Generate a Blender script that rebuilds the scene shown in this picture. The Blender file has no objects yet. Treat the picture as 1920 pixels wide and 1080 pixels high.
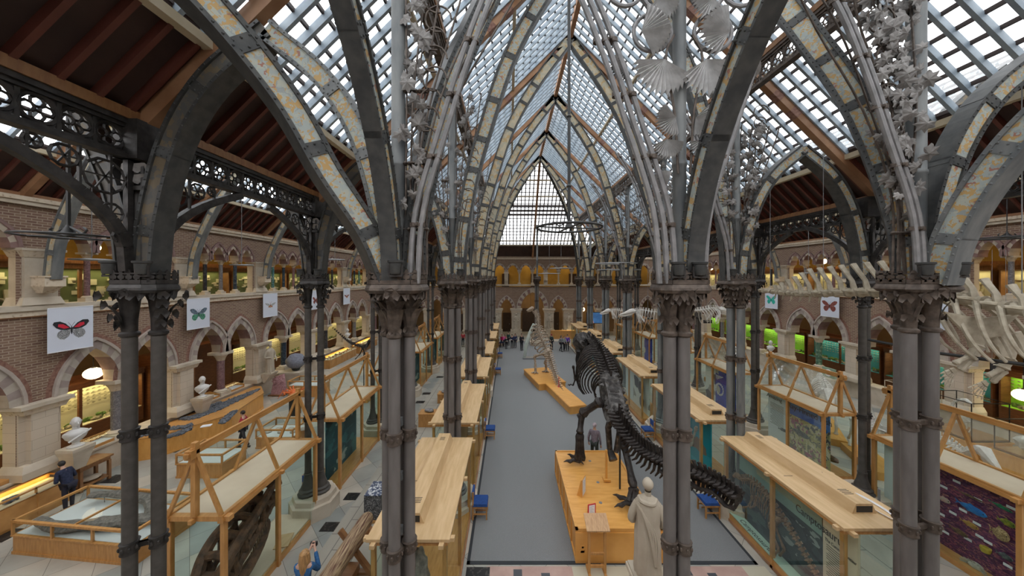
EXPO = -0.1
import bpy, math, random
from mathutils import Vector as V, Matrix
PI = math.pi
R = random.Random(7)
COL = bpy.context.scene.collection
F, VX, VY, H = 600.0, 956.0, 520.0, 7.5          # focal length in pixels, vanishing point, eye height
def P(x, y, d): return V(((x-VX)*d/F, d, H-(y-VY)*d/F))
def sin(a): return math.sin(a)
def cos(a): return math.cos(a)
def lerp(a, b, t): return a+(b-a)*t
ORD = ['first', 'second', 'third', 'fourth', 'fifth', 'sixth', 'seventh', 'eighth', 'ninth', 'tenth']

# ---------------------------------------------------------------- materials
MATS = {}
def nodes(name):
    m = bpy.data.materials.new(name); m.use_nodes = True
    nt = m.node_tree; b = nt.nodes['Principled BSDF']
    return m, nt, b
def mat(name, c, c2=None, sc=3.0, rough=.6, metal=0., bump=0., stretch=None, detail=4, thr=None, emit=0, spec=None):
    if name in MATS: return MATS[name]
    m, nt, b = nodes(name); N = nt.nodes; L = nt.links
    b.inputs['Roughness'].default_value = rough; b.inputs['Metallic'].default_value = metal
    if spec is not None: b.inputs['Specular IOR Level'].default_value = spec
    b.inputs['Base Color'].default_value = (*c, 1)
    if c2 or bump:
        tc = N.new('ShaderNodeTexCoord'); mp = N.new('ShaderNodeMapping'); nz = N.new('ShaderNodeTexNoise')
        mp.inputs['Scale'].default_value = stretch or (1, 1, 1)
        nz.inputs['Scale'].default_value = sc; nz.inputs['Detail'].default_value = detail
        L.new(tc.outputs['Object'], mp.inputs[0]); L.new(mp.outputs[0], nz.inputs['Vector'])
        if c2:
            cr = N.new('ShaderNodeValToRGB'); lo, hi = thr or (.35, .65)
            cr.color_ramp.elements[0].position = lo; cr.color_ramp.elements[1].position = hi
            cr.color_ramp.elements[0].color = (*c, 1); cr.color_ramp.elements[1].color = (*c2, 1)
            L.new(nz.outputs[0], cr.inputs[0]); L.new(cr.outputs[0], b.inputs['Base Color'])
            if emit: L.new(cr.outputs[0], b.inputs['Emission Color'])
        if bump:
            bp = N.new('ShaderNodeBump'); bp.inputs['Strength'].default_value = bump; bp.inputs['Distance'].default_value = .03
            L.new(nz.outputs[0], bp.inputs['Height']); L.new(bp.outputs[0], b.inputs['Normal'])
    if emit:
        b.inputs['Emission Strength'].default_value = emit
        if not c2: b.inputs['Emission Color'].default_value = (*c, 1)
    MATS[name] = m; return m
def mat_brick(name, axes, c1, c2, mortar, w=.24, h=.085, mw=.012, bias=0., rough=.85):
    """brick / panel pattern; axes = which object axes run along and up"""
    m, nt, b = nodes(name); N = nt.nodes; L = nt.links
    tc = N.new('ShaderNodeTexCoord'); sp = N.new('ShaderNodeSeparateXYZ'); cb = N.new('ShaderNodeCombineXYZ')
    L.new(tc.outputs['Object'], sp.inputs[0]); L.new(sp.outputs[axes[0]], cb.inputs[0]); L.new(sp.outputs[axes[1]], cb.inputs[1])
    br = N.new('ShaderNodeTexBrick'); br.inputs['Scale'].default_value = 1
    br.inputs['Brick Width'].default_value = w; br.inputs['Row Height'].default_value = h
    br.inputs['Mortar Size'].default_value = mw; br.inputs['Bias'].default_value = bias
    nz = N.new('ShaderNodeTexNoise'); nz.inputs['Scale'].default_value = .9; nz.inputs['Detail'].default_value = 6
    L.new(tc.outputs['Object'], nz.inputs['Vector'])
    mx = N.new('ShaderNodeMix'); mx.data_type = 'RGBA'; mx.inputs[6].default_value = (*c1, 1)
    mx.inputs[7].default_value = (*[v*1.35 for v in c1], 1)
    L.new(nz.outputs[0], mx.inputs[0]); L.new(mx.outputs[2], br.inputs['Color1'])
    br.inputs['Color2'].default_value = (*c2, 1); br.inputs['Mortar'].default_value = (*mortar, 1)
    L.new(cb.outputs[0], br.inputs['Vector']); L.new(br.outputs[0], b.inputs['Base Color'])
    b.inputs['Roughness'].default_value = rough
    MATS[name] = m; return m
def mat_vor(name, cols, sc=6, rough=.6, stretch=(1, 1, 1), warp=.3, emit=0, feature='F1', smooth=False):
    """warped cell pattern with a colour ramp over random cell values: painted ornament, murals, specimens"""
    m, nt, b = nodes(name); N = nt.nodes; L = nt.links
    tc = N.new('ShaderNodeTexCoord'); mp = N.new('ShaderNodeMapping'); mp.inputs['Scale'].default_value = stretch
    nz = N.new('ShaderNodeTexNoise'); nz.inputs['Scale'].default_value = sc*.6; nz.inputs['Detail'].default_value = 3
    ad = N.new('ShaderNodeVectorMath'); ad.operation = 'MULTIPLY_ADD'; ad.inputs[1].default_value = (warp,)*3
    L.new(tc.outputs['Object'], mp.inputs[0]); L.new(mp.outputs[0], nz.inputs['Vector'])
    L.new(nz.outputs['Color'], ad.inputs[0]); L.new(mp.outputs[0], ad.inputs[2])
    vo = N.new('ShaderNodeTexVoronoi'); vo.feature = feature; vo.inputs['Scale'].default_value = sc
    L.new(ad.outputs[0], vo.inputs['Vector'])
    cr = N.new('ShaderNodeValToRGB'); cr.color_ramp.interpolation = 'LINEAR' if smooth else 'CONSTANT'
    e = cr.color_ramp.elements
    while len(e) < len(cols): e.new(.5)
    for i, (p, c) in enumerate(cols): e[i].position = p; e[i].color = (*c, 1)
    if feature == 'F1' and not smooth:
        sp = N.new('ShaderNodeSeparateColor'); L.new(vo.outputs['Color'], sp.inputs[0]); L.new(sp.outputs[0], cr.inputs[0])
    else: L.new(vo.outputs['Distance'], cr.inputs[0])
    L.new(cr.outputs[0], b.inputs['Base Color']); b.inputs['Roughness'].default_value = rough
    if emit: L.new(cr.outputs[0], b.inputs['Emission Color']); b.inputs['Emission Strength'].default_value = emit
    MATS[name] = m; return m
def mat_glass(name, tint=(.95, .98, .965), refl=.0):
    m = bpy.data.materials.new(name); m.use_nodes = True; nt = m.node_tree; N = nt.nodes; L = nt.links
    N.clear(); out = N.new('ShaderNodeOutputMaterial'); t = N.new('ShaderNodeBsdfTransparent'); g = N.new('ShaderNodeBsdfGlossy')
    t.inputs[0].default_value = (*tint, 1); g.inputs['Roughness'].default_value = .03
    lw = N.new('ShaderNodeLayerWeight'); lw.inputs[0].default_value = .25
    ad = N.new('ShaderNodeMath'); ad.operation = 'MULTIPLY_ADD'; ad.inputs[1].default_value = .22; ad.inputs[2].default_value = refl
    ad.use_clamp = True; mx = N.new('ShaderNodeMixShader')
    L.new(lw.outputs['Fresnel'], ad.inputs[0]); L.new(ad.outputs[0], mx.inputs[0])
    L.new(t.outputs[0], mx.inputs[1]); L.new(g.outputs[0], mx.inputs[2]); L.new(mx.outputs[0], out.inputs[0])
    MATS[name] = m; return m

IRON = mat('painted_iron_grey', (.04, .042, .043), (.07, .07, .066), 6, .5, .1, .1)
IRONB = mat('painted_iron_bluegrey', (.12, .13, .135), (.20, .205, .20), 5, .55, .1, .15, (1, 1, .3))
SHAFT = mat('painted_shaft', (.125, .112, .105), (.165, .15, .142), 7, .55, .1, .05, (1, 1, .25))
SHAFTD = mat('painted_shaft_dark', (.062, .056, .05), (.085, .077, .07), 7, .55, .1, .05)
BRONZE = mat('brown_cast_iron', (.06, .045, .036), (.13, .10, .08), 9, .55, .3, .3)
BLACKI = mat('dark_cast_iron', (.022, .02, .019), (.05, .045, .042), 8, .5, .3, .3)
LEAFM = mat('grey_wrought_leaf', (.17, .155, .145), (.30, .285, .27), 8, .6, .2, .1)
FANM = mat('palm_leaf_iron_painted_lit', (.42, .41, .40), (.56, .55, .54), 8, .6, .1)  # fan leaves: light from the hall below painted in as a lighter base colour
PIPEM = mat('grey_painted_pipe', (.17, .165, .165), (.25, .24, .24), 5, .5, .1)
OCHRE = mat_vor('painted_ochre_ornament', [(0, (.36, .40, .38)), (.34, (.42, .43, .36)), (.55, (.48, .31, .12)), (.84, (.30, .33, .32)), (.97, (.33, .15, .11))], 19, .6, (1, 1, 1), .22)
OCHREC = mat_vor('painted_cream_ornament', [(0, (.46, .42, .31)), (.4, (.54, .46, .32)), (.66, (.50, .35, .17)), (.88, (.37, .37, .31))], 8, .6, (1, 1, 1), .25)
OCHRED = mat_vor('painted_dark_ornament', [(0, (.11, .10, .085)), (.45, (.15, .115, .07)), (.8, (.09, .09, .085))], 9, .6, (1, 1, 1), .25)
STONE = mat('pale_limestone', (.47, .40, .31), (.58, .51, .41), 2.2, .8, 0, .08)
STONEC = mat_vor('carved_limestone', [(0, (.16, .11, .07)), (.12, (.42, .33, .23)), (.35, (.60, .50, .38)), (1, (.66, .57, .45))], 9, .8, (1, 1, 1), .2, smooth=True)
PURP = mat('purple_sandstone', (.20, .125, .115), (.27, .17, .155), 4, .85)
CREAMS = mat('cream_voussoir', (.43, .36, .28), (.50, .43, .35), 4, .85)
VPALE = mat('pale_grey_voussoir', (.38, .33, .28), (.46, .41, .35), 3, .85); VPINK = mat('pinkish_grey_voussoir', (.27, .215, .195), (.34, .28, .255), 3, .85)
HOOD = mat('grey_hood_stone', (.38, .32, .28), (.46, .40, .35), 3, .85)
REDBR = mat('red_brick_ring', (.19, .09, .065), (.29, .16, .12), 14, .85, 0, .2)
BRICKS = mat_brick('wall_brick_side', (1, 2), (.15, .083, .06), (.25, .16, .11), (.36, .28, .21))
BRICKF = mat_brick('wall_brick_far', (0, 2), (.15, .083, .06), (.25, .16, .11), (.36, .28, .21))
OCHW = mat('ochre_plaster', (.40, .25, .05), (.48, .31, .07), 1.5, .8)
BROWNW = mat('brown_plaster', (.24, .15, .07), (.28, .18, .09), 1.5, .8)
OAK = mat('light_oak', (.44, .21, .06), (.56, .29, .095), 3, .4, 0, 0, (6, 1, 1))
OAKP = mat('pale_plywood', (.50, .335, .165), (.60, .42, .23), 2.5, .5, 0, 0, (5, .6, 1))
OAKR = mat('honey_oak_plinth', (.62, .30, .065), (.72, .37, .10), 2, .4, 0, 0, (1, 5, 1))
DKWD = mat('dark_mahogany', (.11, .04, .015), (.17, .065, .025), 4, .4, 0, 0, (1, 1, 5))
MIDWD = mat('brown_oak', (.22, .10, .04), (.30, .15, .06), 4, .45, 0, 0, (1, 4, 1))
CREAMB = mat('cream_board', (.55, .45, .33), (.62, .52, .39), 1.2, .6)
GLASS = mat_glass('case_glass')
ROOFG = mat_glass('roof_glass', (.93, .95, .96), .02)
GREENG = mat_glass('greenish_case_glass', (.88, .955, .925), .0)
BONE = mat('pale_bone', (.36, .31, .23), (.50, .45, .35), 7, .7, 0, .2)
BONEW = mat('white_bone', (.60, .58, .54), (.72, .70, .66), 7, .6)
BONEB = mat('brown_bone', (.26, .19, .13), (.50, .42, .33), 12, .7, 0, .3)
BONED = mat('black_cast_bone', (.012, .009, .008), (.05, .042, .038), 9, .5, 0, .5, spec=.3)
BONEG = mat('grey_cast_bone', (.03, .026, .024), (.16, .15, .14), 6, .5, 0, .8, thr=(.45, .75), spec=.3)
FOSS = mat('slate_fossil', (.05, .058, .07), (.15, .165, .19), 16, .6, 0, 1.)
MARB = mat('white_marble', (.60, .59, .57), (.70, .69, .67), 2, .4)
STAT = mat('cream_statue_stone', (.42, .36, .28), (.49, .43, .34), 2.5, .7, 0, .05)
BLUEC = mat('blue_seat_cloth', (.01, .05, .20), (.015, .07, .26), 20, .85)
WHITE = mat('white_card', (.80, .81, .84), rough=.7)
BANW = mat('banner_cloth', (.66, .70, .80), rough=.8)
BLK = mat('black_paint', (.012, .012, .013), rough=.4)
GRYM = mat('grey_metal', (.30, .31, .32), rough=.4, metal=.6)
RAFT = mat('bluegrey_rafter', (.25, .31, .37), (.36, .42, .47), 3, .6, 0, 0, (1, .3, 1))
BARD = mat('dark_glazing_bar', (.055, .035, .03), rough=.6)
TIMB = mat('orange_timber', (.27, .13, .06), (.39, .21, .11), 2, .6)
CRMT = mat('cream_timber', (.52, .44, .30), (.60, .52, .38), 3, .6)
BOARDM = mat('dark_roof_board', (.035, .018, .015), (.055, .028, .022), 2, .7, 0, 0, (1, .5, 1))
REDR = mat('red_brown_rafter', (.10, .028, .018), (.14, .04, .027), 2, .6)
def mat_lamp(name, c, s):
    m, nt, b = nodes(name); b.inputs['Emission Color'].default_value = (*c, 1); b.inputs['Emission Strength'].default_value = s
    b.inputs['Base Color'].default_value = (*c, 1); MATS[name] = m; return m
LAMP = mat_lamp('warm_lamp_globe', (1, .74, .40), 9)

# ---------------------------------------------------------------- mesh builder
class M:
    def __init__(s, o=(0, 0, 0)): s.v = []; s.f = []; s.m = []; s.o = V(o)
    def quad(s, a, b, c, d, mi=0):
        n = len(s.v); s.v += [tuple(a), tuple(b), tuple(c), tuple(d)]; s.f.append((n, n+1, n+2, n+3)); s.m.append(mi); return s
    def poly(s, pts, mi=0):
        n = len(s.v); s.v += [tuple(p) for p in pts]; s.f.append(tuple(range(n, n+len(pts)))); s.m.append(mi); return s
    def hexa(s, p, mi=0):
        n = len(s.v); s.v += [tuple(q) for q in p]
        for f in ((0, 3, 2, 1), (4, 5, 6, 7), (0, 1, 5, 4), (1, 2, 6, 5), (2, 3, 7, 6), (3, 0, 4, 7)):
            s.f.append(tuple(n+i for i in f)); s.m.append(mi)
        return s
    def box(s, c, d, mi=0, rz=0):
        x, y, z = d[0]/2, d[1]/2, d[2]/2; ca, sa = cos(rz), sin(rz); p = []
        for k in (-z, z):
            for i, j in ((-x, -y), (x, -y), (x, y), (-x, y)):
                p.append((c[0]+i*ca-j*sa, c[1]+i*sa+j*ca, c[2]+k))
        return s.hexa(p, mi)
    def bb(s, x0, x1, y0, y1, z0, z1, mi=0):
        return s.hexa([(x0, y0, z0), (x1, y0, z0), (x1, y1, z0), (x0, y1, z0), (x0, y0, z1), (x1, y0, z1), (x1, y1, z1), (x0, y1, z1)], mi)
    def beam(s, a, b, w, h, up=(0, 0, 1), mi=0):
        a = V(a); b = V(b); t = (b-a).normalized(); u = V(up); sd = t.cross(u)
        if sd.length < 1e-4: sd = t.cross(V((1, 0, 0)))
        sd.normalize(); u = sd.cross(t); sd = sd*(w/2); u = u*(h/2)
        return s.hexa([a-sd-u, a+sd-u, b+sd-u, b-sd-u, a-sd+u, a+sd+u, b+sd+u, b-sd+u], mi)
    def tube(s, pts, r, n=8, mi=0, cap=True, closed=False, flat=1.):
        pts = [V(p) for p in pts]; k = len(pts); rs = r if isinstance(r, (list, tuple)) else [r]*k
        base = len(s.v); nrm = None
        for i, p in enumerate(pts):
            a = pts[i-1] if (i > 0 or closed) else pts[0]; b = pts[(i+1) % k] if (i < k-1 or closed) else pts[-1]
            t = (b-a); t = t.normalized() if t.length > 1e-9 else V((0, 0, 1))
            if nrm is None:
                nrm = t.cross(V((0, 0, 1)) if abs(t.z) < .9 else V((1, 0, 0))).normalized()
            nrm = (nrm-t*nrm.dot(t)); nrm = nrm.normalized() if nrm.length > 1e-6 else t.orthogonal().normalized()
            bn = t.cross(nrm)
            for j in range(n):
                q = 2*PI*j/n; s.v.append(tuple(p+nrm*(cos(q)*rs[i])+bn*(sin(q)*rs[i]*flat)))
        for i in range(k if closed else k-1):
            i2 = (i+1) % k
            for j in range(n):
                j2 = (j+1) % n; s.f.append((base+i*n+j, base+i*n+j2, base+i2*n+j2, base+i2*n+j)); s.m.append(mi)
        if cap and not closed:
            s.f.append(tuple(base+j for j in reversed(range(n)))); s.m.append(mi)
            s.f.append(tuple(base+(k-1)*n+j for j in range(n))); s.m.append(mi)
        return s
    def lathe(s, c, prof, n=12, mi=0, sx=1, sy=1, lob=0, la=0, ph=0):
        base = len(s.v); k = len(prof)
        for r, z in prof:
            for j in range(n):
                q = 2*PI*j/n+ph; rr = r*(1+la*cos(lob*q))
                s.v.append((c[0]+rr*cos(q)*sx, c[1]+rr*sin(q)*sy, c[2]+z))
        for i in range(k-1):
            for j in range(n):
                j2 = (j+1) % n; s.f.append((base+i*n+j, base+i*n+j2, base+(i+1)*n+j2, base+(i+1)*n+j)); s.m.append(mi)
        s.f.append(tuple(base+j for j in reversed(range(n)))); s.m.append(mi)
        s.f.append(tuple(base+(k-1)*n+j for j in range(n))); s.m.append(mi)
        return s
    def blob(s, c, r, n=8, k=6, mi=0, noise=0., rnd=None, rot=None):
        r = (r, r, r) if isinstance(r, (int, float)) else r; base = len(s.v); rnd = rnd or R
        for i in range(k+1):
            a = PI*i/k
            for j in range(n):
                q = 2*PI*j/n; w = 1+(rnd.uniform(-noise, noise) if 0 < i < k else 0)
                p = V((sin(a)*cos(q)*r[0]*w, sin(a)*sin(q)*r[1]*w, cos(a)*r[2]*w))
                if rot: p = rot @ p
                s.v.append(tuple(p+V(c)))
        for i in range(k):
            for j in range(n):
                j2 = (j+1) % n; s.f.append((base+i*n+j, base+(i+1)*n+j, base+(i+1)*n+j2, base+i*n+j2)); s.m.append(mi)
        return s
    def prism(s, pts, ext, mi=0):
        """closed outline (3-D points) extruded by vector ext"""
        e = V(ext); n = len(pts); b = len(s.v); s.v += [tuple(V(p)) for p in pts]+[tuple(V(p)+e) for p in pts]
        s.f.append(tuple(b+i for i in reversed(range(n)))); s.m.append(mi); s.f.append(tuple(b+n+i for i in range(n))); s.m.append(mi)
        for i in range(n):
            j = (i+1) % n; s.f.append((b+i, b+j, b+n+j, b+n+i)); s.m.append(mi)
        return s
    def build(s, name, mats, parent=None, smooth=True, **props):
        me = bpy.data.meshes.new(name)
        o = s.o; me.from_pydata([(x-o.x, y-o.y, z-o.z) for x, y, z in s.v], [], s.f)
        mats = mats if isinstance(mats, (list, tuple)) else [mats]
        for m in mats: me.materials.append(m)
        if len(mats) > 1: me.polygons.foreach_set('material_index', s.m)
        if smooth: me.shade_smooth(); me.set_sharp_from_angle(angle=.7)
        me.update(); ob = bpy.data.objects.new(name, me); COL.objects.link(ob)
        if parent: ob.parent = parent
        else: ob.location = s.o
        for k, v in props.items(): ob[k] = v
        return ob
def thing(name, label, cat, loc=(0, 0, 0), rz=0, group=None, kind=None):
    o = bpy.data.objects.new(name, None); COL.objects.link(o); o.empty_display_size = .1
    o.location = loc; o.rotation_euler = (0, 0, rz)
    if kind: o['kind'] = kind
    if label: o['label'] = label; 
    if cat: o['category'] = cat
    if group: o['group'] = group
    return o
def tag(o, label, cat, group=None):
    o['label'] = label; o['category'] = cat
    if group: o['group'] = group
    return o
KIDS = {}
def kids(o):
    return [c for c in COL.objects if c.parent == o]
def copy_tree(o, loc, rz=None, label=None, group=None, ks=None, scale=None):
    c = o.copy(); COL.objects.link(c); c.location = loc
    if rz is not None: c.rotation_euler = (0, 0, rz)
    if label: c['label'] = label
    if group: c['group'] = group
    if scale: c.scale = scale
    ks = ks if ks is not None else [(k, kids(k)) for k in kids(o)]
    for k, gs in ks:
        d = k.copy(); COL.objects.link(d); d.parent = c
        for g in gs: e = g.copy(); COL.objects.link(e); e.parent = d
    return c
def curve(pts, n):
    """Catmull-Rom through points, n samples per span"""
    pts = [V(p) for p in pts]; q = [pts[0]*2-pts[1]]+pts+[pts[-1]*2-pts[-2]]; out = []
    for i in range(1, len(q)-2):
        for k in range(n):
            t = k/n; a, b, c, d = q[i-1:i+3]
            out.append(.5*((2*b)+(c-a)*t+(2*a-5*b+4*c-d)*t*t+(3*b-a-3*c+d)*t**3))
    out.append(pts[-1]); return out
def text(s, name, parent, mt, size, loc, rot, ext=.003, align='LEFT', squash=1):
    cu = bpy.data.curves.new(name, 'FONT'); cu.body = s; cu.size = size; cu.extrude = ext; cu.align_x = align
    cu.materials.append(mt); cu.resolution_u = 3
    tmp = bpy.data.objects.new('tmp_text', cu); COL.objects.link(tmp); bpy.context.view_layer.update()
    me = bpy.data.meshes.new_from_object(tmp.evaluated_get(bpy.context.evaluated_depsgraph_get())); bpy.data.objects.remove(tmp)
    o = bpy.data.objects.new(name, me); COL.objects.link(o); o.parent = parent; o.location = loc; o.rotation_euler = rot
    o.scale = (squash, 1, 1); return o
FACEL = (PI/2, 0, -PI/2)    # text on a face that looks towards -X
FACER = (PI/2, 0, PI/2)     # text on a face that looks towards +X
FACEC = (PI/2, 0, 0)        # text on a face that looks towards the camera (-Y)

# ---------------------------------------------------------------- camera, world, view
sc = bpy.context.scene
cam = bpy.data.cameras.new('camera'); cam.sensor_width = 36; cam.lens = F/1920*36
cam.shift_x = 4/1920; cam.shift_y = -20/1920; cam.clip_start = .05; cam.clip_end = 300
co = bpy.data.objects.new('camera', cam); COL.objects.link(co); co.location = (0, 0, H); co.rotation_euler = (PI/2, 0, 0)
sc.camera = co
w = bpy.data.worlds.new('overcast_sky'); sc.world = w; w.use_nodes = True
bg = w.node_tree.nodes['Background']; bg.inputs[0].default_value = (.98, .985, 1.0, 1); bg.inputs[1].default_value = 4.2
sc.view_settings.view_transform = 'Standard'; sc.view_settings.look = 'None'
sc.view_settings.exposure = EXPO; sc.view_settings.gamma = 1
sc.cycles.max_bounces = 7; sc.cycles.diffuse_bounces = 4; sc.cycles.glossy_bounces = 2; sc.cycles.transparent_max_bounces = 24
sc.cycles.caustics_reflective = False; sc.cycles.caustics_refractive = False; sc.cycles.sample_clamp_indirect = 6
sc.cycles.use_adaptive_sampling = True; sc.cycles.adaptive_threshold = .02

# ---------------------------------------------------------------- the plan of the court
XC = 2.9
YP = [5.4, 10.35, 15.4, 20.4, 25.4, 30.5, 35.5]
XNL = [-1.88, -1.86, -1.87, -1.87, -1.87, -1.87, -1.87]
XNR = [7.4, 7.31, 7.4, 7.5, 7.6, 7.65, 7.65]
YNR = [5.83]+YP[1:]
XAL = [-6.2, -6.31, -6.4, -6.35, -6.3, -6.3, -6.3]
XAR = [12.1, 11.5, 11.83, 12.0, 12.1, 12.1, 12.1]
YW = [0.9, 5.6, 10.6, 15.25, 19.9, 25.0, 30.1, 35.2, 40.2]
XW = 15.6            # left wall face at -XW, right wall face at 2*XC+XW
YF = 41.0            # far wall face
def mx(x): return 2*XC-x      # mirror about the nave axis
ROWN = ['nearest the camera', 'second back', 'third back', 'fourth back', 'fifth back', 'sixth back', 'farthest back']
# ================================================================ floor
def floor():
    m, nt, b = nodes('flagstone_floor'); N = nt.nodes; L = nt.links
    tc = N.new('ShaderNodeTexCoord'); mp = N.new('ShaderNodeMapping'); mp.inputs['Rotation'].default_value = (0, 0, .785)
    mp.inputs['Scale'].default_value = (1.15, 1.15, 1.15)
    ck = N.new('ShaderNodeTexBrick'); ck.offset = 0; ck.inputs['Scale'].default_value = 1
    ck.inputs['Brick Width'].default_value = 1; ck.inputs['Row Height'].default_value = 1; ck.inputs['Mortar Size'].default_value = .006
    ck.inputs['Color1'].default_value = (.66, .60, .50, 1); ck.inputs['Color2'].default_value = (.38, .41, .39, 1)
    ck.inputs['Mortar'].default_value = (.16, .15, .13, 1)
    nz = N.new('ShaderNodeTexNoise'); nz.inputs['Scale'].default_value = 1.3; nz.inputs['Detail'].default_value = 5
    mx_ = N.new('ShaderNodeMix'); mx_.data_type = 'RGBA'; mx_.blend_type = 'MULTIPLY'; mx_.inputs[0].default_value = .5
    L.new(tc.outputs['Object'], mp.inputs[0]); L.new(mp.outputs[0], ck.inputs['Vector']); L.new(tc.outputs['Object'], nz.inputs['Vector'])
    L.new(ck.outputs[0], mx_.inputs[6]); L.new(nz.outputs[0], mx_.inputs[7]); L.new(mx_.outputs[2], b.inputs['Base Color'])
    b.inputs['Roughness'].default_value = .45
    M().bb(-21, 27, -2, 46, -.3, 0).build('floor', m, None, False, kind='structure')
    g = mat('plain_flagstone', (.40, .37, .31), (.46, .43, .37), 1.5, .5)
    b2 = mat_brick('flagstone_band', (1, 0), (.34, .32, .27), (.40, .37, .31), (.18, .17, .15), 1.1, .7, .012)
    M().bb(-5.2, -2.75, 3, 38, 0, .004).build('trim_1', b2, None, False, kind='structure')
    M().bb(8.25, 10.8, 3, 38, 0, .004).build('trim_2', b2, None, False, kind='structure')
    # carpet
    cg = mat('grey_carpet', (.14, .148, .15), (.27, .275, .28), 90, .95, 0, .3, detail=2)
    cb = mat('dark_carpet_border', (.035, .04, .045), rough=.95)
    t = thing('carpet', 'long grey speckled carpet with a dark edge running down the nave', 'carpet', (XC, 20, 0))
    M((XC, 20, 0)).bb(-1.05, 6.4, 8.45, 37.5, 0, .012).build('pile', cg, t, False)
    m = M((XC, 20, 0))
    for q in ((-1.13, 6.48, 8.35, 8.45), (-1.13, -1.05, 8.35, 37.5), (6.4, 6.48, 8.35, 37.5)): m.bb(q[0], q[1], q[2], q[3], 0, .013)
    m.build('edging', cb, t, False)
    # pink tiles with dark insets in front of the carpet
    pk = mat('pink_floor_tile', (.42, .27, .23), (.50, .34, .29), 3, .5); dk = mat('dark_floor_inset', (.06, .065, .075), rough=.5)
    cr = mat('cream_floor_band', (.52, .49, .38), rough=.5)
    m = M().bb(-.6, 1.6, 4, 8.3, 0, .006).bb(4.1, 6.0, 4, 8.3, 0, .006).bb(6.0, 6.6, 4, 8.3, 0, .006, 2).bb(1.6, 4.1, 4, 8.3, 0, .003, 2)
    for x, y in ((.2, 8.1), (.9, 8.0), (4.5, 8.15), (5.1, 8.0), (4.7, 7.7), (.6, 7.8)): m.box((x, y, .006), (.22, .22, .006), 1)
    m.build('trim_3', [pk, dk, cr], None, False, kind='structure')
    # floor gratings
    dkm = mat_vor('pierced_iron_grating', [(0, (.01, .01, .01)), (.5, (.06, .055, .05)), (.75, (.01, .01, .012))], 22, .4, warp=.05)
    sp = [(660, 931, .44, .36, 'black floor grating beside the speckled granite block'), (618, 988, .44, .36, 'black floor grating by the timber trestle of the log'),
          (800, 738, .5, .35, 'black floor grating in front of the low oak box with a flat stone'), (788, 754, .5, .35, 'black floor grating level with the second gabled case on the left'),
          (217, 898, .6, .5, 'black floor grating beside the dark wooden side table'), (6, 1004, .7, .5, 'black floor grating at the left corner of the low jaw case'),
          (896, 1074, .6, .3, 'black floor grating before the near left corner of the carpet'), (825, 707, .5, .35, 'farthest black floor grating in the left side aisle'),
          (520, 742, .5, .35, 'black floor grating near the pink rock slab'), (323, 845, .6, .3, 'black floor grating under the edge of the fossil reptile plinth')]
    for x, y, w_, d, lb in sp:
        Y = F*H/(y-VY); X = (x-VX)*Y/F; o = (X, Y, 0)
        tag(M(o).bb(X-w_/2, X+w_/2, Y-d/2, Y+d/2, 0, .012).build('floor_grating', dkm, None, False), lb, 'grating', 'iron floor gratings')
floor()

# ================================================================ brick and stone walls with pointed arcades
def arc_pts(hw, rise, n):
    """right half of a pointed arch: from (hw,0) up to (0,rise)"""
    Rr = (hw*hw+rise*rise)/(2*hw); cx = hw-Rr; a1 = math.atan2(rise, -cx); out = []
    for i in range(n+1):
        a = a1*i/n; out.append((cx+Rr*cos(a), Rr*sin(a)))
    return out
def arcade(m, T, u0, u1, zb, zs, rise, ztop, hw, depth, seg=9, ring=.24, stripe=(1, 2), hood=3, red=None, proud=.05, front=None):
    """one arched opening centred in [u0,u1]; T(u,d,z)->world, d = out of wall (towards the court)"""
    uc = (u0+u1)/2; pr = arc_pts(hw, rise, seg); po = arc_pts(hw+ring, rise+ring*1.15, seg); ph_ = arc_pts(hw+ring+.09, rise+ring*1.15+.1, seg)
    pb = arc_pts(hw+ring+.24, rise+ring*1.15+.27, seg)
    for sgn in (1, -1):
        g = lambda q, d: T(uc+sgn*q[0], d, zs+q[1])
        for i in range(seg):
            a, b = pr[i], pr[i+1]; c, d_ = po[i], po[i+1]; k = stripe[i % 2]
            m.quad(g(a, proud), g(b, proud), g(d_, proud), g(c, proud), k if front is None else front[i % 2])
            m.quad(g(a, proud), g(b, proud), g(b, -depth), g(a, -depth), stripe[(i+1) % 2] if i % 3 else k)
            h1, h2 = ph_[i], ph_[i+1]
            m.quad(g(c, proud+.05), g(d_, proud+.05), g(h2, proud+.05), g(h1, proud+.05), hood)
            m.quad(g(c, proud+.05), g(d_, proud+.05), g(d_, proud), g(c, proud), hood)
            m.quad(g(h1, proud+.05), g(h2, proud+.05), g(h2, 0), g(h1, 0), hood)
            if red is not None:
                b1, b2 = pb[i], pb[i+1]
                m.quad(g(h1, .004), g(h2, .004), g(b2, .004), g(b1, .004), red)
            # wall above
            m.quad(T(uc+sgn*a[0], 0, zs+a[1]), T(uc+sgn*b[0], 0, zs+b[1]), T(uc+sgn*b[0], 0, ztop), T(uc+sgn*a[0], 0, ztop), 0)
        e = u1 if sgn > 0 else u0
        m.quad(T(uc+sgn*hw, 0, zs), T(e, 0, zs), T(e, 0, ztop), T(uc+sgn*hw, 0, ztop), 0)
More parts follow.
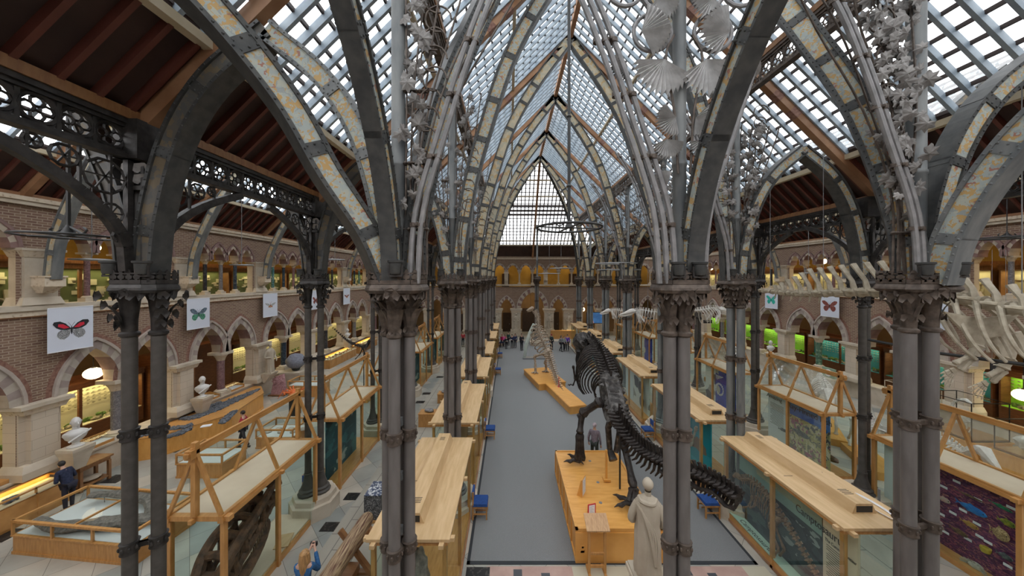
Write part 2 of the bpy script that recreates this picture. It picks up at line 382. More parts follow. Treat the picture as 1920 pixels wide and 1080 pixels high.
def wall_side(name, T, brick, ys, ybeg, yend, skip_ends=True):
    mats = [brick, CREAMS, PURP, HOOD, REDBR, STONE, VPALE, VPINK]
    m = M()
    for i in range(len(ys)-1):
        a, b = ys[i], ys[i+1]; pw = .5; mid = (a+b)/2
        for u0, u1 in ((a+pw, mid-.0), (mid+.0, b-pw)):
            w_ = (u1-u0)/2-.16
            arcade(m, T, u0, u1, 1.07, 3.42, 1.42, 6.2, w_, .62, 8, .28, (1, 2), 3, 4, .05, (6, 7))
        m.quad(T(a-pw, 0, 1.0), T(a+pw, 0, 1.0), T(a+pw, 0, 6.2), T(a-pw, 0, 6.2), 0)
        # upper arcade, four arches to the bay
        q0, q1 = a+.5, b-.5; st = (q1-q0)/4
        for k in range(4):
            arcade(m, T, q0+st*k, q0+st*(k+1), 6.6, 8.42, .70, 9.9, st/2-.12, .45, 5, .15, (2, 1) if k % 2 else (1, 2), 2, None, .03)
        m.quad(T(a-.5, 0, 6.4), T(a+.5, 0, 6.4), T(a+.5, 0, 9.9), T(a-.5, 0, 9.9), 0)
    a, b = ys[-1], yend
    m.quad(T(a-.6, 0, 0), T(b, 0, 0), T(b, 0, 9.9), T(a-.6, 0, 9.9), 0)
    m.quad(T(ybeg, 0, 0), T(ys[0]-.5, 0, 0), T(ys[0]-.5, 0, 9.9), T(ybeg, 0, 9.9), 0)
    m.quad(T(ys[0]-.62, 0, 0), T(ys[0]+.62, 0, 0), T(ys[0]+.62, 0, 6.2), T(ys[0]-.62, 0, 6.2), 0)
    # backs of the wall so that it has thickness
    m.quad(T(ybeg, -.62, 4.95), T(yend, -.62, 4.95), T(yend, -.62, 5.9), T(ybeg, -.62, 5.9), 5)
    m.quad(T(ybeg, -.45, 9.1), T(yend, -.45, 9.1), T(yend, -.45, 10.3), T(ybeg, -.45, 10.3), 5)
    return m.build(name, mats, None, False, kind='structure')
def stone_trim(name, T, ybeg, yend):
    """sill, string course, cornice, bench: long mouldings"""
    def bar(m, d0, d1, z0, z1, mi): m.hexa([T(ybeg, d0, z0), T(ybeg, d1, z0), T(yend, d1, z0), T(yend, d0, z0), T(ybeg, d0, z1), T(ybeg, d1, z1), T(yend, d1, z1), T(yend, d0, z1)], mi)
    m = M(); bar(m, -.5, .16, 6.42, 6.6, 0); bar(m, -.05, .10, 6.24, 6.42, 1); bar(m, -.1, .16, 9.82, 9.95, 0); bar(m, -.1, .22, 9.95, 10.08, 1)
    bar(m, -.7, .0, 0, 1.04, 0); bar(m, -.7, .05, 1.0, 1.07, 0)
    m.build(name, [STONE, STONEC], None, False, kind='structure')
TL = lambda u, d, z: (-XW+d, u, z)
TR = lambda u, d, z: (mx(-XW+d), u, z)
wall_side('wall_left', TL, BRICKS, YW, -1, YF); wall_side('wall_right', TR, BRICKS, YW, -1, YF)
stone_trim('trim_4', TL, -1, YF); stone_trim('trim_5', TR, -1, YF)

# stone piers and columns of the arcades
COLC = {'blue': mat_vor('dark_blue_marble', [(0, (.02, .035, .06)), (.6, (.05, .075, .10)), (.9, (.12, .15, .17))], 14, .3),
        'teal': mat_vor('teal_serpentine', [(0, (.03, .12, .14)), (.4, (.08, .22, .22)), (.8, (.25, .36, .33))], 16, .3),
        'grey': mat_vor('grey_granite', [(0, (.17, .16, .17)), (.5, (.26, .25, .25)), (.8, (.12, .11, .12))], 24, .4),
        'red': mat_vor('pink_granite', [(0, (.19, .10, .11)), (.5, (.30, .19, .19)), (.8, (.13, .08, .09))], 24, .4),
        'dark': mat_vor('black_marble', [(0, (.03, .03, .035)), (.7, (.07, .07, .08))], 12, .3),
        'green': mat_vor('green_marble', [(0, (.10, .20, .14)), (.5, (.24, .34, .24)), (.8, (.06, .13, .09))], 7, .3)}
def lower_pier(T, y, sd, lb):
    p = T(y, 0, 0); t = thing('stone_pier', lb, 'pier', p, 0, 'stone piers of the arcades')
    def blk(m, hw, d0, d1, z0, z1, mi=0, hw2=None, d2=None):
        hw2 = hw2 or hw; d2 = d2 or d1
        m.hexa([T(y-hw, d0, z0), T(y-hw, d1, z0), T(y+hw, d1, z0), T(y+hw, d0, z0), T(y-hw2, d0, z1), T(y-hw2, d2, z1), T(y+hw2, d2, z1), T(y+hw2, d0, z1)], mi)
    m = M(p); blk(m, .48, -.45, .05, 1.07, 3.2); blk(m, .32, .05, .22, 1.07, 3.2); m.build('shaft', mat_brick('ashlar'+sd, (1, 2), (.50, .42, .33), (.56, .48, .38), (.40, .33, .25), .6, .32, .006) if 'ashlar'+sd not in MATS else MATS['ashlar'+sd], t, False)
    m = M(p); blk(m, .60, -.46, .36, 1.07, 1.3); blk(m, .60, -.46, .36, 1.3, 1.5, 0, .50, .24); m.build('base', STONE, t, False)
    m = M(p); blk(m, .48, -.46, .24, 3.1, 3.3, 1, .55, .3); blk(m, .62, -.66, .36, 3.3, 3.42, 0); m.build('capital', [STONE, STONEC], t, False)
def small_column(T, y, z0, z1, r, mt, lb, grp, base=.22, full=True):
    p = T(y, -.28, z0); t = thing('stone_column', lb, 'column', p, 0, grp); h = z1-z0
    M(p).lathe((p[0], p[1], p[2]), [(r, base), (r, h-.28*r/.1)], 10).build('shaft', mt, t)
    M(p).box((p[0], p[1], z0+base*.3), (r*3.6, r*3.6, base*.6)).lathe((p[0], p[1], z0), [(r*1.7, base*.6), (r*1.75, base*.8), (r*1.2, base*1.05)], 10).build('base', STONE, t)
    ch = .28*r/.1
    M(p).lathe((p[0], p[1], z1), [(r*1.05, -ch), (r*1.3, -ch*.7), (r*2.0, -ch*.28)], 10, 1).box((p[0], p[1], z1-ch*.14), (r*4.6, r*4.4, ch*.3)).build('capital', [STONE, STONEC], t)
SIDE = {'L': 'left wall', 'R': 'right wall'}
cyc = {'L': ['blue', 'blue', 'grey', 'red', 'blue', 'dark', 'grey', 'red'], 'R': ['red', 'green', 'red', 'green', 'green', 'red', 'grey', 'red']}
ucy = ['grey', 'dark', 'grey', 'blue', 'teal', 'blue', 'red', 'grey']
for sd, T in (('L', TL), ('R', TR)):
    for i, y in enumerate(YW[1:-1]):
        k = i+1
        if not (sd == 'R' and i == 0) :
            lower_pier(T, y, sd, 'pale stone pier, %s in the ground floor arcade of the %s' % (ORD[i]+' from the camera', SIDE[sd]))
        # upper pier with corbel
        p = T(y, 0, 6.6); t = thing('stone_pier', 'pale stone gallery pier with carved corbel, %s from the camera on the %s' % (ORD[i], SIDE[sd]), 'pier', p, 0, 'gallery piers with corbels')
        def blk(m, hw, d0, d1, z0, z1, mi=0, hw2=None, d2=None):
            hw2 = hw2 or hw; d2 = d2 or d1
            m.hexa([T(y-hw, d0, z0), T(y-hw, d1, z0), T(y+hw, d1, z0), T(y+hw, d0, z0), T(y-hw2, d0, z1), T(y-hw2, d2, z1), T(y+hw2, d2, z1), T(y+hw2, d0, z1)], mi)
        m = M(p); blk(m, .38, -.42, .1, 6.6, 8.2); blk(m, .5, -.44, .2, 6.6, 6.85, 0, .42, .13); m.build('shaft', STONE, t, False)
        m = M(p); blk(m, .40, -.42, .12, 8.15, 8.36, 1, .5, .2); blk(m, .52, -.44, .22, 8.36, 8.44); m.build('capital', [STONE, STONEC], t, False)
        m = M(p); blk(m, .13, .1, .3, 6.98, 7.2, 0, .24, .52); blk(m, .25, .1, .56, 7.2, 7.5, 0); blk(m, .27, .1, .6, 7.5, 7.55, 0); m.build('corbel', STONEC, t, False)
    for i in range(len(YW)-1):
        a, b = YW[i], YW[i+1]; mid = (a+b)/2
        if i > 0 or sd == 'L':
            small_column(T, mid, 1.07, 3.42, .17, COLC[cyc[sd][i]], 'round %s marble column of the ground floor arcade, %s bay of the %s' % (cyc[sd][i], ORD[i], SIDE[sd]), 'ground floor arcade columns', .3)
        q0, q1 = a+.5, b-.5; st = (q1-q0)/4
        for k in range(3):
            small_column(T, q0+st*(k+1), 6.6, 8.42, .085, COLC[ucy[(i*3+k+(sd == 'R')*2) % 8]], 'small gallery column, %s of three in the %s bay along the %s' % (ORD[k], ORD[i], SIDE[sd]), 'small gallery columns', .2)

# galleries behind the arcades: floors, back walls, ceilings
def gal(sd):
    f = (lambda a, b: (a, b)) if sd == 'left' else (lambda a, b: (mx(b), mx(a)))
    x0, x1 = f(-20.2, -XW-.62); mk = M()
    mk.bb(x0, x1, -1, 45, 5.75, 5.9, 0)
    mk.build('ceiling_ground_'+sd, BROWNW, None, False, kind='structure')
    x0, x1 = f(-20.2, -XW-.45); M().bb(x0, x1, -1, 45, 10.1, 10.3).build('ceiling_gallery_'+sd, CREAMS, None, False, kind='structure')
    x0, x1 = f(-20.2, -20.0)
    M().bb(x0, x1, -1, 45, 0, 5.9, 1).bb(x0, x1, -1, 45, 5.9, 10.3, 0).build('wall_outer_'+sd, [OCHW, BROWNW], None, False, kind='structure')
gal('left'); gal('right')
# near wall behind the camera
M().bb(-20, 26, -2.2, -2.0, 0, 10.3).build('wall_near', BRICKF, None, False, kind='structure')

# far wall
def far_wall():
    T = lambda u, d, z: (u, YF-d, z)
    mats = [BRICKF, CREAMS, PURP, HOOD, REDBR, STONE]; m = M()
    # ground: centre portal 4.2 wide, sides 2.4, then regular bays
    edges = [(-15.6, -12.2), (-12.2, -8.9), (-8.9, -5.6), (-5.6, -2.95), (-2.95, .8), (.8, 5.0), (5.0, 7.7)]
    edges = [(-15.6, -13.1), (-13.1, -10.6), (-10.6, -8.1), (-8.1, -5.6), (-5.6, -3.1), (-3.1, -1.65), (-1.65, .8), (.8, 5.0), (5.0, 7.45), (7.45, 8.9), (8.9, 11.4), (11.4, 13.9), (13.9, 16.4), (16.4, 18.9), (18.9, 21.4)]
    for a, b in edges:
        w_ = b-a
        if w_ > 3: arcade(m, T, a, b, 0, 3.5, 2.1, 6.3, 1.5, .6, 9, .45, (1, 2), 3, None)
        elif w_ < 1.6: m.quad(T(a, 0, 0), T(b, 0, 0), T(b, 0, 6.3), T(a, 0, 6.3), 0)
        else: arcade(m, T, a, b, 0, 3.4, 1.35, 6.3, .75, .6, 8, .3, (1, 2), 3, None)
    n = 22; st = 37.0/n; pend = []
    for k in range(n):
        a = -15.6+st*k
        if k % 3 == 0: m.quad(T(a, 0, 6.3), T(a+st, 0, 6.3), T(a+st, 0, 10), T(a, 0, 10), 0) if False else None
        arcade(m, T, a, a+st, 6.6, 8.2, .85, 10, st/2-.22, .4, 5, .15, (1, 2), 3, None)
        small = T(a, -.2, 6.6); pend.append(a)
    m.quad(T(-15.6, 0, 10), T(21.4, 0, 10), T(21.4, 0, 10.3), T(-15.6, 0, 10.3), 0)
    m.build('wall_far', mats, None, False, kind='structure')
    m = M(); m.bb(-15.6, 21.4, YF-.2, YF+.5, 6.42, 6.6).bb(-15.6, 21.4, YF-.12, YF, 9.8, 10.05, 1).build('trim_6', [STONE, STONEC], None, False, kind='structure')
    # ground piers (with statues on the four by the portal) and gallery columns
    names = {-1.65: 1, .8: 1, 5.0: 1, 7.45: 1}
    xs = [-13.1, -10.6, -8.1, -5.6, -3.1, -1.65, .8, 5.0, 7.45, 8.9, 11.4, 13.9, 16.4, 18.9]
    for i, x in enumerate(xs):
        st_ = x in names
        t = thing('stone_pier', 'pale stone pier on the far wall, %s from the left' % (['first', 'second', 'third', 'fourth', 'fifth', 'sixth', 'seventh', 'eighth', 'ninth', 'tenth', 'eleventh', 'twelfth', 'thirteenth', 'fourteenth'][i]), 'pier', (x, YF-.1, 0), 0, 'stone piers of the far wall')
        w_ = 1.15 if st_ else .7
        M((x, YF-.1, 0)).bb(x-w_/2, x+w_/2, YF-.35, YF+.6, 0, 3.2).bb(x-w_*.62, x+w_*.62, YF-.5, YF+.62, 0, .8).build('shaft', STONE, t, False)
        M((x, YF-.1, 0)).bb(x-w_*.55, x+w_*.55, YF-.42, YF+.6, 3.0, 3.3, 1).bb(x-w_*.66, x+w_*.66, YF-.52, YF+.62, 3.3, 3.5).build('capital', [STONE, STONEC], t, False)
    for k in range(1, n):
        x = -15.6+st*k
        if k % 3 == 0:
            o = M((x, YF, 6.6)).bb(x-.24, x+.24, YF-.12, YF+.4, 6.6, 8.0).bb(x-.32, x+.32, YF-.2, YF+.45, 8.0, 8.2, 1).bb(x-.2, x+.2, YF-.6, YF-.1, 7.1, 7.5, 1).build('stone_pier', [STONE, STONEC], None, False)
            tag(o, 'gallery pier on the far wall, %s from the left' % ORD[k//3-1], 'pier', 'gallery piers of the far wall')
        else:
            o = M((x, YF, 6.6)).lathe((x, YF+.2, 6.6), [(.22, 0), (.22, .16), (.1, .22), (.1, 1.3), (.22, 1.58)], 8).build('stone_column', STONE, None)
            tag(o, 'slim pale gallery column high on the far wall', 'column', 'slim gallery columns of the far wall')
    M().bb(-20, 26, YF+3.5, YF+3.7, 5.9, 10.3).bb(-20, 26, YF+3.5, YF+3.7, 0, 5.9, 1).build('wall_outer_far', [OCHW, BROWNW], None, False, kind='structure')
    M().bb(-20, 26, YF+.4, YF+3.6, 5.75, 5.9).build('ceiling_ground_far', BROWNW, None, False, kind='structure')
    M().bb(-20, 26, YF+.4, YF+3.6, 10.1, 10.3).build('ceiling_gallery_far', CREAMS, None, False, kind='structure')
    # dark doors inside the ground arches and openings in the gallery
    dd = mat('dark_door', (.035, .02, .012), (.055, .03, .018), 4, .5)
    for i, (x, w_, h) in enumerate(((2.9, 2.3, 3.2), (-.4, 1.1, 2.6), (6.2, 1.2, 2.7), (-4.3, 1.1, 2.4), (-7, 1.1, 2.4))):
        d = thing('door_%d' % (i+1), None, None, (x, YF+3.4, 0), kind='structure')
        M((x, YF+3.4, 0)).bb(x-w_/2, x+w_/2, YF+3.3, YF+3.5, 0, h).build('door_leaf', dd, d, False)
        M((x, YF+3.4, 0)).lathe((x+w_*.3, YF+3.27, 1.05), [(.04, -.04), (.05, 0), (.04, .04)], 8).build('handle', GRYM, d)
    for k, x in enumerate((-9.3, -5.9, -.6, 3.4, 8.7, 12.4, 16.0)):
        o = M((x, YF+3.4, 5.9)).bb(x-.5, x+.5, YF+3.3, YF+3.5, 5.9, 8.0).build('door_%d' % (k+10), dd, None, False, kind='structure')
far_wall()
# ================================================================ roof: great glazed gable over nave and narrow aisles, two outer gables
ZE, ZR = 10.1, 19.2          # eaves (above the aisle girders) and ridge of the great roof
XE = -6.25                   # left eave line, mirrored on the right
YR0, YR1 = 10.4, 30.5        # ridge ends; hips slope from there
SL = (ZR-ZE)/(XC-XE)
def zroof(x): return ZE+(XC-abs(x-XC)-XE)*SL if True else 0
def hipz(y):                 # greatest height of the side slopes at this y
    if y < YR0: return ZR-(YR0-y)*.97
    if y > YR1: return ZR-(y-YR1)*.87
    return ZR
def roof():
    ceil = thing('ceiling', None, None, (XC, 20, ZE), kind='structure')
    y0, y1 = 1.0, YF
    o = (XC, 20, ZE)
    brd = M(o); red = M(o); raf = M(o); bar = M(o); gl = M(o); pur = M(o); prin = M(o)
    def pt(s, t, y, up=0.):       # s=-1 left, +1 right; t = height fraction above the eave
        x = XE+(XC-XE)*t; z = ZE+(ZR-ZE)*t+up
        return V((x if s < 0 else mx(x), y, z))
    tb = .137
    for s in (-1, 1):
        brd.hexa([pt(s, -.03, y0, .16), pt(s, tb, y0, .16), pt(s, tb, y1, .16), pt(s, -.03, y1, .16), pt(s, -.03, y0, .22), pt(s, tb, y0, .22), pt(s, tb, y1, .22), pt(s, -.03, y1, .22)])
        y = y0
        while y < y1:
            tm = (hipz(y)-ZE)/(ZR-ZE)
            if tm > tb: red.beam(pt(s, -.01, y, .08), pt(s, min(tb, tm), y, .08), .075, .15)
            if tm > tb+.02: raf.beam(pt(s, tb, y, .12), pt(s, tm, y, .12), .08, .15)
            y += .42
        k = 0
        while tb+.03*k < 1:
            t = tb+.034*k; k += 1; z = ZE+(ZR-ZE)*t
            if t >= 1: break
            a = YR0-(ZR-z)/.97; b = YR1+(ZR-z)/.87
            bar.beam(pt(s, t, max(a, y0), .24), pt(s, t, min(b, y1), .24), .055, .09)
        for t, w_ in ((tb, .16), (.42, .12), (.70, .12)):
            z = ZE+(ZR-ZE)*t; a = YR0-(ZR-z)/.97; b = YR1+(ZR-z)/.87
            pur.beam(pt(s, t, max(a, y0), .0), pt(s, t, min(b, y1), .0), w_, w_, (0, 0, 1))
        a, b, c, d = pt(s, tb, y0, .3), pt(s, tb, y1, .3), pt(s, 1, YR1, .3), pt(s, 1, YR0, .3)
        gl.quad(a, b, c, d)
        for y in [2.9]+YP[:6]+[33, 35.5]:
            tm = min(1, (hipz(y)-ZE)/(ZR-ZE))
            prin.beam(pt(s, 0, y, -.12), pt(s, tm, y, -.12), .2, .26)
            for t in (.3, .36, .6, .66, .9):
                if t+.03 < tm: prin.beam(pt(s, t, y, -.12), pt(s, t+.025, y, -.12), .215, .275, (0, 0, 1), 1)
    prin.beam((XC, YR0, ZR-.1), (XC, YR1, ZR-.1), .2, .3)
    # hips: near and far
    for ye, yr, s in ((y0, YR0, -1), (y1, YR1, 1)):
        gl.poly([(XE, ye, ZE+.3), (mx(XE), ye, ZE+.3), (XC, yr, ZR+.3)])
        n = 44
        for i in range(1, n):
            x = XE+(mx(XE)-XE)*i/n; t = 1-abs(x-XC)/(XC-XE)
            zt = ZE+(ZR-ZE)*t; yt = ye+(yr-ye)*t
            p0 = .137 if s > 0 else 0
            if t > p0: (raf if s < 0 else bar).beam((x, ye+(yr-ye)*p0, ZE+(ZR-ZE)*p0+.12), (x, yt, zt+.12), .06 if s < 0 else .11, .16)
        for k in range(4, 28):
            t = k/28.; hw = (XC-XE)*(1-t)
            bar.beam((XC-hw, ye+(yr-ye)*t, ZE+(ZR-ZE)*t+.22), (XC+hw, ye+(yr-ye)*t, ZE+(ZR-ZE)*t+.22), .07, .07)
        if s > 0:
            prin.beam((XC, ye-.2, ZE), (XC, yr, ZR-.1), .22, .3)
            for t in (.49, .53, .575): hw = (XC-XE)*(1-t); bar.beam((XC-hw, ye+(yr-ye)*t, ZE+(ZR-ZE)*t-.05), (XC+hw, ye+(yr-ye)*t, ZE+(ZR-ZE)*t-.05), .2, .2)
        for t in (.15, .2, .66, .8): 
            hw = (XC-XE)*(1-t); pur.beam((XC-hw, ye+(yr-ye)*t, ZE+(ZR-ZE)*t), (XC+hw, ye+(yr-ye)*t, ZE+(ZR-ZE)*t), .14, .14)
        for x in (XE, mx(XE)): prin.beam((x, ye, ZE), (XC, yr, ZR), .2, .26)
    # far hip: boards at the foot
    hw = XC-XE
    brd.hexa([(XE, y1, ZE+.1), (mx(XE), y1, ZE+.1), (mx(XE)-hw*.13, y1-10.5*.13, ZE+.1+9.1*.13), (XE+hw*.13, y1-10.5*.13, ZE+.1+9.1*.13),
              (XE, y1, ZE+.2), (mx(XE), y1, ZE+.2), (mx(XE)-hw*.13, y1-10.5*.13, ZE+.2+9.1*.13), (XE+hw*.13, y1-10.5*.13, ZE+.2+9.1*.13)])
    # outer gables
    xw, xe = -XW-.3, XE; xr = (xw+xe)/2; zr = ZE+(xr-xw)*1.0
    for mir in (False, True):
        f = (lambda x: mx(x)) if mir else (lambda x: x)
        for xa in (xw, xe):
            q = lambda t, y, up=0.: V((f(xa+(xr-xa)*t), y, ZE+(zr-ZE)*t+up))
            tb2 = .27
            brd.hexa([q(0, y0, .16), q(tb2, y0, .16), q(tb2, y1, .16), q(0, y1, .16), q(0, y0, .22), q(tb2, y0, .22), q(tb2, y1, .22), q(0, y1, .22)])
            gl.quad(q(tb2, y0, .3), q(tb2, y1, .3), q(1, y1, .3), q(1, y0, .3))
            y = y0
            while y < y1:
                red.beam(q(0, y, .08), q(tb2, y, .08), .07, .14); raf.beam(q(tb2, y, .12), q(1, y, .12), .09, .14); y += .46
            for k in range(10): bar.beam(q(tb2+.075*k, y0, .24), q(tb2+.075*k, y1, .24), .035, .07)
            pur.beam(q(tb2, y0, .02), q(tb2, y1, .02), .14, .14); prin.beam(q(.02, y0, -.06), q(.02, y1, -.06), .2, .2)
            for y in [2.9]+YP: prin.beam(q(0, y, -.1), q(1, y, -.1), .18, .24)
        # gable ends
        brd.poly([(f(xw), y1, ZE), (f(xe), y1, ZE), (f(xr), y1, zr)])
    brd.build('roof_board', BOARDM, ceil, False); red.build('board_rafter', REDR, ceil, False)
    raf.build('rafter', RAFT, ceil, False); bar.build('glazing_bar', BARD, ceil, False); gl.build('roof_glazing', ROOFG, ceil, False)
    pur.build('purlin', CRMT, ceil, False); prin.build('principal_rafter', [TIMB, REDBR], ceil, False)
roof()

# ================================================================ pierced girders along the pier rows
def girder(x, zb, zt, y0, y1, pitch, lb, mt, near=True, base=True):
    o = V((x, (y0+y1)/2, zb)); t = thing('lattice_girder', lb, 'girder', o, 0, None)
    m = M(o); m.bb(x-.10, x+.10, y0, y1, zt-.08, zt).bb(x-.10, x+.10, y0, y1, zb, zb+.07).bb(x-.06, x+.06, y0, y1, zt-.14, zt-.08).bb(x-.06, x+.06, y0, y1, zb+.07, zb+.11)
    m.build('chord', mt, t, False)
    tm = M(o).bb(x-.13, x+.13, y0, y1, zt, zt+.16); tm.build('wall_plate', MIDWD, t, False)
    m = M(o); zc = (zt+zb)/2-.01; r = (zt-zb)/2-.13; n = int((y1-y0)/pitch)
    for i in range(n):
        y = y0+pitch*(i+.5); fine = y < 16; k = 14 if fine else 8
        ring = [(x, y+cos(2*PI*j/k)*r, zc+sin(2*PI*j/k)*r) for j in range(k)]
        m.tube(ring, .035, 5 if fine else 4, closed=True)
        lb_ = 3 if fine else 2
        for j in range(4 if fine else 2):
            a = 2*PI*j/4+.78*(not fine)
            if fine:
                c = (y+cos(a)*r*.48, zc+sin(a)*r*.48)
                m.tube([(x, c[0]+cos(2*PI*q/7)*r*.36, c[1]+sin(2*PI*q/7)*r*.36) for q in range(7)], .02, 4, closed=True)
            else: m.beam((x, y-cos(a)*r, zc-sin(a)*r), (x, y+cos(a)*r, zc+sin(a)*r), .04, .04)
        for s in (-1, 1): m.beam((x, y+pitch/2, zb+.08), (x, y+pitch/2, zt-.1), .05, .06) if s > 0 else None
        m.beam((x, y+pitch*.28, zb+.1), (x, y+pitch/2, zb+.28), .04, .05); m.beam((x, y+pitch*.28, zt-.12), (x, y+pitch/2, zt-.3), .04, .05)
    m.build('tracery', mt, t, False)
    return t
girder(-6.25, 9.42, 10.06, 1.0, YF, .38, 'black pierced iron girder running above the row of iron piers on the left', BLACKI)
girder(12.05, 9.42, 10.06, 1.0, YF, .38, 'dark pierced iron girder running above the outer row of iron piers on the right', BLACKI)
girder(-1.87, 13.25, 13.95, 5.4, 35.5, .42, 'grey pierced iron girder high along the left side of the nave', BRONZE)
girder(7.5, 13.25, 13.95, 5.8, 35.5, .42, 'brown pierced iron girder high along the right side of the nave', BRONZE)

# ================================================================ iron piers
def leaf_strip(m, base, out, h, curl, w, n=4, mi=0):
    """upright acanthus-like leaf that curls outward at the top"""
    b = V(base); o_ = V(out).normalized(); sd = V((-o_.y, o_.x, 0)); pts = []
    for i in range(n+1):
        t = i/n; z = h*t if t < .75 else h*(.75+.25*(t-.75)/.25*.4)-max(0, t-.8)*h*.3
        d = curl*(t**2.2); ww = w*(.55+1.1*t-1.35*t**2.5) if t < 1 else w*.1
        c = b+o_*d+V((0, 0, z)); bow = o_*(w*.25)
        pts.append((c-sd*ww-bow*.6, c+bow*.4, c+sd*ww-bow*.6))
    for i in range(n):
        a, c = pts[i], pts[i+1]; m.quad(a[0], a[1], c[1], c[0], mi); m.quad(a[1], a[2], c[2], c[1], mi)
def petal(m, c, out, r, mi=0, k=7, up=.6):
    """scalloped cup shaped leaf facing outwards"""
    o_ = V(out).normalized(); sd = V((-o_.y, o_.x, 0)); u = V((0, 0, 1)); c = V(c); n = len(m.v)
    m.v.append(tuple(c-o_*r*.35))
    for j in range(k+1):
        a = -2.6+5.2*j/k; rr = r*(1 if j % 2 else .86)
        m.v.append(tuple(c+sd*(sin(a)*rr)+u*(cos(a)*rr)+o_*(r*.15)))
    for j in range(k): m.f.append((n, n+1+j, n+2+j)); m.m.append(mi)
def pier_kit(name, offs, r, plate, upper, kind, loc, lb, cat='iron pier', mats=(SHAFT, BRONZE), seed=1, up_z=13.25, plate2=None):
    """clustered iron pier; offs = shaft offsets; all coordinates local"""
    rn = random.Random(seed); t = thing('iron_pier', lb, cat, loc, 0, 'clustered iron piers'); px_, py_ = plate
    for ox, oy in offs: M().lathe((ox, oy, .98), [(r*1.05, 0), (r*1.05, .3), (r, .4), (r, 5.62)], 16).build('shaft', mats[0], t)
    m = M()
    for ox, oy in offs:                                   # moulded foot of each shaft
        m.lathe((ox, oy, 0), [(r*3.0, .58), (r*3.1, .64), (r*2.6, .68), (r*2.7, .74), (r*2.1, .78), (r*2.1, .82), (r*1.5, .98), (r*1.15, 1.18), (r*1.25, 1.2), (r*1.25, 1.24), (r, 1.25)], 12)
    m.build('foot', mats[0], t)
    m = M(); q=.72 if kind == 'ivy' and len(offs) < 3 else .84; m.lathe((0, 0, 0), [(q, 0), (q, .42), (q*.88, .44), (q*.85, .58)], 8, ph=PI/8); m.build('plinth', STONE, t, False)
    for z in (3.0, 4.88):                                 # cast collars with linking clamps
        m = M()
        for ox, oy in offs:
            m.lathe((ox, oy, z), [(r, -.10), (r*1.28, -.09), (r*1.2, -.05), (r*1.2, .05), (r*1.35, .09), (r, .1)], 14)
            for q in range(8):
                a = q*PI/4; m.blob((ox+cos(a)*r*1.22, oy+sin(a)*r*1.22, z), (.028, .028, .04), 5, 4)
        for i in range(len(offs)):
            a, b = offs[i], offs[(i+1) % len(offs)]; m.beam((a[0], a[1], z), (b[0], b[1], z), .05, .08)
        m.build('collar', mats[1], t)
    m = M()                                               # capital: bells, leaves
    for ox, oy in offs:
        m.lathe((ox, oy, 0), [(r, 6.5), (r*1.35, 6.53), (r*1.35, 6.57), (r, 6.6), (r*1.05, 6.8), (r*1.35, 7.1), (r*1.9, 7.24)], 12)
        for q in range(7):
            a = q*2*PI/7+rn.random()*.3; d = (cos(a), sin(a), 0)
            outw = ox*d[0]+oy*d[1] > -.02
            if not outw: continue
            if kind == 'acanthus':
                leaf_strip(m, (ox+d[0]*r, oy+d[1]*r, 6.6), d, .5, .2+.04*rn.random(), .085, 5)
                petal(m, (ox+d[0]*r*1.35, oy+d[1]*r*1.35, 6.63), d, .065)
                leaf_strip(m, (ox+d[0]*r*1.1, oy+d[1]*r*1.1, 6.85), d, .36, .3+.05*rn.random(), .08, 5)
            elif kind == 'ivy':
                for s_ in range(4): petal(m, (ox+d[0]*(r*1.5+.07*s_), oy+d[1]*(r*1.5+.07*s_), 6.66+.16*s_+rn.random()*.08), (d[0], d[1], 0), .075+.03*rn.random(), k=9)
                leaf_strip(m, (ox+d[0]*r, oy+d[1]*r, 6.62), d, .55, .26, .05, 5)
            else:
                leaf_strip(m, (ox+d[0]*r*.9, oy+d[1]*r*.9, 6.6), d, .6, .2, .06, 5)
                petal(m, (ox+d[0]*r*2.4, oy+d[1]*r*2.4, 7.12), d, .1, k=9)
                petal(m, (ox+d[0]*r*1.6, oy+d[1]*r*1.6, 6.78), d, .085, k=9)
    for q in range(22):
        a = q*PI/8+.1*(q > 15); d = (cos(a), sin(a), 0); petal(m, (d[0]*px_*.47, d[1]*py_*.5, 7.2+.04*rn.random()), d, .1+.03*rn.random(), k=9)
    m.build('capital_foliage', mats[1], t)
    m = M(); pp = [(-px_/2, -py_/2+.12), (-px_/2+.12, -py_/2), (px_/2-.12, -py_/2), (px_/2, -py_/2+.12), (px_/2, py_/2-.12), (px_/2-.12, py_/2), (-px_/2+.12, py_/2), (-px_/2, py_/2-.12)]
    for z0, z1, s0, s1 in ((7.24, 7.29, .92, 1.02), (7.29, 7.33, 1.02, 1.0), (7.33, 7.39, 1.0, .93)):
        for i in range(8):
            a, b = pp[i], pp[(i+1) % 8]
            m.quad((a[0]*s0, a[1]*s0, z0), (b[0]*s0, b[1]*s0, z0), (b[0]*s1, b[1]*s1, z1), (a[0]*s1, a[1]*s1, z1))
        m.poly([(a[0]*s1, a[1]*s1, z1) for a in pp]); m.poly([(a[0]*s0, a[1]*s0, z0) for a in reversed(pp)])
    m.build('abacus', mats[1], t, False)
    m = M()                                               # pierced cresting on top of the plate
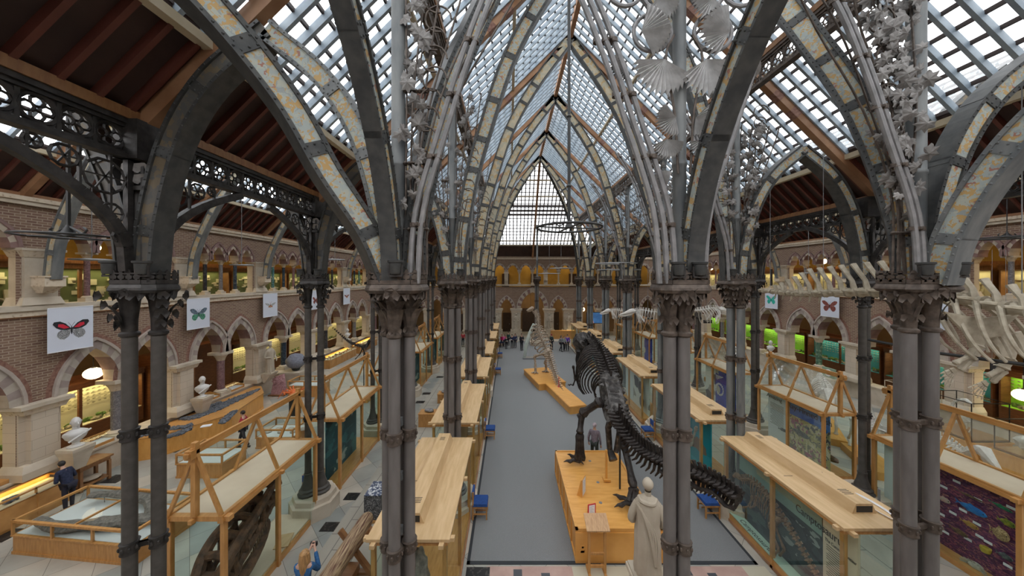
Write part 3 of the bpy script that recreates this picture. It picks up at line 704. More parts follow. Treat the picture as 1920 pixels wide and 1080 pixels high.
    for i in range(8):
        a, b = V((*pp[i], 0))*.93, V((*pp[(i+1) % 8], 0))*.93; L_ = (b-a).length; d = (b-a)/L_; nn = max(1, round(L_/.13)); nr = V((d.y, -d.x, 0))*.012
        for (z0, z1) in ((7.39, 7.46), (7.55, 7.575)): m.hexa([a+nr+V((0, 0, z0)), b+nr+V((0, 0, z0)), b-nr+V((0, 0, z0)), a-nr+V((0, 0, z0)), a+nr+V((0, 0, z1)), b+nr+V((0, 0, z1)), b-nr+V((0, 0, z1)), a-nr+V((0, 0, z1))])
        for k in range(nn):
            c = a+d*((k+.5)*L_/nn); h_ = .5*L_/nn
            out = [(-.35, 7.42), (.35, 7.42), (.2, 7.47), (.8, 7.48), (.9, 7.52), (.4, 7.54), (.5, 7.58), (.3, 7.61), (0, 7.63), (-.3, 7.61), (-.5, 7.58), (-.4, 7.54), (-.9, 7.52), (-.8, 7.48), (-.2, 7.47)]
            m.prism([c+d*(h_*u)+V((0, 0, z))+nr for u, z in out], -nr*2)
    m.build('cresting', mats[1], t, False)
    if upper:
        m = M(); ur = upper; m.lathe((0, 0, 0), [(ur*1.5, 7.39), (ur*1.5, 7.6), (ur, 7.66), (ur, 9.35), (ur*1.12, 9.37), (ur*1.12, 9.42), (ur, 9.44), (ur, up_z-.5), (ur*1.15, up_z-.48), (ur*1.15, up_z-.42), (ur*1.1, up_z-.4), (ur*1.5, up_z-.1), (ur*1.9, up_z)], 16)
        m.build('upper_shaft', IRONB, t)
    return t
rr = .185
OFFN = [(-rr, .02), (0, -rr), (rr, .0), (0, rr)]
OFFA = [(-.15, -.02), (.15, .02), (-.15, .3), (.15, .34)]
OFFA = [(-.155, -.1), (.155, .06)]
protoN = pier_kit('n', OFFN, .095, (.9, .74), .115, 'acanthus', (XNL[0], YP[0], 0), 'clustered iron pier with curling acanthus capital, first of the row left of the nave')
nk = [(k, []) for k in kids(protoN)]
for i in range(1, 7): copy_tree(protoN, (XNL[i], YP[i], 0), 0, 'clustered iron pier %s in the row along the left side of the nave' % ROWN[i], ks=nk)
protoR = pier_kit('r', [(.02, .24), (-.26, -.1), (.27, .0), (.44, .28)], .10, (.98, .72), .13, 'fern', (XNR[0], YNR[0], 0), 'thick clustered iron pier with fern capital, nearest on the right side of the nave')
protoR2 = pier_kit('r2', OFFN, .095, (.9, .8), .115, 'ivy', (XNR[1], YNR[1], 0), 'clustered iron pier with ivy capital, second back on the right of the nave', mats=(IRONB, BRONZE), seed=5)
rk = [(k, []) for k in kids(protoR2)]
for i in range(2, 7): copy_tree(protoR2, (XNR[i], YNR[i], 0), 0, 'clustered iron pier %s in the row along the right side of the nave' % ROWN[i], ks=rk)
protoC = pier_kit('c', [(-.165, 0), (.055, -.03), (-.02, .22), (.12, .2)], .1, (.82, .66), .105, 'fern', (2.86, 5.4, 0), 'iron pier with palm capital alone mid nave beside the pale robed statue', seed=9)
copy_tree(protoC, (3.02, 35.5, 0), 0, 'thin iron pier alone in the middle of the nave at the far end', ks=[(k, []) for k in kids(protoC)])
protoA = pier_kit('a', OFFA, .095, (.78, .62), None, 'ivy', (XAL[0], YP[0]+.05, 0), 'dark twin shafted iron pier with round leaf capital, nearest outer left one', mats=(SHAFTD, BLACKI), seed=3)
# short upper shaft and second capital under the aisle girder
def aisle_top(t):
    m = M(); m.lathe((0, 0, 0), [(.18, 7.39), (.18, 7.6), (.13, 7.65), (.13, 8.95)], 8)
    for q in range(4): m.tube([(.2*cos(q*PI/2+.7), .2*sin(q*PI/2+.7), 7.4), (.2*cos(q*PI/2+.7), .2*sin(q*PI/2+.7), 9.4)], .035, 6)
    m.bb(-.22, .22, -.22, .22, 8.93, 9.0).bb(-.2, .2, -.3, .3, 9.42, 10.06)
    m.build('upper_shaft', BLACKI, t)
    m = M(); rn = random.Random(4)
    for q in range(14):
        a = q*2*PI/7; d = (cos(a), sin(a), 0); petal(m, (d[0]*.24, d[1]*.24, 9.1+.18*(q > 6)), d, .11, k=9)
    m.build('upper_capital', LEAFM, t)
aisle_top(protoA); ak = [(k, []) for k in kids(protoA)]
for i in range(1, 7): copy_tree(protoA, (XAL[i], YP[i], 0), 0, 'twin shafted iron pier %s in the outer row on the left' % ROWN[i], ks=ak)
for i in range(1, 7): copy_tree(protoA, (XAR[i], YP[i]+.05, 0), 0, 'twin shafted iron pier %s in the outer row on the right' % ROWN[i], ks=ak)

# ================================================================ riveted arch ribs
def rib(lb, pts, n, w_=.36, th=.2, web=OCHREC, flange=IRON, near=0, cat='iron arch', grp=None, name='iron_arch', tip=None):
    pts = [V(p) for p in pts]; n = V(n).normalized(); o = pts[0]; t = thing(name, lb, cat, o, 0, grp)
    N_ = []
    for i in range(len(pts)):
        a = pts[max(0, i-1)]; b = pts[min(len(pts)-1, i+1)]; N_.append(n.cross((b-a).normalized()).normalized())
    def strip(m, a0, a1, t0, mi=0):
        base = len(m.v)
        for p, q in zip(pts, N_):
            for aa, tt in ((a0, -t0), (a1, -t0), (a1, t0), (a0, t0)): m.v.append(tuple(p+q*aa+n*tt))
        for i in range(len(pts)-1):
            for j in range(4):
                j2 = (j+1) % 4; m.f.append((base+i*4+j, base+i*4+j2, base+i*4+4+j2, base+i*4+4+j)); m.m.append(mi)
        m.f.append((base, base+1, base+2, base+3)); m.m.append(mi); e = base+(len(pts)-1)*4; m.f.append((e+3, e+2, e+1, e)); m.m.append(mi)
    fw = w_*(.17 if near else .12); flm = M(o)
    m = M(o); strip(m, -w_/2+.01, w_/2-.01, th/2); m.build('painted_web', web, t, False)
    for s in (-1, 1):
        m = M(o) if near else flm; a0, a1 = (s*w_/2, s*(w_/2-fw)) if s > 0 else (-w_/2, -w_/2+fw)
        strip(m, min(a0, a1), max(a0, a1), th/2+.035)
        if near:
            d = 0; step = .13 if near > 1 else .2
            for i in range(len(pts)-1):
                a, b = pts[i], pts[i+1]; L_ = (b-a).length; u = d
                while u < L_:
                    c = a+(b-a)*(u/L_)+N_[i]*(s*(w_/2-fw/2))
                    for sg in (-1, 1): m.blob(c+n*(sg*(th/2+.037)), .017, 5, 4)
                    u += step
                d = u-L_
        if near: m.build('flange', flange, t, False)
    L_ = 0; nxt = .9
    mj = flm
    for i in range(len(pts)-1):
        seg = (pts[i+1]-pts[i]).length
        if L_+seg > nxt:
            c = pts[i]; u = (pts[i+1]-pts[i]).normalized(); q = N_[i]; h_ = .09 if near else .07
            p = [c+u*a+q*b+n*cc for cc in (-(th/2+.02), th/2+.02) for a, b in ((-h_, -w_/2), (h_, -w_/2), (h_, w_/2), (-h_, w_/2))]
            pm = M(o) if near else mj; pm.hexa(p)
            if near:
                for a in (-.055, .055):
                    for b in (-.3, 0, .3):
                        for sg in (-1, 1): pm.blob(c+u*a+q*(b*w_)+n*(sg*(th/2+.022)), .018, 5, 4)
                pm.build('joint_plate', flange, t, False)
            nxt += 1.35
        L_ += seg
    if not near: mj.build('flange', flange, t, False)
    return t
NAVP = [(0, 7.4), (.08, 8.6), (.43, 10.6), (.92, 12.3), (1.74, 14.6), (2.98, 16.7), (4.77, 19.0)]
NARP = [(0, 7.4), (.12, 8.5), (.5, 9.8), (1.15, 10.8), (2.15, 11.6)]
OUTP = [(0, 7.45), (.15, 8.6), (.6, 9.8), (1.4, 11.3), (2.6, 12.9), (4.3, 14.2)]
ENDP = [(0, 7.4), (.1, 8.4), (.55, 9.8), (1.0, 11.0), (1.6, 12.2), (2.35, 13.3)]
def prof3(prof, x0, y, half, s, k=4):
    hw = prof[-1][0]; return curve([(x0+s*a*half/hw, y, z) for a, z in prof], k)
for i in range(1, 6):
    y = YP[i]; near = 1 if i == 1 else 0
    for s, x0, sd in ((1, XNL[i]+.2, 'left'), (-1, XNR[i]-.2, 'right')):
        p = prof3(NAVP, x0, y, abs(XC-x0), s, 5); rib('%s half of the great painted nave arch at the iron pier %s' % (sd, ROWN[i]), p, (0, 1, 0), .46, .2, OCHREC if i > 1 else OCHRE, IRON, near, grp='great nave arches')
# diagonal hip arches from the nearest nave piers and from the last ones
for (x0, y0_, s, sy, nm, nr) in ((XNL[0]+.15, YP[0]+.1, 1, 1, 'painted arch behind two grey pipes, rising right from the nearest left nave pier', 2), (XNR[0]-.1, YNR[0], -1, 1, 'broad ochre and blue painted arch rising leftwards from the thick pier on the right', 2),
                               (XNL[6], YP[6], 1, -1, 'distant diagonal iron arch leaning inwards on the left of the far end', 0), (XNR[6], YP[6], -1, -1, 'distant diagonal iron arch leaning inwards on the right of the far end', 0)):
    ye = YR0 if sy > 0 else YR1; pr = []
    for a, z in NAVP: t = a/4.77; pr.append((x0+(XC-x0)*t, y0_+(ye-y0_)*t, z))
    d = V((XC-x0, ye-y0_, 0)).normalized(); rib(nm, curve(pr, 6), (d.y*-s if s > 0 else d.y, d.x*s if s > 0 else -d.x, 0), .44 if nr else .3, .22, OCHRE if nr else OCHREC, IRON, nr)
# narrow aisle arches
for i in range(7):
    y = YP[i]; near = 2 if i == 0 else (1 if i == 1 else 0)
    for sd, xa, xb in (('left', XAL[i], XNL[i]), ('right', XNR[i], XAR[i])):
        yy = y if sd == 'left' else (y+.4 if i == 0 else y); half = (xb-xa)/2
        for s, x0, q in ((1, xa+.12, 'outer' if sd == 'left' else 'inner'), (-1, xb-.12, 'inner' if sd == 'left' else 'outer')):
            wb = (OCHRED if sd == 'left' and s > 0 else OCHRE) if i < 2 else (OCHRED if sd == 'left' and s > 0 else OCHREC)
            rib('%s half of the narrow %s aisle arch at the iron pier %s' % (q, sd, ROWN[i]), prof3(NARP, x0, yy, half-.12, s, 5), (0, 1, 0), .34, .26, wb, IRONB if i == 0 and s < 0 else IRON, near, grp='narrow aisle arches')
# outer aisle arches: wall corbel half and pier half
for i in range(0, 7):
    y = YW[i+1]; yq = YP[i]
    for sd in ('left', 'right'):
        f = (lambda x: x) if sd == 'left' else mx
        xr = (-XW+.5+XE)/2
        pw = curve([(f(-XW+.45+a), y+(yq-y)*a/8.6, z) for a, z in OUTP], 4)
        rib('tall outer aisle arch half rising from the %s corbel of the %s wall' % (ORD[i], sd), pw, (0, 1, 0), .3, .2, OCHRED if sd == 'left' and i < 1 else OCHREC, IRONB, 1 if i < 2 else 0, grp='outer aisle arches')
        xa = XAL[i]-.15 if sd == 'left' else mx(XAR[i])-.15
        pw = curve([(f(xa-a*1.0), yq, z) for a, z in OUTP], 4)
        if not (sd == 'right' and i == 0): rib('outer aisle arch half rising from the %s outer iron pier on the %s' % (ORD[i], sd), pw, (0, 1, 0), .3, .2, OCHRED, IRON, 0, grp='outer aisle arches')
# arches running from the nearest piers back over the camera
def back_arch(lb, x0, y0_, pr, w_, th, web, fl, dirn):
    d = V((dirn[0], dirn[1], 0)).normalized(); p = curve([(x0+d.x*a, y0_+d.y*a, z) for a, z in pr], 6)
    rib(lb, p, (-d.y, d.x, 0), w_, th, web, fl, 2)
BK = [(0, 7.4), (.1, 8.2), (.45, 9.2), (1.0, 10.1), (1.75, 10.9), (3.0, 11.9), (4.4, 12.6)]
BD = [(0, 7.4), (.35, 8.2), (.9, 9.0), (1.44, 9.9), (2.3, 10.8), (3.4, 11.5)]
back_arch('steep dark iron arch beside the tall shaft of the nearest left nave pier', XNL[0]-.02, YP[0]-.2, BK, .3, .18, OCHRE, IRON, (0, -1))
back_arch('steep dark iron arch rising rightwards out of the top from the lone middle pier', 2.98, 5.3, BK, .3, .2, OCHRE, IRON, (.02, -1))
back_arch('broad ochre painted arch sweeping up leftwards from the nearest left nave pier', XNL[0]-.15, YP[0]-.1, BD, .36, .26, OCHRE, IRON, (-1, -1))
back_arch('light edged painted arch sweeping up rightwards from the thick right pier', XNR[0]+.1, YNR[0]-.25, [(0, 7.4), (.2, 8.3), (.6, 9.2), (1.1, 9.9), (1.9, 10.6), (3.2, 11.5)], .36, .3, OCHRE, IRONB, (.15, -1))

# grey pipes clamped in pairs
def pipes(lb, x0, y, s, half, prof, n=2, gap=.13, y2=None):
    pr = [(x0+s*a*half/prof[-1][0], y-.16, z) for a, z in prof]; o = V(pr[0]); t = thing('pipe_run', lb, 'pipes', o, 0, 'clamped pipe runs')
    for k in range(n):
        c = curve([(x+s*(k-.5)*gap*1.0, yy-.02*k, z-.0) for x, yy, z in pr], 5); M(o).tube(c, .045, 8).build('pipe', PIPEM, t)
    c = curve(pr, 5)
    for i in range(4, len(c)-1, 4):
        p = c[i]; m = M(o)
        for k in range(n): m.tube([p+V((s*(k-.5)*gap, 0, -.035)), p+V((s*(k-.5)*gap, 0, .035))], .062, 8)
        m.beam(p+V((-.06, -.0, 0)), p+V((.06, 0, 0)), .12, .05); m.blob(p+V((0, -.07, 0)), .03, 6, 4)
        m.beam(p, p+V((0, .14, 0)), .04, .04); m.build('clamp', BRONZE, t)
PIPP = [(0, 7.4), (.12, 8.6), (.6, 10.0), (1.0, 11.1), (1.55, 12.3), (2.35, 13.4)]
pipes('pair of grey pipes climbing the painted arch of the nearest left nave pier', XNL[0]+.32, YP[0]-.05, 1, 2.0, PIPP)
pipes('three grey pipes leaning left from the lone middle pier', 2.62, YP[0]-.05, -1, 2.15, PIPP, 3, .14)
pipes('pair of pale pipes leaning right from the lone middle pier', 3.1, YP[0]-.0, 1, 2.1, PIPP)
pipes('pair of brownish pipes climbing left from the thick pier on the right', 7.15, YNR[0]-.1, -1, 2.2, PIPP)
for i in range(1, 4):
    pipes('pair of thin pipes beside the right nave arch at the iron pier %s' % ROWN[i], XNR[i]-.35, YNR[i]-.1, -1, 2.0, PIPP)

# bracket tracery below the aisle girders
def bracket(lb, x, y, s):
    o = V((x, y, 7.5)); t = thing('iron_bracket', lb, 'bracket', o, 0, 'arched brackets under the aisle girders'); m = M(o)
    c = [V((x, y+s*(.22+1.75*(u**1.9)), 7.7+1.68*u**.8 if u > 0 else 7.6)) for u in [k/9 for k in range(10)]]
    for i in range(9): m.beam(c[i], c[i+1], .14, .12, (1, 0, 0))
    m.build('arc', BLACKI, t, False); m = M(o)
    m.beam((x, y+s*.2, 7.7), (x, y+s*.2, 9.4), .08, .08)
    for k in range(3, 9):
        p = c[k]; m.beam(p, (x, p.y, 9.4), .03, .04) if k % 2 else None
    for (dy, dz, r_) in ((.5, 9.05, .26), (.42, 8.5, .15), (.95, 9.2, .15), (1.25, 9.28, .09), (.33, 8.15, .08)):
        m.tube([(x, y+s*dy+cos(q*PI/5)*r_, dz+sin(q*PI/5)*r_) for q in range(10)], .022, 4, closed=True)
        for q in range(6): m.beam((x, y+s*dy, dz), (x, y+s*dy+cos(q*PI/3)*r_, dz+sin(q*PI/3)*r_), .02, .02)
    m.build('tracery', BLACKI, t, False)
for i in range(7):
    for s, w_ in ((-1, 'camera side'), (1, 'far side')):
        bracket('black pierced bracket on the %s of the outer left iron pier %s' % (w_, ROWN[i]), XAL[i], YP[i], s)
        if i: bracket('dark pierced bracket on the %s of the outer right iron pier %s' % (w_, ROWN[i]), XAR[i], YP[i], s)

# ================================================================ wrought foliage
def maple(m, c, nrm, up, r, mi=0):
    n = V(nrm).normalized(); u = (V(up)-n*V(up).dot(n)).normalized(); s = n.cross(u); c = V(c); b = len(m.v)
    prof = [(0, 1.0), (.22, .74), (.42, .62), (.62, .74), (.85, .98), (1.02, .72), (1.25, .62), (1.5, .8), (1.75, .92), (2.0, .66), (2.4, .7), (2.75, .4)]
    ring = prof+[(PI, .16)]+[(2*PI-a, rr_) for a, rr_ in reversed(prof[1:])]
    m.v.append(tuple(c+n*r*.16))
    for a, rr_ in ring: m.v.append(tuple(c+u*(cos(a)*rr_*r)+s*(sin(a)*rr_*r)-n*(r*.12*rr_)))
    k = len(ring)
    for i in range(k): m.f.append((b, b+1+i, b+1+(i+1) % k)); m.m.append(mi)
def fan(m, c, d, nrm, r, mi=0, k=15, spread=2.5):
    d = V(d).normalized(); n = V(nrm); n = (n-d*n.dot(d)).normalized(); s = d.cross(n); c = V(c); b = len(m.v); m.v.append(tuple(c))
    for i in range(2*k+1):
        a = -spread/2+spread*i/(2*k); rr_ = r*(1.0 if i % 2 else .86)*(1-.12*abs(a)); m.v.append(tuple(c+d*(cos(a)*rr_)+s*(sin(a)*rr_)+n*(.035*(1 if i % 2 else -1))))
    for i in range(2*k): m.f.append((b, b+1+i, b+2+i)); m.m.append(mi)
def foliage(lb, x, y, s, zr, n, seed, w0=.25, w1=1.0, r=.13, stems=5, side=0, leaf=1.):
    rn = random.Random(seed); o = V((x, y, 7.6)); t = thing('wrought_foliage', lb, 'ironwork', o, 0, 'wrought leaf work in the spandrels')
    m = M(o); tops = []
    for k in range(stems):
        dx = s*(.14+.06*k); pts = [(x+dx, y-.06-.03*(k % 2), 7.55)]
        for z in (9, 10.5, 12, zr): pts.append((x+dx+s*max(0, (z-9.5))*.09*k+rn.uniform(-.02, .02), y-.05+rn.uniform(-.08, .08), z))
        c = curve(pts, 4); m.tube(c, .018, 5)
        for z in (8.3, 9.4, 10.6): m.lathe((x+dx, y-.07, z), [(.02, -.03), (.045, 0), (.02, .03)], 6)
    m.build('stem', BRONZE, t); m = M(o)
    for k in range(n):
        z = 8.6+(zr-8.6)*(k/n)**.75+rn.uniform(-.15, .15); f = (z-8.2)/(zr-8.2); wx = w0+(w1-w0)*f
        p = V((x+s*(.1+rn.random()*wx), y-.12+rn.uniform(-.15, .15), z)); q = V((rn.uniform(-.6, .6), -1, rn.uniform(-.7, .2)))
        maple(m, p, q, (rn.uniform(-1, 1), 0, rn.uniform(-1, .6)), r*(.7+.7*rn.random())*leaf)
    m.build('leaves', LEAFM, t, False); m = M(o)
    for k in range(stems*2):
        z = 9.8+k*.33; cx = x+s*(.45+.03*k+.1*rn.random()); r_ = .16+.1*rn.random()
        m.tube([(cx+cos(q*PI/7)*r_, y-.1, z+sin(q*PI/7)*r_) for q in range(12)], .016, 5)
    m.build('scroll', BRONZE, t)
    return t
foliage('grey maple leaf ironwork right of the tall shaft on the nearest left nave pier', XNL[0], YP[0], 1, 13.0, 60, 11, .25, .62, .13, 7)
foliage('dense grey ivy leaf ironwork left of the tall shaft on the thick right pier', XNR[0], YNR[0], -1, 13.2, 190, 12, .5, 1.05, .135, 7)
for i in range(1, 5):
    foliage('dark leafy ironwork on the nave side of the left iron pier %s' % ROWN[i], XNL[i], YP[i], 1, 13.4, 30, 20+i, .3, .6, .13, 4)
    foliage('leafy ironwork on the aisle side of the left iron pier %s' % ROWN[i], XNL[i], YP[i], -1, 12.4, 40, 70+i, .3, .9, .12, 4)
    foliage('pale leafy ironwork on the nave side of the right iron pier %s' % ROWN[i], XNR[i], YNR[i], -1, 13.4, 60 if i < 3 else 30, 30+i, .3, .7, .13, 5)
    foliage('pale leafy ironwork on the aisle side of the right iron pier %s' % ROWN[i], XNR[i], YNR[i], 1, 12.4, 70 if i < 3 else 30, 40+i, .3, .9, .13, 5)
# palm fans and rings around the middle pier
o = V((2.86, 5.4, 9)); t = thing('wrought_foliage', 'pleated palm fans and pipe rings on both sides of the lone middle pier', 'ironwork', o, 0, 'wrought leaf work in the spandrels')
for s in (-1, 1):
    x = 2.86
    for (dx, z, r_) in ((.5, 11.55, .31),):
        M(o).tube([(x+s*dx+cos(q*PI/12)*r_, 5.3, z+sin(q*PI/12)*r_) for q in range(24)], .033, 8, closed=True).build('ring', PIPEM, t)
    M(o).tube([(x+s*(.95+.28*cos(q)), 5.3, 12.25+.26*sin(q)) for q in [PI+PI*k/8 for k in range(9)]], .033, 8).build('ring', PIPEM, t)
    M(o).tube([(x+s*(.4+.26*cos(q)), 5.3, 12.2+.26*sin(q)) for q in [PI+PI*k/8 for k in range(9)]], .033, 8).build('ring', PIPEM, t)
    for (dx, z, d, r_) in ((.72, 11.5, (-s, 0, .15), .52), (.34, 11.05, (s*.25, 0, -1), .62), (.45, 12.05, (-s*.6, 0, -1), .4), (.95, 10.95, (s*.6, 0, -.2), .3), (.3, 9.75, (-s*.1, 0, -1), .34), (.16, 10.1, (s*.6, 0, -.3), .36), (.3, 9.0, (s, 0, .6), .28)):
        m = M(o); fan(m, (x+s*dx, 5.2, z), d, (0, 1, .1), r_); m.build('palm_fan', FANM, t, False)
    M(o).tube(curve([(x+s*.1, 5.25, 9.2), (x+s*.16, 5.25, 10.2), (x+s*.3, 5.25, 11.1), (x+s*.15, 5.28, 11.5)], 4), .02, 6).build('stem', BRONZE, t)

# ================================================================ hanging lamp rings and floodlights
def ring_lamp(lb, c, r, rod=.02, tube_=.028, top=13, mt=IRON, arm=True):
    c = V(c); t = thing('hanging_lamp_ring', lb, 'chandelier', c, 0, 'iron lamp rings hanging from the roof')
    M(c).tube([c+V((cos(q*PI/16)*r, sin(q*PI/16)*r, 0)) for q in range(32)], tube_, 8, closed=True).build('ring', mt, t)
    m = M(c).tube([c+V((0, 0, -.02)), c+V((0, 0, top-c.z))], rod, 8)
    for z in (1.2, 3.2): m.lathe((c.x, c.y, c.z+z), [(rod, -.05), (rod*1.6, 0), (rod, .05)], 8)
    m.build('rod', mt, t)
    m = M(c)
    for q in range(2): a = q*PI/2+.2; m.tube([c+V((cos(a)*r, sin(a)*r, 0)), c+V((-cos(a)*r, -sin(a)*r, 0))], tube_*.7, 6)
    if arm:
        for s in (-1, 1): m.tube(curve([c+V((0, 0, .2)), c+V((s*.15, 0, .12)), c+V((s*.28, 0, .05)), c+V((s*.36, 0, .12)), c+V((s*.3, 0, .17))], 4), .02, 6)
        m.lathe(tuple(c), [(.12, 0), (.1, .08), (.04, .2), (.02, .26)], 10)
    m.build('cross_arm', mt, t); return t
DKI = mat('very_dark_iron', (.03, .03, .03), rough=.5)
ring_lamp('large dark iron lamp ring on a long rod in the middle of the nave', P(1067, 427, 9.2), .92, .045, .035, 17, DKI)
ring_lamp('dark iron lamp ring on a grey rod hanging at the upper left', P(128, 443, 6.3), .66, .032, .02, 14, DKI)
ring_lamp('black iron lamp ring at the right edge', P(1888, 446, 13), .8, .014, .03, 14, DKI)
k = 0
for x, y, d, r_, q in ((172, 487, 11.6, .5, 'small pale lamp ring before the left gallery, left of the nearest dark pier'), (453, 497, 17.3, .5, 'small pale lamp ring before the left gallery, in the second wide bay'),
                    (628, 487, 22, .6, 'lamp ring beside the second outer pier on the left'), (1030, 513, 32, 1.1, 'lamp ring low over the far end of the nave, leftmost of the far group'), (1160, 506, 25, 1.6, 'grey lamp ring of the far group, second from its right end'),
                    (1155, 494, 21, 1.3, 'thin lamp ring of the far group just above the others'), (1052, 503, 28, .95, 'thin lamp ring on a cord left of the far group'), (1516, 512, 20, .45, 'small lamp ring high by the first butterfly banner on the right')):
    ring_lamp(q, P(x, y, d), r_, .012, .03, 13.5, GRYM, False)
def flood(lb, p):
    p = V(p); t = thing('floodlight', lb, 'floodlight', p, 0, 'floodlights standing on the pier plates')
    M(p).lathe(tuple(p), [(.07, 0), (.085, .02), (.095, .17), (.115, .18), (.12, .21), (.11, .215)], 16).build('housing', IRON, t)
    m = M(p); m.beam(p+V((-.1, 0, -.03)), p+V((-.1, 0, .14)), .02, .03).beam(p+V((.1, 0, -.03)), p+V((.1, 0, .14)), .02, .03).bb(p.x-.11, p.x+.11, p.y-.02, p.y+.02, p.z-.04, p.z-.01); m.build('yoke', BLKI if False else BLACKI, t)
for nm, x, y in (('left', XAL[0]-.28, YP[0]-.1), ('right', XAL[0]+.27, YP[0]-.12)): flood('grey floodlight, %s one of the pair on the nearest outer pier on the left' % nm, (x, y-.12, 7.55))
flood('grey floodlight beside the tall shaft of the nearest pier left of the nave', (XNL[0]+.1, 4.98, 7.55))
for nm, x in (('left', 2.66), ('right', 3.0)): flood('grey floodlight, %s one of the pair on the lone middle pier' % nm, (x, 5.05, 7.53))
for nm, x in (('left', 7.02), ('right', 7.62)): flood('pale grey floodlight, %s one of the pair on the thick right pier' % nm, (x, 5.4, 7.54))
for i in (1, 2):
    for nm, dx in (('left', -.3), ('right', .3)):
        flood('small floodlight, %s of two on the left nave pier %s' % (nm, ROWN[i]), (XNL[i]+dx, YP[i]-.3, 7.55)); flood('small floodlight, %s of two on the right nave pier %s' % (nm, ROWN[i]), (XNR[i]+dx, YNR[i]-.3, 7.55))
        flood('small floodlight, %s of two on the outer left pier %s' % (nm, ROWN[i]), (XAL[i]+dx*.9, YP[i]-.3, 7.55))
# ================================================================ display cases
def flat_case(o, L_, W_, lb, mural=None, sgn=1):
    """flat topped oak and glass case; o = near left floor corner; runs along +Y"""
    x, y, _ = o; t = thing('display_case', lb, 'display case', (x+W_/2, y+L_/2, 0)); oo = (x+W_/2, y+L_/2, 0); h = 2.5
    m = M(oo); m.bb(x+.04, x+W_-.04, y+.04, y+L_-.04, 0, .28); m.build('base', OAK, t, False)
    for px_ in (x+.02, x+W_-.10):
        for py_ in (y+.02, y+L_/2-.04, y+L_-.10):
            if px_ > x+.1 and abs(py_-y-L_/2) < .1 and False: continue
            M(oo).bb(px_, px_+.08, py_, py_+.08, 0, h-.1).build('post', OAK, t, False)
    m = M(oo)
    for px_ in (x+.02, x+W_-.06): m.bb(px_, px_+.05, y, y+L_, .02, .1)
    m.build('foot_rail', TIMB, t, False)
    m = M(oo); m.bb(x-.05, x+W_+.05, y-.05, y+L_+.05, h-.06, h).bb(x, x+W_, y, y+L_, h-.16, h-.06, 1)
    for py_ in (y+.06, y+L_/2, y+L_-.06):
        m.bb(x-.13, x+W_+.13, py_-.045, py_+.045, h-.10, h-.03, 0)
    for px_ in (x+.1, x+W_-.1): m.bb(px_-.045, px_+.045, y-.14, y+L_+.14, h-.12, h-.05, 0)
    m.build('top_board', [OAKP, OAK], t, False)
    # light box along the middle of the top
    a, b = .32, .22; xc = x+W_/2-.05*sgn; y0, y1 = y+.35, y+L_-.12; z0, z1 = h, h+.21
    m = M(oo); m.hexa([(xc-a/2-.1, y0, z0), (xc+a/2+.1, y0, z0), (xc+a/2+.1, y1, z0), (xc-a/2-.1, y1, z0), (xc-b/2-.06, y0, z1), (xc+b/2+.06, y0, z1), (xc+b/2+.06, y1, z1), (xc-b/2-.06, y1, z1)])
    lbx = m.build('light_box', OAKP, t, False)
    m = M(oo)
    for k in range(4):
        yy = y1-.25-.05*k; M(oo).bb(xc-.07, xc+.07, yy, yy+.015, z1, z1+.004).build('ventilation_slot', BLK, lbx, False); yy = y0+.3+.05*k; M(oo).bb(xc-.1, xc+.1, yy, yy+.015, z1, z1+.004).build('ventilation_slot', BLK, lbx, False)
    m.bb(xc-.17, xc+.17, y0-.004, y0+.01, z0+.03, z1-.05); m
    m.build('end_opening', BLK, lbx, False); M(oo).bb(x+.2, x+.42, y+L_*.45, y+L_*.45+.012, h, h+.004).build('cable_slot', BLK, t, False)
    m = M(oo); e = .012
    m.quad((x+e, y, .28), (x+e, y+L_, .28), (x+e, y+L_, h-.1), (x+e, y, h-.1)); m.quad((x+W_-e, y, .28), (x+W_-e, y+L_, .28), (x+W_-e, y+L_, h-.1), (x+W_-e, y, h-.1))
    m.quad((x, y+e, .28), (x+W_, y+e, .28), (x+W_, y+e, h-.1), (x, y+e, h-.1)); m.quad((x, y+L_-e, .28), (x+W_, y+L_-e, .28), (x+W_, y+L_-e, h-.1), (x, y+L_-e, h-.1))
    m.build('glass', GREENG, t, False)
    if mural:
        mats, xp, sp = mural; m = M(oo)
        m.bb(xp-.02, xp+.02, y+sp[0]*L_, y+sp[1]*L_, .28, h-.16, 0)
        if len(sp) > 2: m.bb(xp-.022, xp+.022, y+sp[2]*L_, y+sp[3]*L_, .28, h-.16, 1)
        m.build('backdrop_panel', mats, t, False)
    return t
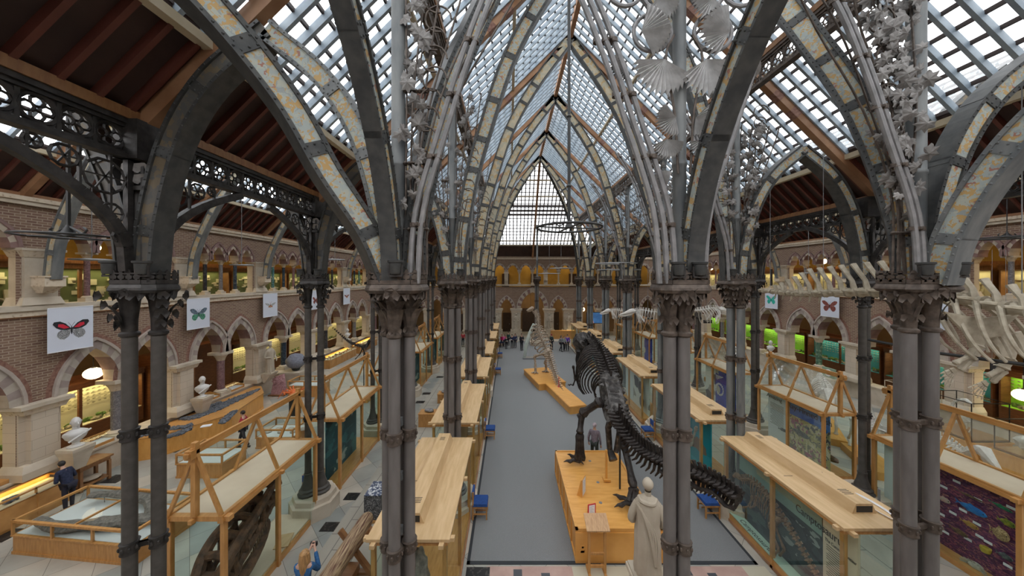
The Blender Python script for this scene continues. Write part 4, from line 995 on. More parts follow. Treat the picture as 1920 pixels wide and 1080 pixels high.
def gable_case(o, L_, W_, lb, mural=None, bays=2, extra=None):
    x, y, _ = o; oo = (x+W_/2, y+L_/2, 0); t = thing('gabled_display_case', lb, 'display case', oo); h, hr = 2.5, 3.95; xc = x+W_/2
    M(oo).bb(x+.05, x+W_-.05, y+.05, y+L_-.05, .0, .16).build('base', OAK, t, False)
    ys = [y+L_*k/bays for k in range(bays+1)]
    for px_ in (x, x+W_-.09):
        for q in ys: M(oo).bb(px_, px_+.09, min(max(q-.045, y), y+L_-.09), min(max(q-.045, y), y+L_-.09)+.09, 0, h-.08).build('post', OAK, t, False)
    m = M(oo)
    for px_ in (x-.02, x+W_-.1): m.bb(px_, px_+.12, y-.05, y+L_+.05, h-.12, h-.03).bb(px_+.02, px_+.10, y-.05, y+L_+.05, h-.03, h+.03)
    for py_ in (y-.02, y+L_-.1): m.bb(x-.12, x+W_+.12, py_, py_+.12, h-.1, h+.0)
    for q in ys[1:-1]: m.bb(x-.1, x+W_+.1, q-.04, q+.04, h-.1, h-.02)
    m.bb(xc-.04, xc+.04, y-.12, y+L_+.12, h-.1, h-.02)
    m.build('eaves_frame', OAK, t, False)
    for q in ys:
        for s in (-1, 1): M(oo).beam((xc+s*(W_/2-.05), q, h), (xc, q, hr-.1), .065, .065, (0, 1, 0)).build('gable_strut', OAK, t, False)
    for q in (y, y+L_): M(oo).bb(xc-.05, xc+.05, q-.05, q+.05, h, hr+.1).build('king_post', OAK, t, False)
    m = M(oo); m.bb(xc-.05, xc+.05, y-.2, y+L_+.2, hr-.14, hr-.06).bb(xc-.03, xc+.03, y-.1, y+L_+.1, hr-.06, hr); 
    for q in (y-.1, y+L_+.1): m.bb(xc-.07, xc+.07, q-.06, q+.06, hr-.2, hr-.02)
    m.build('ridge_beam', OAK, t, False)
    M(oo).bb(x+.02, x+W_-.02, y+.02, y+L_-.02, h-.05, h-.01).build('ceiling_board', CREAMB, t, False)
    m = M(oo)
    for k in range(bays):
        for s in (-1, 1):
            a, b = ys[k], ys[k+1]; m.quad((xc+s*W_/2, a, h+.01), (xc+s*W_/2, b, h+.01), (xc, b, hr-.1), (xc, a, hr-.1))
    for q in (y, y+L_): m.poly([(x, q, h), (x+W_, q, h), (xc, q, hr-.1)])
    m.build('gable_glass', GLASS, t, False); m = M(oo)
    for px_ in (x+.03, x+W_-.03): m.quad((px_, y, .16), (px_, y+L_, .16), (px_, y+L_, h-.1), (px_, y, h-.1))
    for q in (y+.03, y+L_-.03): m.quad((x, q, .16), (x+W_, q, .16), (x+W_, q, h-.1), (x, q, h-.1))
    m.build('glass', GREENG, t, False)
    for (mats, xp, a, b, z0, z1) in (mural or []):
        M(oo).bb(xp-.02, xp+.02, y+a*L_, y+b*L_, z0, z1).build('backdrop_panel', mats, t, False)
    return t
TEAL = mat_vor('teal_sea_mural', [(0, (.01, .06, .08)), (.4, (.03, .14, .16)), (.7, (.02, .09, .11)), (.92, (.30, .38, .36))], 3, .5, (1, .6, 1), .8)
TEALD = mat_vor('dark_forest_mural', [(0, (.012, .03, .035)), (.45, (.03, .06, .065)), (.8, (.05, .10, .10)), (.95, (.25, .32, .30))], 5, .5, (1, .5, 1), .9)
TURQ = mat_vor('turquoise_mural', [(0, (.0, .26, .34)), (.5, (.01, .32, .42)), (.8, (.22, .15, .10)), (.92, (.35, .28, .2))], 2.4, .5, (1, .6, 1), .6)
PALEM = mat_vor('pale_mural_with_dark_shapes', [(0, (.60, .62, .56)), (.72, (.62, .64, .57)), (.86, (.06, .06, .07)), (.95, (.30, .28, .24))], 2.2, .5, (1, .8, 1), .5)
CREAMP = mat('cream_text_panel', (.66, .58, .42), (.70, .62, .46), 1, .6)
PALEP = mat('pale_blue_text_panel', (.58, .64, .62), rough=.6)
BLUEM = mat_vor('deep_blue_mural', [(0, (.01, .025, .28)), (.6, (.015, .04, .36)), (.88, (.45, .42, .32)), (.95, (.05, .10, .45))], 3, .5, (1, 1, 1), .5)
REEF = mat_vor('coral_reef_mural', [(0, (.42, .38, .18)), (.25, (.55, .50, .28)), (.5, (.20, .20, .14)), (.68, (.35, .14, .20)), (.84, (.10, .10, .12)), (.94, (.62, .58, .42))], 7, .5, (1, 1, 1), .8)
SEAB = mat('blue_open_water', (.04, .13, .42), (.16, .30, .60), .8, .5)
MAGE = mat_vor('purple_seabed_mural', [(0, (.07, .015, .055)), (.3, (.17, .04, .11)), (.55, (.30, .09, .12)), (.75, (.10, .03, .10)), (.93, (.42, .20, .16))], 11, .5, (1, 1.2, 3.2), .5)
GREENM = mat_vor('olive_green_mural', [(0, (.05, .09, .05)), (.5, (.10, .15, .08)), (.85, (.35, .38, .25))], 3, .5, (1, 1, 1), .6)
INK = mat('black_lettering', (.02, .02, .02), rough=.7)
PALET = mat('cream_lettering', (.75, .70, .55), rough=.7)

# left row of flat topped cases along the carpet
LY = [(6.15, 9.95), (11.05, 15.0), (16.2, 20.0), (21.1, 25.0), (26.4, 29.8), (31.2, 35.0)]
lmu = [TEALD, BROWNW, TEAL, GREENM, TEAL, GREENM]
for i, (a, b) in enumerate(LY):
    t = flat_case((-2.7, a, 0), b-a, 1.5, 'flat topped oak and glass case left of the carpet, %s' % ['the nearest one', 'second from the camera', 'third from the camera', 'fourth from the camera', 'fifth from the camera', 'the farthest one'][i],
                  None if i == 0 else ([lmu[i], CREAMP], -1.95, (.05, .95)))
# right row
RY = [(6.42, 10.05), (11.25, 15.0), (16.3, 20.0), (21.3, 25.0), (26.5, 30.0), (31.5, 35.0)]
rmu = [TEALD, TURQ, PALEM, TEAL, TURQ, PALEM]
rcs = []
for i, (a, b) in enumerate(RY):
    rcs.append(flat_case((6.7, a, 0), b-a, 1.5, 'flat topped glass case right of the carpet, %s' % ['the nearest, with the Camptosaurus title', 'second from the camera, turquoise inside', 'third from the camera, pale panel inside', 'fourth from the camera', 'fifth from the camera', 'the farthest one'][i],
                  ([rmu[i], CREAMP], 7.05 if i == 0 else 7.15, (.21, .93, .01, .21)) if i == 0 else ([rmu[i], PALEP], 7.2, (.05, .62, .62, .95)), -1))
# writing in the nearest right case
t = rcs[0]; oy = 6.42+3.63/2; ox = 7.45
def loc(x, y, z): return (x-ox, y-oy, z)
M((ox, oy, 0)).bb(7.018, 7.026, 7.2, 9.78, 1.66, 2.33).build('pale_mural_band', mat('soft_green_band', (.20, .34, .30), (.28, .42, .36), 1.5, .6), t, False)
text('Camptosaurus', 'title_lettering', t, INK, .25, loc(7.01, 7.85, 1.80), FACEL, .002, squash=.8)
text('The Cumnor dinosaur', 'subtitle_lettering', t, INK, .1, loc(7.01, 7.12, 1.66), FACEL, .002, squash=.72)
m = M((ox, oy, 0))
for k in range(14): m.bb(7.022, 7.026, 6.75, 7.1-.05*(k % 4 == 3), 1.58-.05*k, 1.592-.05*k)
m.build('text_lines', INK, t, False)
m = M((ox, oy, 0)); m.bb(6.74, 7.02, 6.5, 9.9, .28, .3); m.build('base_tray', mat('pale_green_tray', (.45, .60, .48), rough=.7), t, False)
text('Camptosaurus', 'floor_lettering', t, INK, .2, loc(6.8, 9.5, .305), (0, 0, -PI/2), .001)
text('1s', 'end_lettering', t, INK, .2, loc(7.31, 6.70, 1.62), FACEL, .002) if False else None

# gabled cases
GLY = [(6.7, 9.95), (11.3, 14.75), (16.5, 19.7), (21.5, 24.7), (26.5, 29.8), (31.5, 34.8)]
gl_c = []
for i, (a, b) in enumerate(GLY):
    mu = None if i == 0 else [([TEALD, TEAL, GREENM, TEAL, TEAL, GREENM][i], -6.6, .05, .7, .16, 2.35)]
    gl_c.append(gable_case((-7.2, a, 0), b-a, 1.22, 'gabled glass case in the left aisle, %s' % ['nearest one, holding the big brown skull', 'second from the camera', 'third, half hidden behind the near pier', 'fourth from the camera', 'fifth from the camera', 'the farthest one'][i], mu))
M((-6.59, 8.325, 0)).bb(-7.1, -6.08, 6.8, 9.85, .16, .2).build('floor_board', CREAMB, gl_c[0], False)
GRY = [(7.2, 10.2), (11.75, 14.9), (16.7, 19.8), (21.5, 24.7), (26.5, 29.8), (31.5, 34.8)]
gr_c = []
for i, (a, b) in enumerate(GRY):
    x = 11.52; xp = 11.85
    mu = [[(MAGE, xp, .0, .83, .2, 2.35), (PALEP, xp, .83, .97, .2, 2.35)], [(REEF, xp, .03, .6, .2, 1.75), (SEAB, xp, .03, .6, 1.75, 2.35), (PALEP, xp, .6, .92, .2, 2.35)],
          [(BLUEM, xp, .03, .55, .2, 2.35), (PALEM, xp, .55, .85, .2, 2.35)], [(PALEM, xp, .05, .8, .2, 2.35)], [(BLUEM, xp, .05, .5, .2, 2.35)], [(PALEM, xp, .05, .8, .2, 2.35)]][i]
    gr_c.append(gable_case((x, a, 0), b-a, 1.22, 'gabled glass case in the right aisle, %s' % ['nearest one, with fish on purple panel', 'second, with Ray-Finned Fish panel', 'third, with deep blue panel', 'fourth from the camera', 'fifth from the camera', 'the farthest one'][i], mu))
t = gr_c[1]; oc = (12.13, 13.45)
text('Ray-Finned Fish', 'title_lettering', t, INK, .3, (11.82-oc[0], 13.75-oc[1], 2.0), FACEL, .002)
text('Amazing', 'title_lettering', t, INK, .24, (11.82-oc[0], 14.85-oc[1], 2.05), FACEL, .002)
m = M((oc[0], oc[1], 0))
for k in range(16): m.bb(11.822, 11.827, 13.95, 14.65-.08*(k % 5 == 4), 1.85-.06*k, 1.865-.06*k)
m.build('text_lines', INK, t, False)

# specimens: fish
def fish(lb, c, L_, h, mt, ang=0, par=None, thick=.35, nm='fish_model'):
    """lateral fish facing -Y (towards the near end), seen from -X"""
    c = V(c); t = thing(nm, lb, 'fish model', c, 0, 'fish mounted in the cases'); m = M(c); rot = Matrix.Rotation(ang, 3, 'X'); n = 10; b = len(m.v); ns = 12
    for i in range(ns+1):
        s = i/ns; r_ = (sin(PI*min(1, s*1.02)**.75)**.8 if s < .99 else .0)*.5+.06; r_ *= 1 if s < .86 else (.5 if s < .95 else .35)
        for j in range(n):
            a = 2*PI*j/n; m.v.append(tuple(c+rot @ V((cos(a)*r_*h*thick, (s-.5)*L_*.86, sin(a)*r_*h))))
    for i in range(ns):
        for j in range(n): j2 = (j+1) % n; m.f.append((b+i*n+j, b+i*n+j2, b+(i+1)*n+j2, b+(i+1)*n+j)); m.m.append(0)
    m.poly([m.v[b+j] for j in range(n)])
    m.build('body', mt, t)
    R_ = lambda y, z: c+rot @ V((0, y, z))
    m = M(c)
    for q in ([(.36, 0), (.5, .42), (.44, 0), (.5, -.42)], [(-.12, .42), (.05, .72), (.16, .34)], [(.0, -.4), (.10, -.62), (.2, -.3)]):
        pts = [R_(y*L_, z*h) for y, z in q]; m.prism([p+V((-.006, 0, 0)) for p in pts], (.012, 0, 0))
    m.build('fins', mt, t, False)
    M(c).blob(R_(-.34*L_, .1*h)+V((-thick*h*.36, 0, 0)), (.008, .014, .014), 6, 4).build('eye', BLK, t)
    return t
def fm(n, a, b, sc_=14): return mat(n, a, b, sc_, .35)
FB = fm('blue_fish', (.015, .13, .42), (.03, .22, .55)); FY = fm('gold_fish', (.34, .18, .04), (.48, .28, .08)); FG = fm('green_yellow_fish', (.10, .15, .02), (.32, .28, .03)); FGR = fm('emerald_eel', (.01, .12, .06), (.03, .24, .12))
FS = fm('spotted_fish', (.16, .09, .04), (.60, .42, .22), 40); FP = fm('pale_pink_fish', (.45, .40, .34), (.60, .32, .28)); FBR = fm('brown_fish', (.09, .06, .03), (.22, .13, .07)); FD = fm('dark_grey_fish', (.05, .06, .07), (.16, .18, .18)); FYL = fm('yellow_sponge', (.40, .30, .03), (.52, .40, .06))
def onp(x, y, X): d = X*F/(x-VX); return V((X, d, H-(y-VY)*d/F))
XP = 11.76
for lb, x, y, L_, h, mt, ang in (('large bright blue fish with a blunt head in the purple panelled case', 1822, 954, .62, .17, FB, .04), ('thin emerald green eel shaped fish, upper right of the purple panel', 1877, 950, .42, .07, FGR, .1),
        ('yellow green fish below the emerald one on the purple panel', 1888, 980, .32, .14, FG, .0), ('slender golden fish below the large blue one', 1818, 983, .38, .12, FY, .02), ('spotted puffer fish on the purple panel', 1875, 1001, .36, .26, FS, 0),
        ('pale pinkish fish beside the grey shafts on the purple panel', 1769, 936, .32, .12, FP, .0), ('brown mottled fish left of the golden one', 1798, 997, .4, .12, FBR, .05), ('long thin brown fish at the top of the purple panel', 1818, 930, .6, .05, FBR, .0),
        ('small grey fish low on the right of the purple panel', 1884, 1043, .3, .12, FD, 0)): fish(lb, onp(x, y, XP), L_, h, mt, ang)
o = onp(1848, 1031, XP); tag(M(o).lathe(tuple(o), [(.07, -.06), (.09, 0), (.09, .06), (.05, .07), (.045, .0)], 12).build('sponge_specimen', FYL, None), 'round yellow sponge low on the purple panel', 'sponge')
o = onp(1830, 1062, XP); m = M(o); rn = random.Random(3)
for k in range(16): a = k*.4; m.tube([o+V((0, cos(a)*.06, sin(a)*.05)), o+V((-.08, cos(a)*.24, sin(a)*.13))], .012, 5)
m.blob(o, (.08, .15, .1), 8, 6); tag(m.build('coral_specimen', mat('pale_grey_coral', (.35, .34, .28), (.5, .48, .4), 10, .7), None), 'pale spiky coral at the foot of the purple panel', 'coral')
m = M((12.13, 8.7, 0))
for x, y in ((1794, 903), (1770, 913), (1834, 937), (1806, 957), (1787, 962), (1832, 982), (1773, 998), (1837, 1006), (1853, 1017), (1815, 1011), (1890, 1061), (1765, 964), (1896, 952)):
    p = onp(x, y, 11.825); m.bb(11.815, 11.825, p.y-.07, p.y+.07, p.z-.03, p.z+.03)
m.build('specimen_label', WHITE, gr_c[0], False)
for lb, x, y, L_, h, mt, ang in (('large dark shark like fish leaving the reef panel', 1500, 812, .95, .2, FD, .05), ('grey fish over the yellow coral, middle of the reef panel', 1541, 824, .5, .16, FD, .0), ('small grey fish high on the reef panel', 1512, 802, .3, .1, FD, .0),
        ('dark fish in front of the cream text panel', 1468, 806, .5, .12, FD, -.1), ('deep blue fish at the right of the reef panel', 1544, 806, .4, .2, FB, 0)): fish(lb, onp(x, y, 11.7), L_, h, mt, ang)
tag(M((12.0, 12.1, .5)).blob((12.0, 11.95, .75), (.1, .3, .12), 8, 6, 0, .1).build('fish_model', FBR, None), 'brown fish in the near end of the Ray-Finned Fish case', 'fish model', 'fish mounted in the cases')
t = gr_c[2]
m = M((12.13, 18.4, 0))
for k in range(16): a = k*PI/8; m.box((11.8, 18.15+cos(a)*.3, 1.2+sin(a)*.3), (.02, .07, .1))
for k in range(5): m.beam((11.8, 18.35-.12*k, 1.7+.06*k), (11.8, 18.45-.12*k, 1.95), .02, .05)
m.build('bone_display', BONEW, t, False)

# ================================================================ skeleton tools
def vert_chain(m, pts, r, spine, trans, chev=0, n=8, up=(0, 0, 1), lean=0., mi=0, st=1):
    """one vertebra at each point: body, spine, side processes, chevron"""
    k = len(pts)
    for i in range(0, k, st):
        p = V(pts[i]); t = (V(pts[min(k-1, i+1)])-V(pts[max(0, i-1)])).normalized(); s = i/(k-1)
        g = lambda f: f(s) if callable(f) else f
        u = (V(up)-t*t.dot(V(up))).normalized(); sd = t.cross(u); r_ = g(r); step = (V(pts[min(k-1, i+1)])-V(pts[max(0, i-1)])).length/2*.82
        m.tube([p-t*step*.5, p-t*step*.25, p+t*step*.25, p+t*step*.5], [r_*1.05, r_*.78, r_*.78, r_*1.05], n, mi)
        h = g(spine)
        if h > 0:
            a, b = p+u*r_*.6, p+u*(r_+h)-t*(g(lean)*h); w_ = step*.26
            m.hexa([a-t*w_-sd*r_*.16, a-t*w_+sd*r_*.16, a+t*w_+sd*r_*.16, a+t*w_-sd*r_*.16, b-t*w_*1.2-sd*r_*.22, b-t*w_*1.2+sd*r_*.22, b+t*w_*1.2+sd*r_*.22, b+t*w_*1.2-sd*r_*.22], mi)
        w_ = g(trans)
        if w_ > 0:
            for q in (-1, 1): m.tube([p+sd*q*r_*.5+u*r_*.3, p+sd*q*(r_+w_)+u*r_*.45-t*w_*.25], [r_*.34, r_*.2], 5, mi)
        c = g(chev)
        if c > 0: m.tube([p-u*r_*.6, p-u*(r_+c*.6)-t*c*.2, p-u*(r_+c)-t*c*.5], [r_*.3, r_*.22, r_*.12], 5, mi)
def rib_cage(m, pts, half, drop, r, n=7, taper=None, mi=0, back=.25, up=(0, 0, 1)):
    k = len(pts)
    for i in range(k):
        p = V(pts[i]); t = (V(pts[min(k-1, i+1)])-V(pts[max(0, i-1)])).normalized(); u = (V(up)-t*t.dot(V(up))).normalized(); sd = t.cross(u)
        s = i/(k-1); f = taper(s) if taper else 1
        for q in (-1, 1):
            c = []
            for j in range(n+1):
                a = j/n; ang = a*2.35; c.append(p+sd*q*(sin(ang)*half*f)-u*((1-cos(ang))*.5*drop*f*1.15)+t*(back*a*f))
            m.tube(c, [r*(1-.5*j/n) for j in range(n+1)], 6, mi)
def bone(m, a, b, r0, r1, rm=None, n=8, mi=0):
    a, b = V(a), V(b); rm = rm or min(r0, r1)*.62
    m.tube([a, a.lerp(b, .1), a.lerp(b, .28), a.lerp(b, .7), a.lerp(b, .9), b], [r0*.7, r0, rm, rm, r1, r1*.7], n, mi)
def toes(m, c, d, L_, r, spread=.9, n=3, mi=0, drop=.05):
    d = V(d).normalized()
    for k in range(n):
        a = (k-(n-1)/2)*spread/max(1, n-1)*1.2; v = Matrix.Rotation(a, 3, 'Z') @ d; p = V(c)
        m.tube([p, p+v*L_*.4+V((0, 0, drop)), p+v*L_*.62, p+v*L_*.8+V((0, 0, drop*.6)), p+v*L_-V((0, 0, drop*.2))], [r, r*.75, r*.9, r*.5, r*.1], 6, mi)

# ================================================================ the great black skeleton on its oak plinth
def great_skeleton():
    o = V((3.3, 10.5, .92)); t = thing('dinosaur_skeleton', 'huge black cast dinosaur skeleton striding on an oak plinth, seen from behind its tail', 'skeleton', o)
    rn = random.Random(5)
    spine = [P(1097, 648, 15.0), P(1108, 637, 14.6), P(1117, 645, 14.1), P(1124, 658, 13.6), P(1131, 674, 13.0), P(1138, 694, 12.4), P(1145, 714, 11.8)]
    c = curve(spine, 4); m = M(o); vert_chain(m, c[:14], .14, .15, .17, lean=.2); m.build('neck_vertebrae', BONED, t)
    m = M(o); vert_chain(m, c[12:], .16, .26, .22, lean=.1); m.build('back_vertebrae', BONED, t)
    m = M(o); rib_cage(m, c[8:24], .84, 1.75, .048, 8, lambda s: .62+.5*sin(PI*min(1, s*1.1+.1)), back=-.0); m.build('ribs', BONED, t)
    # pelvis
    m = M(o); a, b = P(1143, 708, 11.9), P(1163, 790, 10.45)
    for s in (-1, 1):
        sd = V((s*.16, 0, 0)); q = []
        for k in range(9):
            u = k/8; p = a.lerp(b, u)+sd; w_ = .34*sin(PI*(u*.85+.12)); q.append((p+V((s*.05, 0, w_*.7)), p-V((-s*.22, 0, w_*1.3))))
        for k in range(8): m.hexa([q[k][0]-V((.05, 0, 0)), q[k][0]+V((.05, 0, 0)), q[k][1]+V((.04, 0, 0)), q[k][1]-V((.04, 0, 0)), q[k+1][0]-V((.05, 0, 0)), q[k+1][0]+V((.05, 0, 0)), q[k+1][1]+V((.04, 0, 0)), q[k+1][1]-V((.04, 0, 0))])
    for k in range(12): p = a.lerp(b, k/11); m.blob(p, (.36, .2, .22), 8, 6, 0, .25, rn)
    m.build('pelvis', BONEG, t)
    m = M(o); p = P(1152, 770, 10.9)
    m.tube([p, p+V((-.12, .3, -.7)), p+V((-.05, .35, -1.5)), p+V((.0, .1, -1.75))], [.16, .11, .1, .15], 8); m.tube([p+V((.15, 0, 0)), p+V((.2, .1, -.8)), p+V((.12, .2, -1.5))], [.14, .1, .09], 8)
    m.tube([p+V((.05, -.2, 0)), p+V((.15, -.5, -.6)), p+V((.15, -.75, -1.2))], [.12, .08, .05], 8)
    m.build('pubis_and_ischium', BONEG, t)
    # tail
    tl = [P(1160, 780, 10.5), P(1172, 806, 10.0), P(1190, 830, 9.6), P(1214, 850, 9.2), P(1245, 866, 8.75), P(1280, 880, 8.3), P(1318, 894, 7.8), P(1352, 912, 7.4), P(1384, 934, 7.05)]
    c = curve(tl, 4); m = M(o); vert_chain(m, c, lambda s: .185*(1-.22*s), lambda s: .27*(1-.55*s), lambda s: .19*(1-.6*s), lambda s: .48*(1-.6*s) if s > .08 else 0, lean=.35)
    m.build('tail_vertebrae', BONED, t)
    m = M(o); c2 = [p+V((-.1, 0, -.24-.05*sin(i))) for i, p in enumerate(c[16:])]; m.tube(c2, [.05*(1+.3*sin(i*2.)) for i in range(len(c2))], 6)
    c3 = [p+V((.06, 0, .17)) for p in c[20:]]; m.tube(c3, [.04*(1+.5*sin(i*2.3)) for i in range(len(c3))], 6); m.build('tail_rod', BONED, t)
    # skull seen from behind, tilted down on the far side
    s0 = P(1092, 645, 15.3); m = M(o); rot = Matrix.Rotation(-.55, 3, 'X')
    prof = [(-.5, .32, .36, .05), (-.3, .46, .50, .0), (0, .43, .46, -.02), (.3, .28, .33, -.06), (.7, .2, .27, -.12), (1.05, .12, .16, -.18)]
    rings = []
    for y, w_, h_, dz in prof:
        ring = []
        for j in range(12):
            a = 2*PI*j/12; ring.append(len(m.v)); m.v.append(tuple(s0+rot @ V((cos(a)*w_*(1.1 if sin(a) > 0 else .8)*rn.uniform(.9, 1.1), y, sin(a)*h_*rn.uniform(.92, 1.08)+dz))))
        rings.append(ring)
    for i in range(5):
        for j in range(12):
            if (i in (1, 3)) and j in (1, 5): continue
            j2 = (j+1) % 12; m.f.append((rings[i][j], rings[i][j2], rings[i+1][j2], rings[i+1][j])); m.m.append(0)
    m.poly([m.v[k] for k in rings[0]])
    for k in range(14): m.blob(s0+rot @ V((rn.uniform(-.33, .33), -.45+rn.uniform(-.1, .2), rn.uniform(-.3, .38))), rn.uniform(.06, .13), 6, 5, 0, .2, rn)
    m.build('skull', BONEG, t)
    m = M(o); j0 = s0+rot @ V((0, -.35, -.45))
    for s in (-1, 1): m.tube([j0+V((s*.3, 0, 0)), j0+V((s*.27, .35, -.5)), j0+V((s*.15, .8, -.95)), j0+V((0, 1.0, -1.15))], [.08, .11, .09, .06], 7)
    for s in (-1, 1):
        for k in range(8): p = j0+V((s*(.27-.03*k), .3+.09*k, -.4-.09*k)); m.tube([p, p+V((0, .03, .14))], [.028, .004], 5)
    m.build('lower_jaw', BONED, t)
    # legs
    def leg(nm, hip, knee, ank, foot, fd, mt):
        m = M(o); bone(m, hip, knee, .21, .19, .125); m.build('thigh_bone', mt, t)
        m = M(o); bone(m, knee, ank, .17, .14, .095); bone(m, V(knee)+V((.1, 0, -.05)), V(ank)+V((.07, 0, .02)), .05, .05, .03); m.build('shin_bones', mt, t)
        m = M(o)
        for k in (-1, 0, 1): bone(m, V(ank)+V((k*.06, 0, 0)), V(foot)+V((k*.12, 0, .08)), .095, .095, .07)
        m.build('metatarsals', mt, t); m = M(o); toes(m, V(foot)+V((0, 0, .06)), fd, .58, .075, 1.6, 3); m.tube([V(foot)+V((0, 0, .1)), V(foot)-V(fd)*.2+V((0, 0, .02))], [.04, .01], 5); m.build('toes', mt, t)
    leg('l', P(1128, 752, 11.2), P(1090, 776, 11.6), P(1087, 800, 11.35)+V((0, 0, -.25)), (2.46, 11.25, .98), (-.55, .7, 0), BONED)
    m = M(o); ff = V((2.42, 11.2, 1.0))
    m.build('x', BONED, t) if False else None
    leg('r', P(1158, 765, 10.7), (3.62, 10.3, 2.3), (3.62, 9.35, 1.35), (3.5, 9.15, .98), (-.8, -.2, 0), BONED)
    for s in (-1, 1):
        m = M(o); a = P(1105+s*26, 690, 13.7)
        bone(m, a+V((s*.1, 0, .1)), a+V((s*-.02, .15, -.55)), .06, .06, .04); bone(m, a+V((s*-.02, .15, -.55)), a+V((s*-.05-.1, .3, -.85)), .045, .04, .03); toes(m, a+V((s*-.05-.1, .3, -.85)), (-1, .2, 0), .25, .025, .5, 2); m.build('forelimb', BONED, t)
    # supports
    M(o).bb(3.1, 3.16, 10.35, 10.41, .93, 1.9).bb(3.02, 3.24, 10.27, 10.49, .93, .99).build('wooden_prop', OAKR, t, False)
    M(o).tube([(3.42, 9.95, .93), (3.42, 9.95, 2.6)], .03, 8).build('steel_prop', BLK, t)
great_skeleton()
def panel_plinth(lb, c, sx, sy, h, mt=OAKR):
    t = thing('oak_plinth', lb, 'plinth', (c[0], c[1], 0)); oo = (c[0], c[1], 0); x0, x1, y0, y1 = c[0]-sx/2, c[0]+sx/2, c[1]-sy/2, c[1]+sy/2
    M(oo).bb(x0+.03, x1-.03, y0+.03, y1-.03, 0, h-.025).build('body', mt, t, False)
    M(oo).bb(x0, x1, y0, y1, h-.10, h-.05).bb(x0, x0+.07, y0, y1, h-.05, h).bb(x1-.07, x1, y0, y1, h-.05, h).bb(x0, x1, y0, y0+.07, h-.05, h).bb(x0, x1, y1-.07, y1, h-.05, h).build('top_edge', mt, t, False)
    M(oo).bb(x0-.0, x1, y0, y1, 0, .09).build('skirting', mt, t, False)
    m = M(oo); k = int(sy/.62)
    for i in range(k+1): yy = y0+sy*i/k; m.bb(x0-.008, x1+.008, yy-.02, yy+.02, .09, h-.1)
    for xx in (x0+.55, x1-.95): m.bb(xx-.02, xx+.02, y0-.008, y0+.03, .09, h-.1)
    for a, b, q, r_ in ((x1-.85, x1-.2, .2, .5),): m.bb(a, b, y0-.012, y0, q, q+.03).bb(a, b, y0-.012, y0, r_, r_+.03).bb(a, a+.03, y0-.012, y0, q, r_).bb(b-.03, b, y0-.012, y0, q, r_)
    m.build('panel_moulding', mt, t, False); return t
t = panel_plinth('large honey coloured oak plinth under the black dinosaur skeleton', (2.87, 10.28), 2.3, 3.8, .92)
m = M((2.87, 10.28, 0)); m.bb(1.85, 1.95, 8.36, 8.38, .3, .36).bb(1.88, 1.93, 8.36, 8.38, .42, .47); m.build('socket_plate', CRMT, t, False)
for i, (x, y) in enumerate(((1106, 863), (1121, 903), (1126, 941), (1166, 947))):
    d = 6.58*F/(y-VY); X = (x-VX)*d/F; o = (X, d, .89)
    tag(M(o).lathe(o, [(.05, 0), (.05, .012)], 12).build('floor_spotlight', GRYM, None), 'small round glass spot set in the big plinth top, %s from the far end' % ORD[i], 'light', 'round spots in the plinth top')
def stand_sign(lb, c, w_, h, rz, mt=WHITE, fr=None, wedge=.15):
    t = thing('sign_stand', lb, 'sign', c, rz); M().hexa([(-w_/2, -.01, 0), (w_/2, -.01, 0), (w_/2, wedge, 0), (-w_/2, wedge, 0), (-w_/2, .0, h), (w_/2, .0, h), (w_/2, .02, h), (-w_/2, .02, h)]).build('wedge', OAKR, t, False)
    M().bb(-w_/2-.02, w_/2+.02, -.03, -.015, -.0, h+.02).build('frame', fr or OAKR, t, False)
    cd_ = M().bb(-w_/2+.01, w_/2-.01, -.034, -.03, .02, h-.01).build('card', mt, t, False)
    m = M()
    for k in range(7): m.bb(-w_/2+.04, w_/2-.04-.03*(k % 3), -.037, -.034, h*.2+h*.1*k, h*.2+h*.1*k+.006)
    m.build('printed_lines', mat('faint_print', (.35, .45, .55), rough=.7), cd_, False); return t
stand_sign('framed white information board standing on the big oak plinth', (2.23, 9.75, .89), .3, .5, 1.05)
RED = mat('red_print', (.55, .03, .05), rough=.6)
stand_sign('small red and white card standing behind the wooden lectern', (2.28, 8.95, .89), .2, .27, .25, WHITE, RED, .06)
t = thing('lectern', 'wooden lectern with a sloping board on two legs before the big oak plinth', 'lectern', (2.2, 8.05, 0)); 
M().hexa([(-.29, -.12, 1.18), (.29, -.12, 1.18), (.29, .25, 1.36), (-.29, .25, 1.36), (-.29, -.12, 1.21), (.29, -.12, 1.21), (.29, .25, 1.39), (-.29, .25, 1.39)]).build('board', mat('oak_board_grain', (.40, .22, .10), (.58, .36, .18), 8, .5, 0, 0, (8, 1, 1)), t, False)
for s in (-1, 1): M().bb(s*.2-.03, s*.2+.03, .0, .06, .05, 1.25).build('leg', OAK, t, False); M().bb(s*.2-.03, s*.2+.03, -.2, .28, 0, .05).build('foot', OAK, t, False)
M().bb(-.2, .2, .01, .05, .18, .24).bb(-.2, .2, .01, .05, .5, .55).build('stretcher', OAK, t, False)

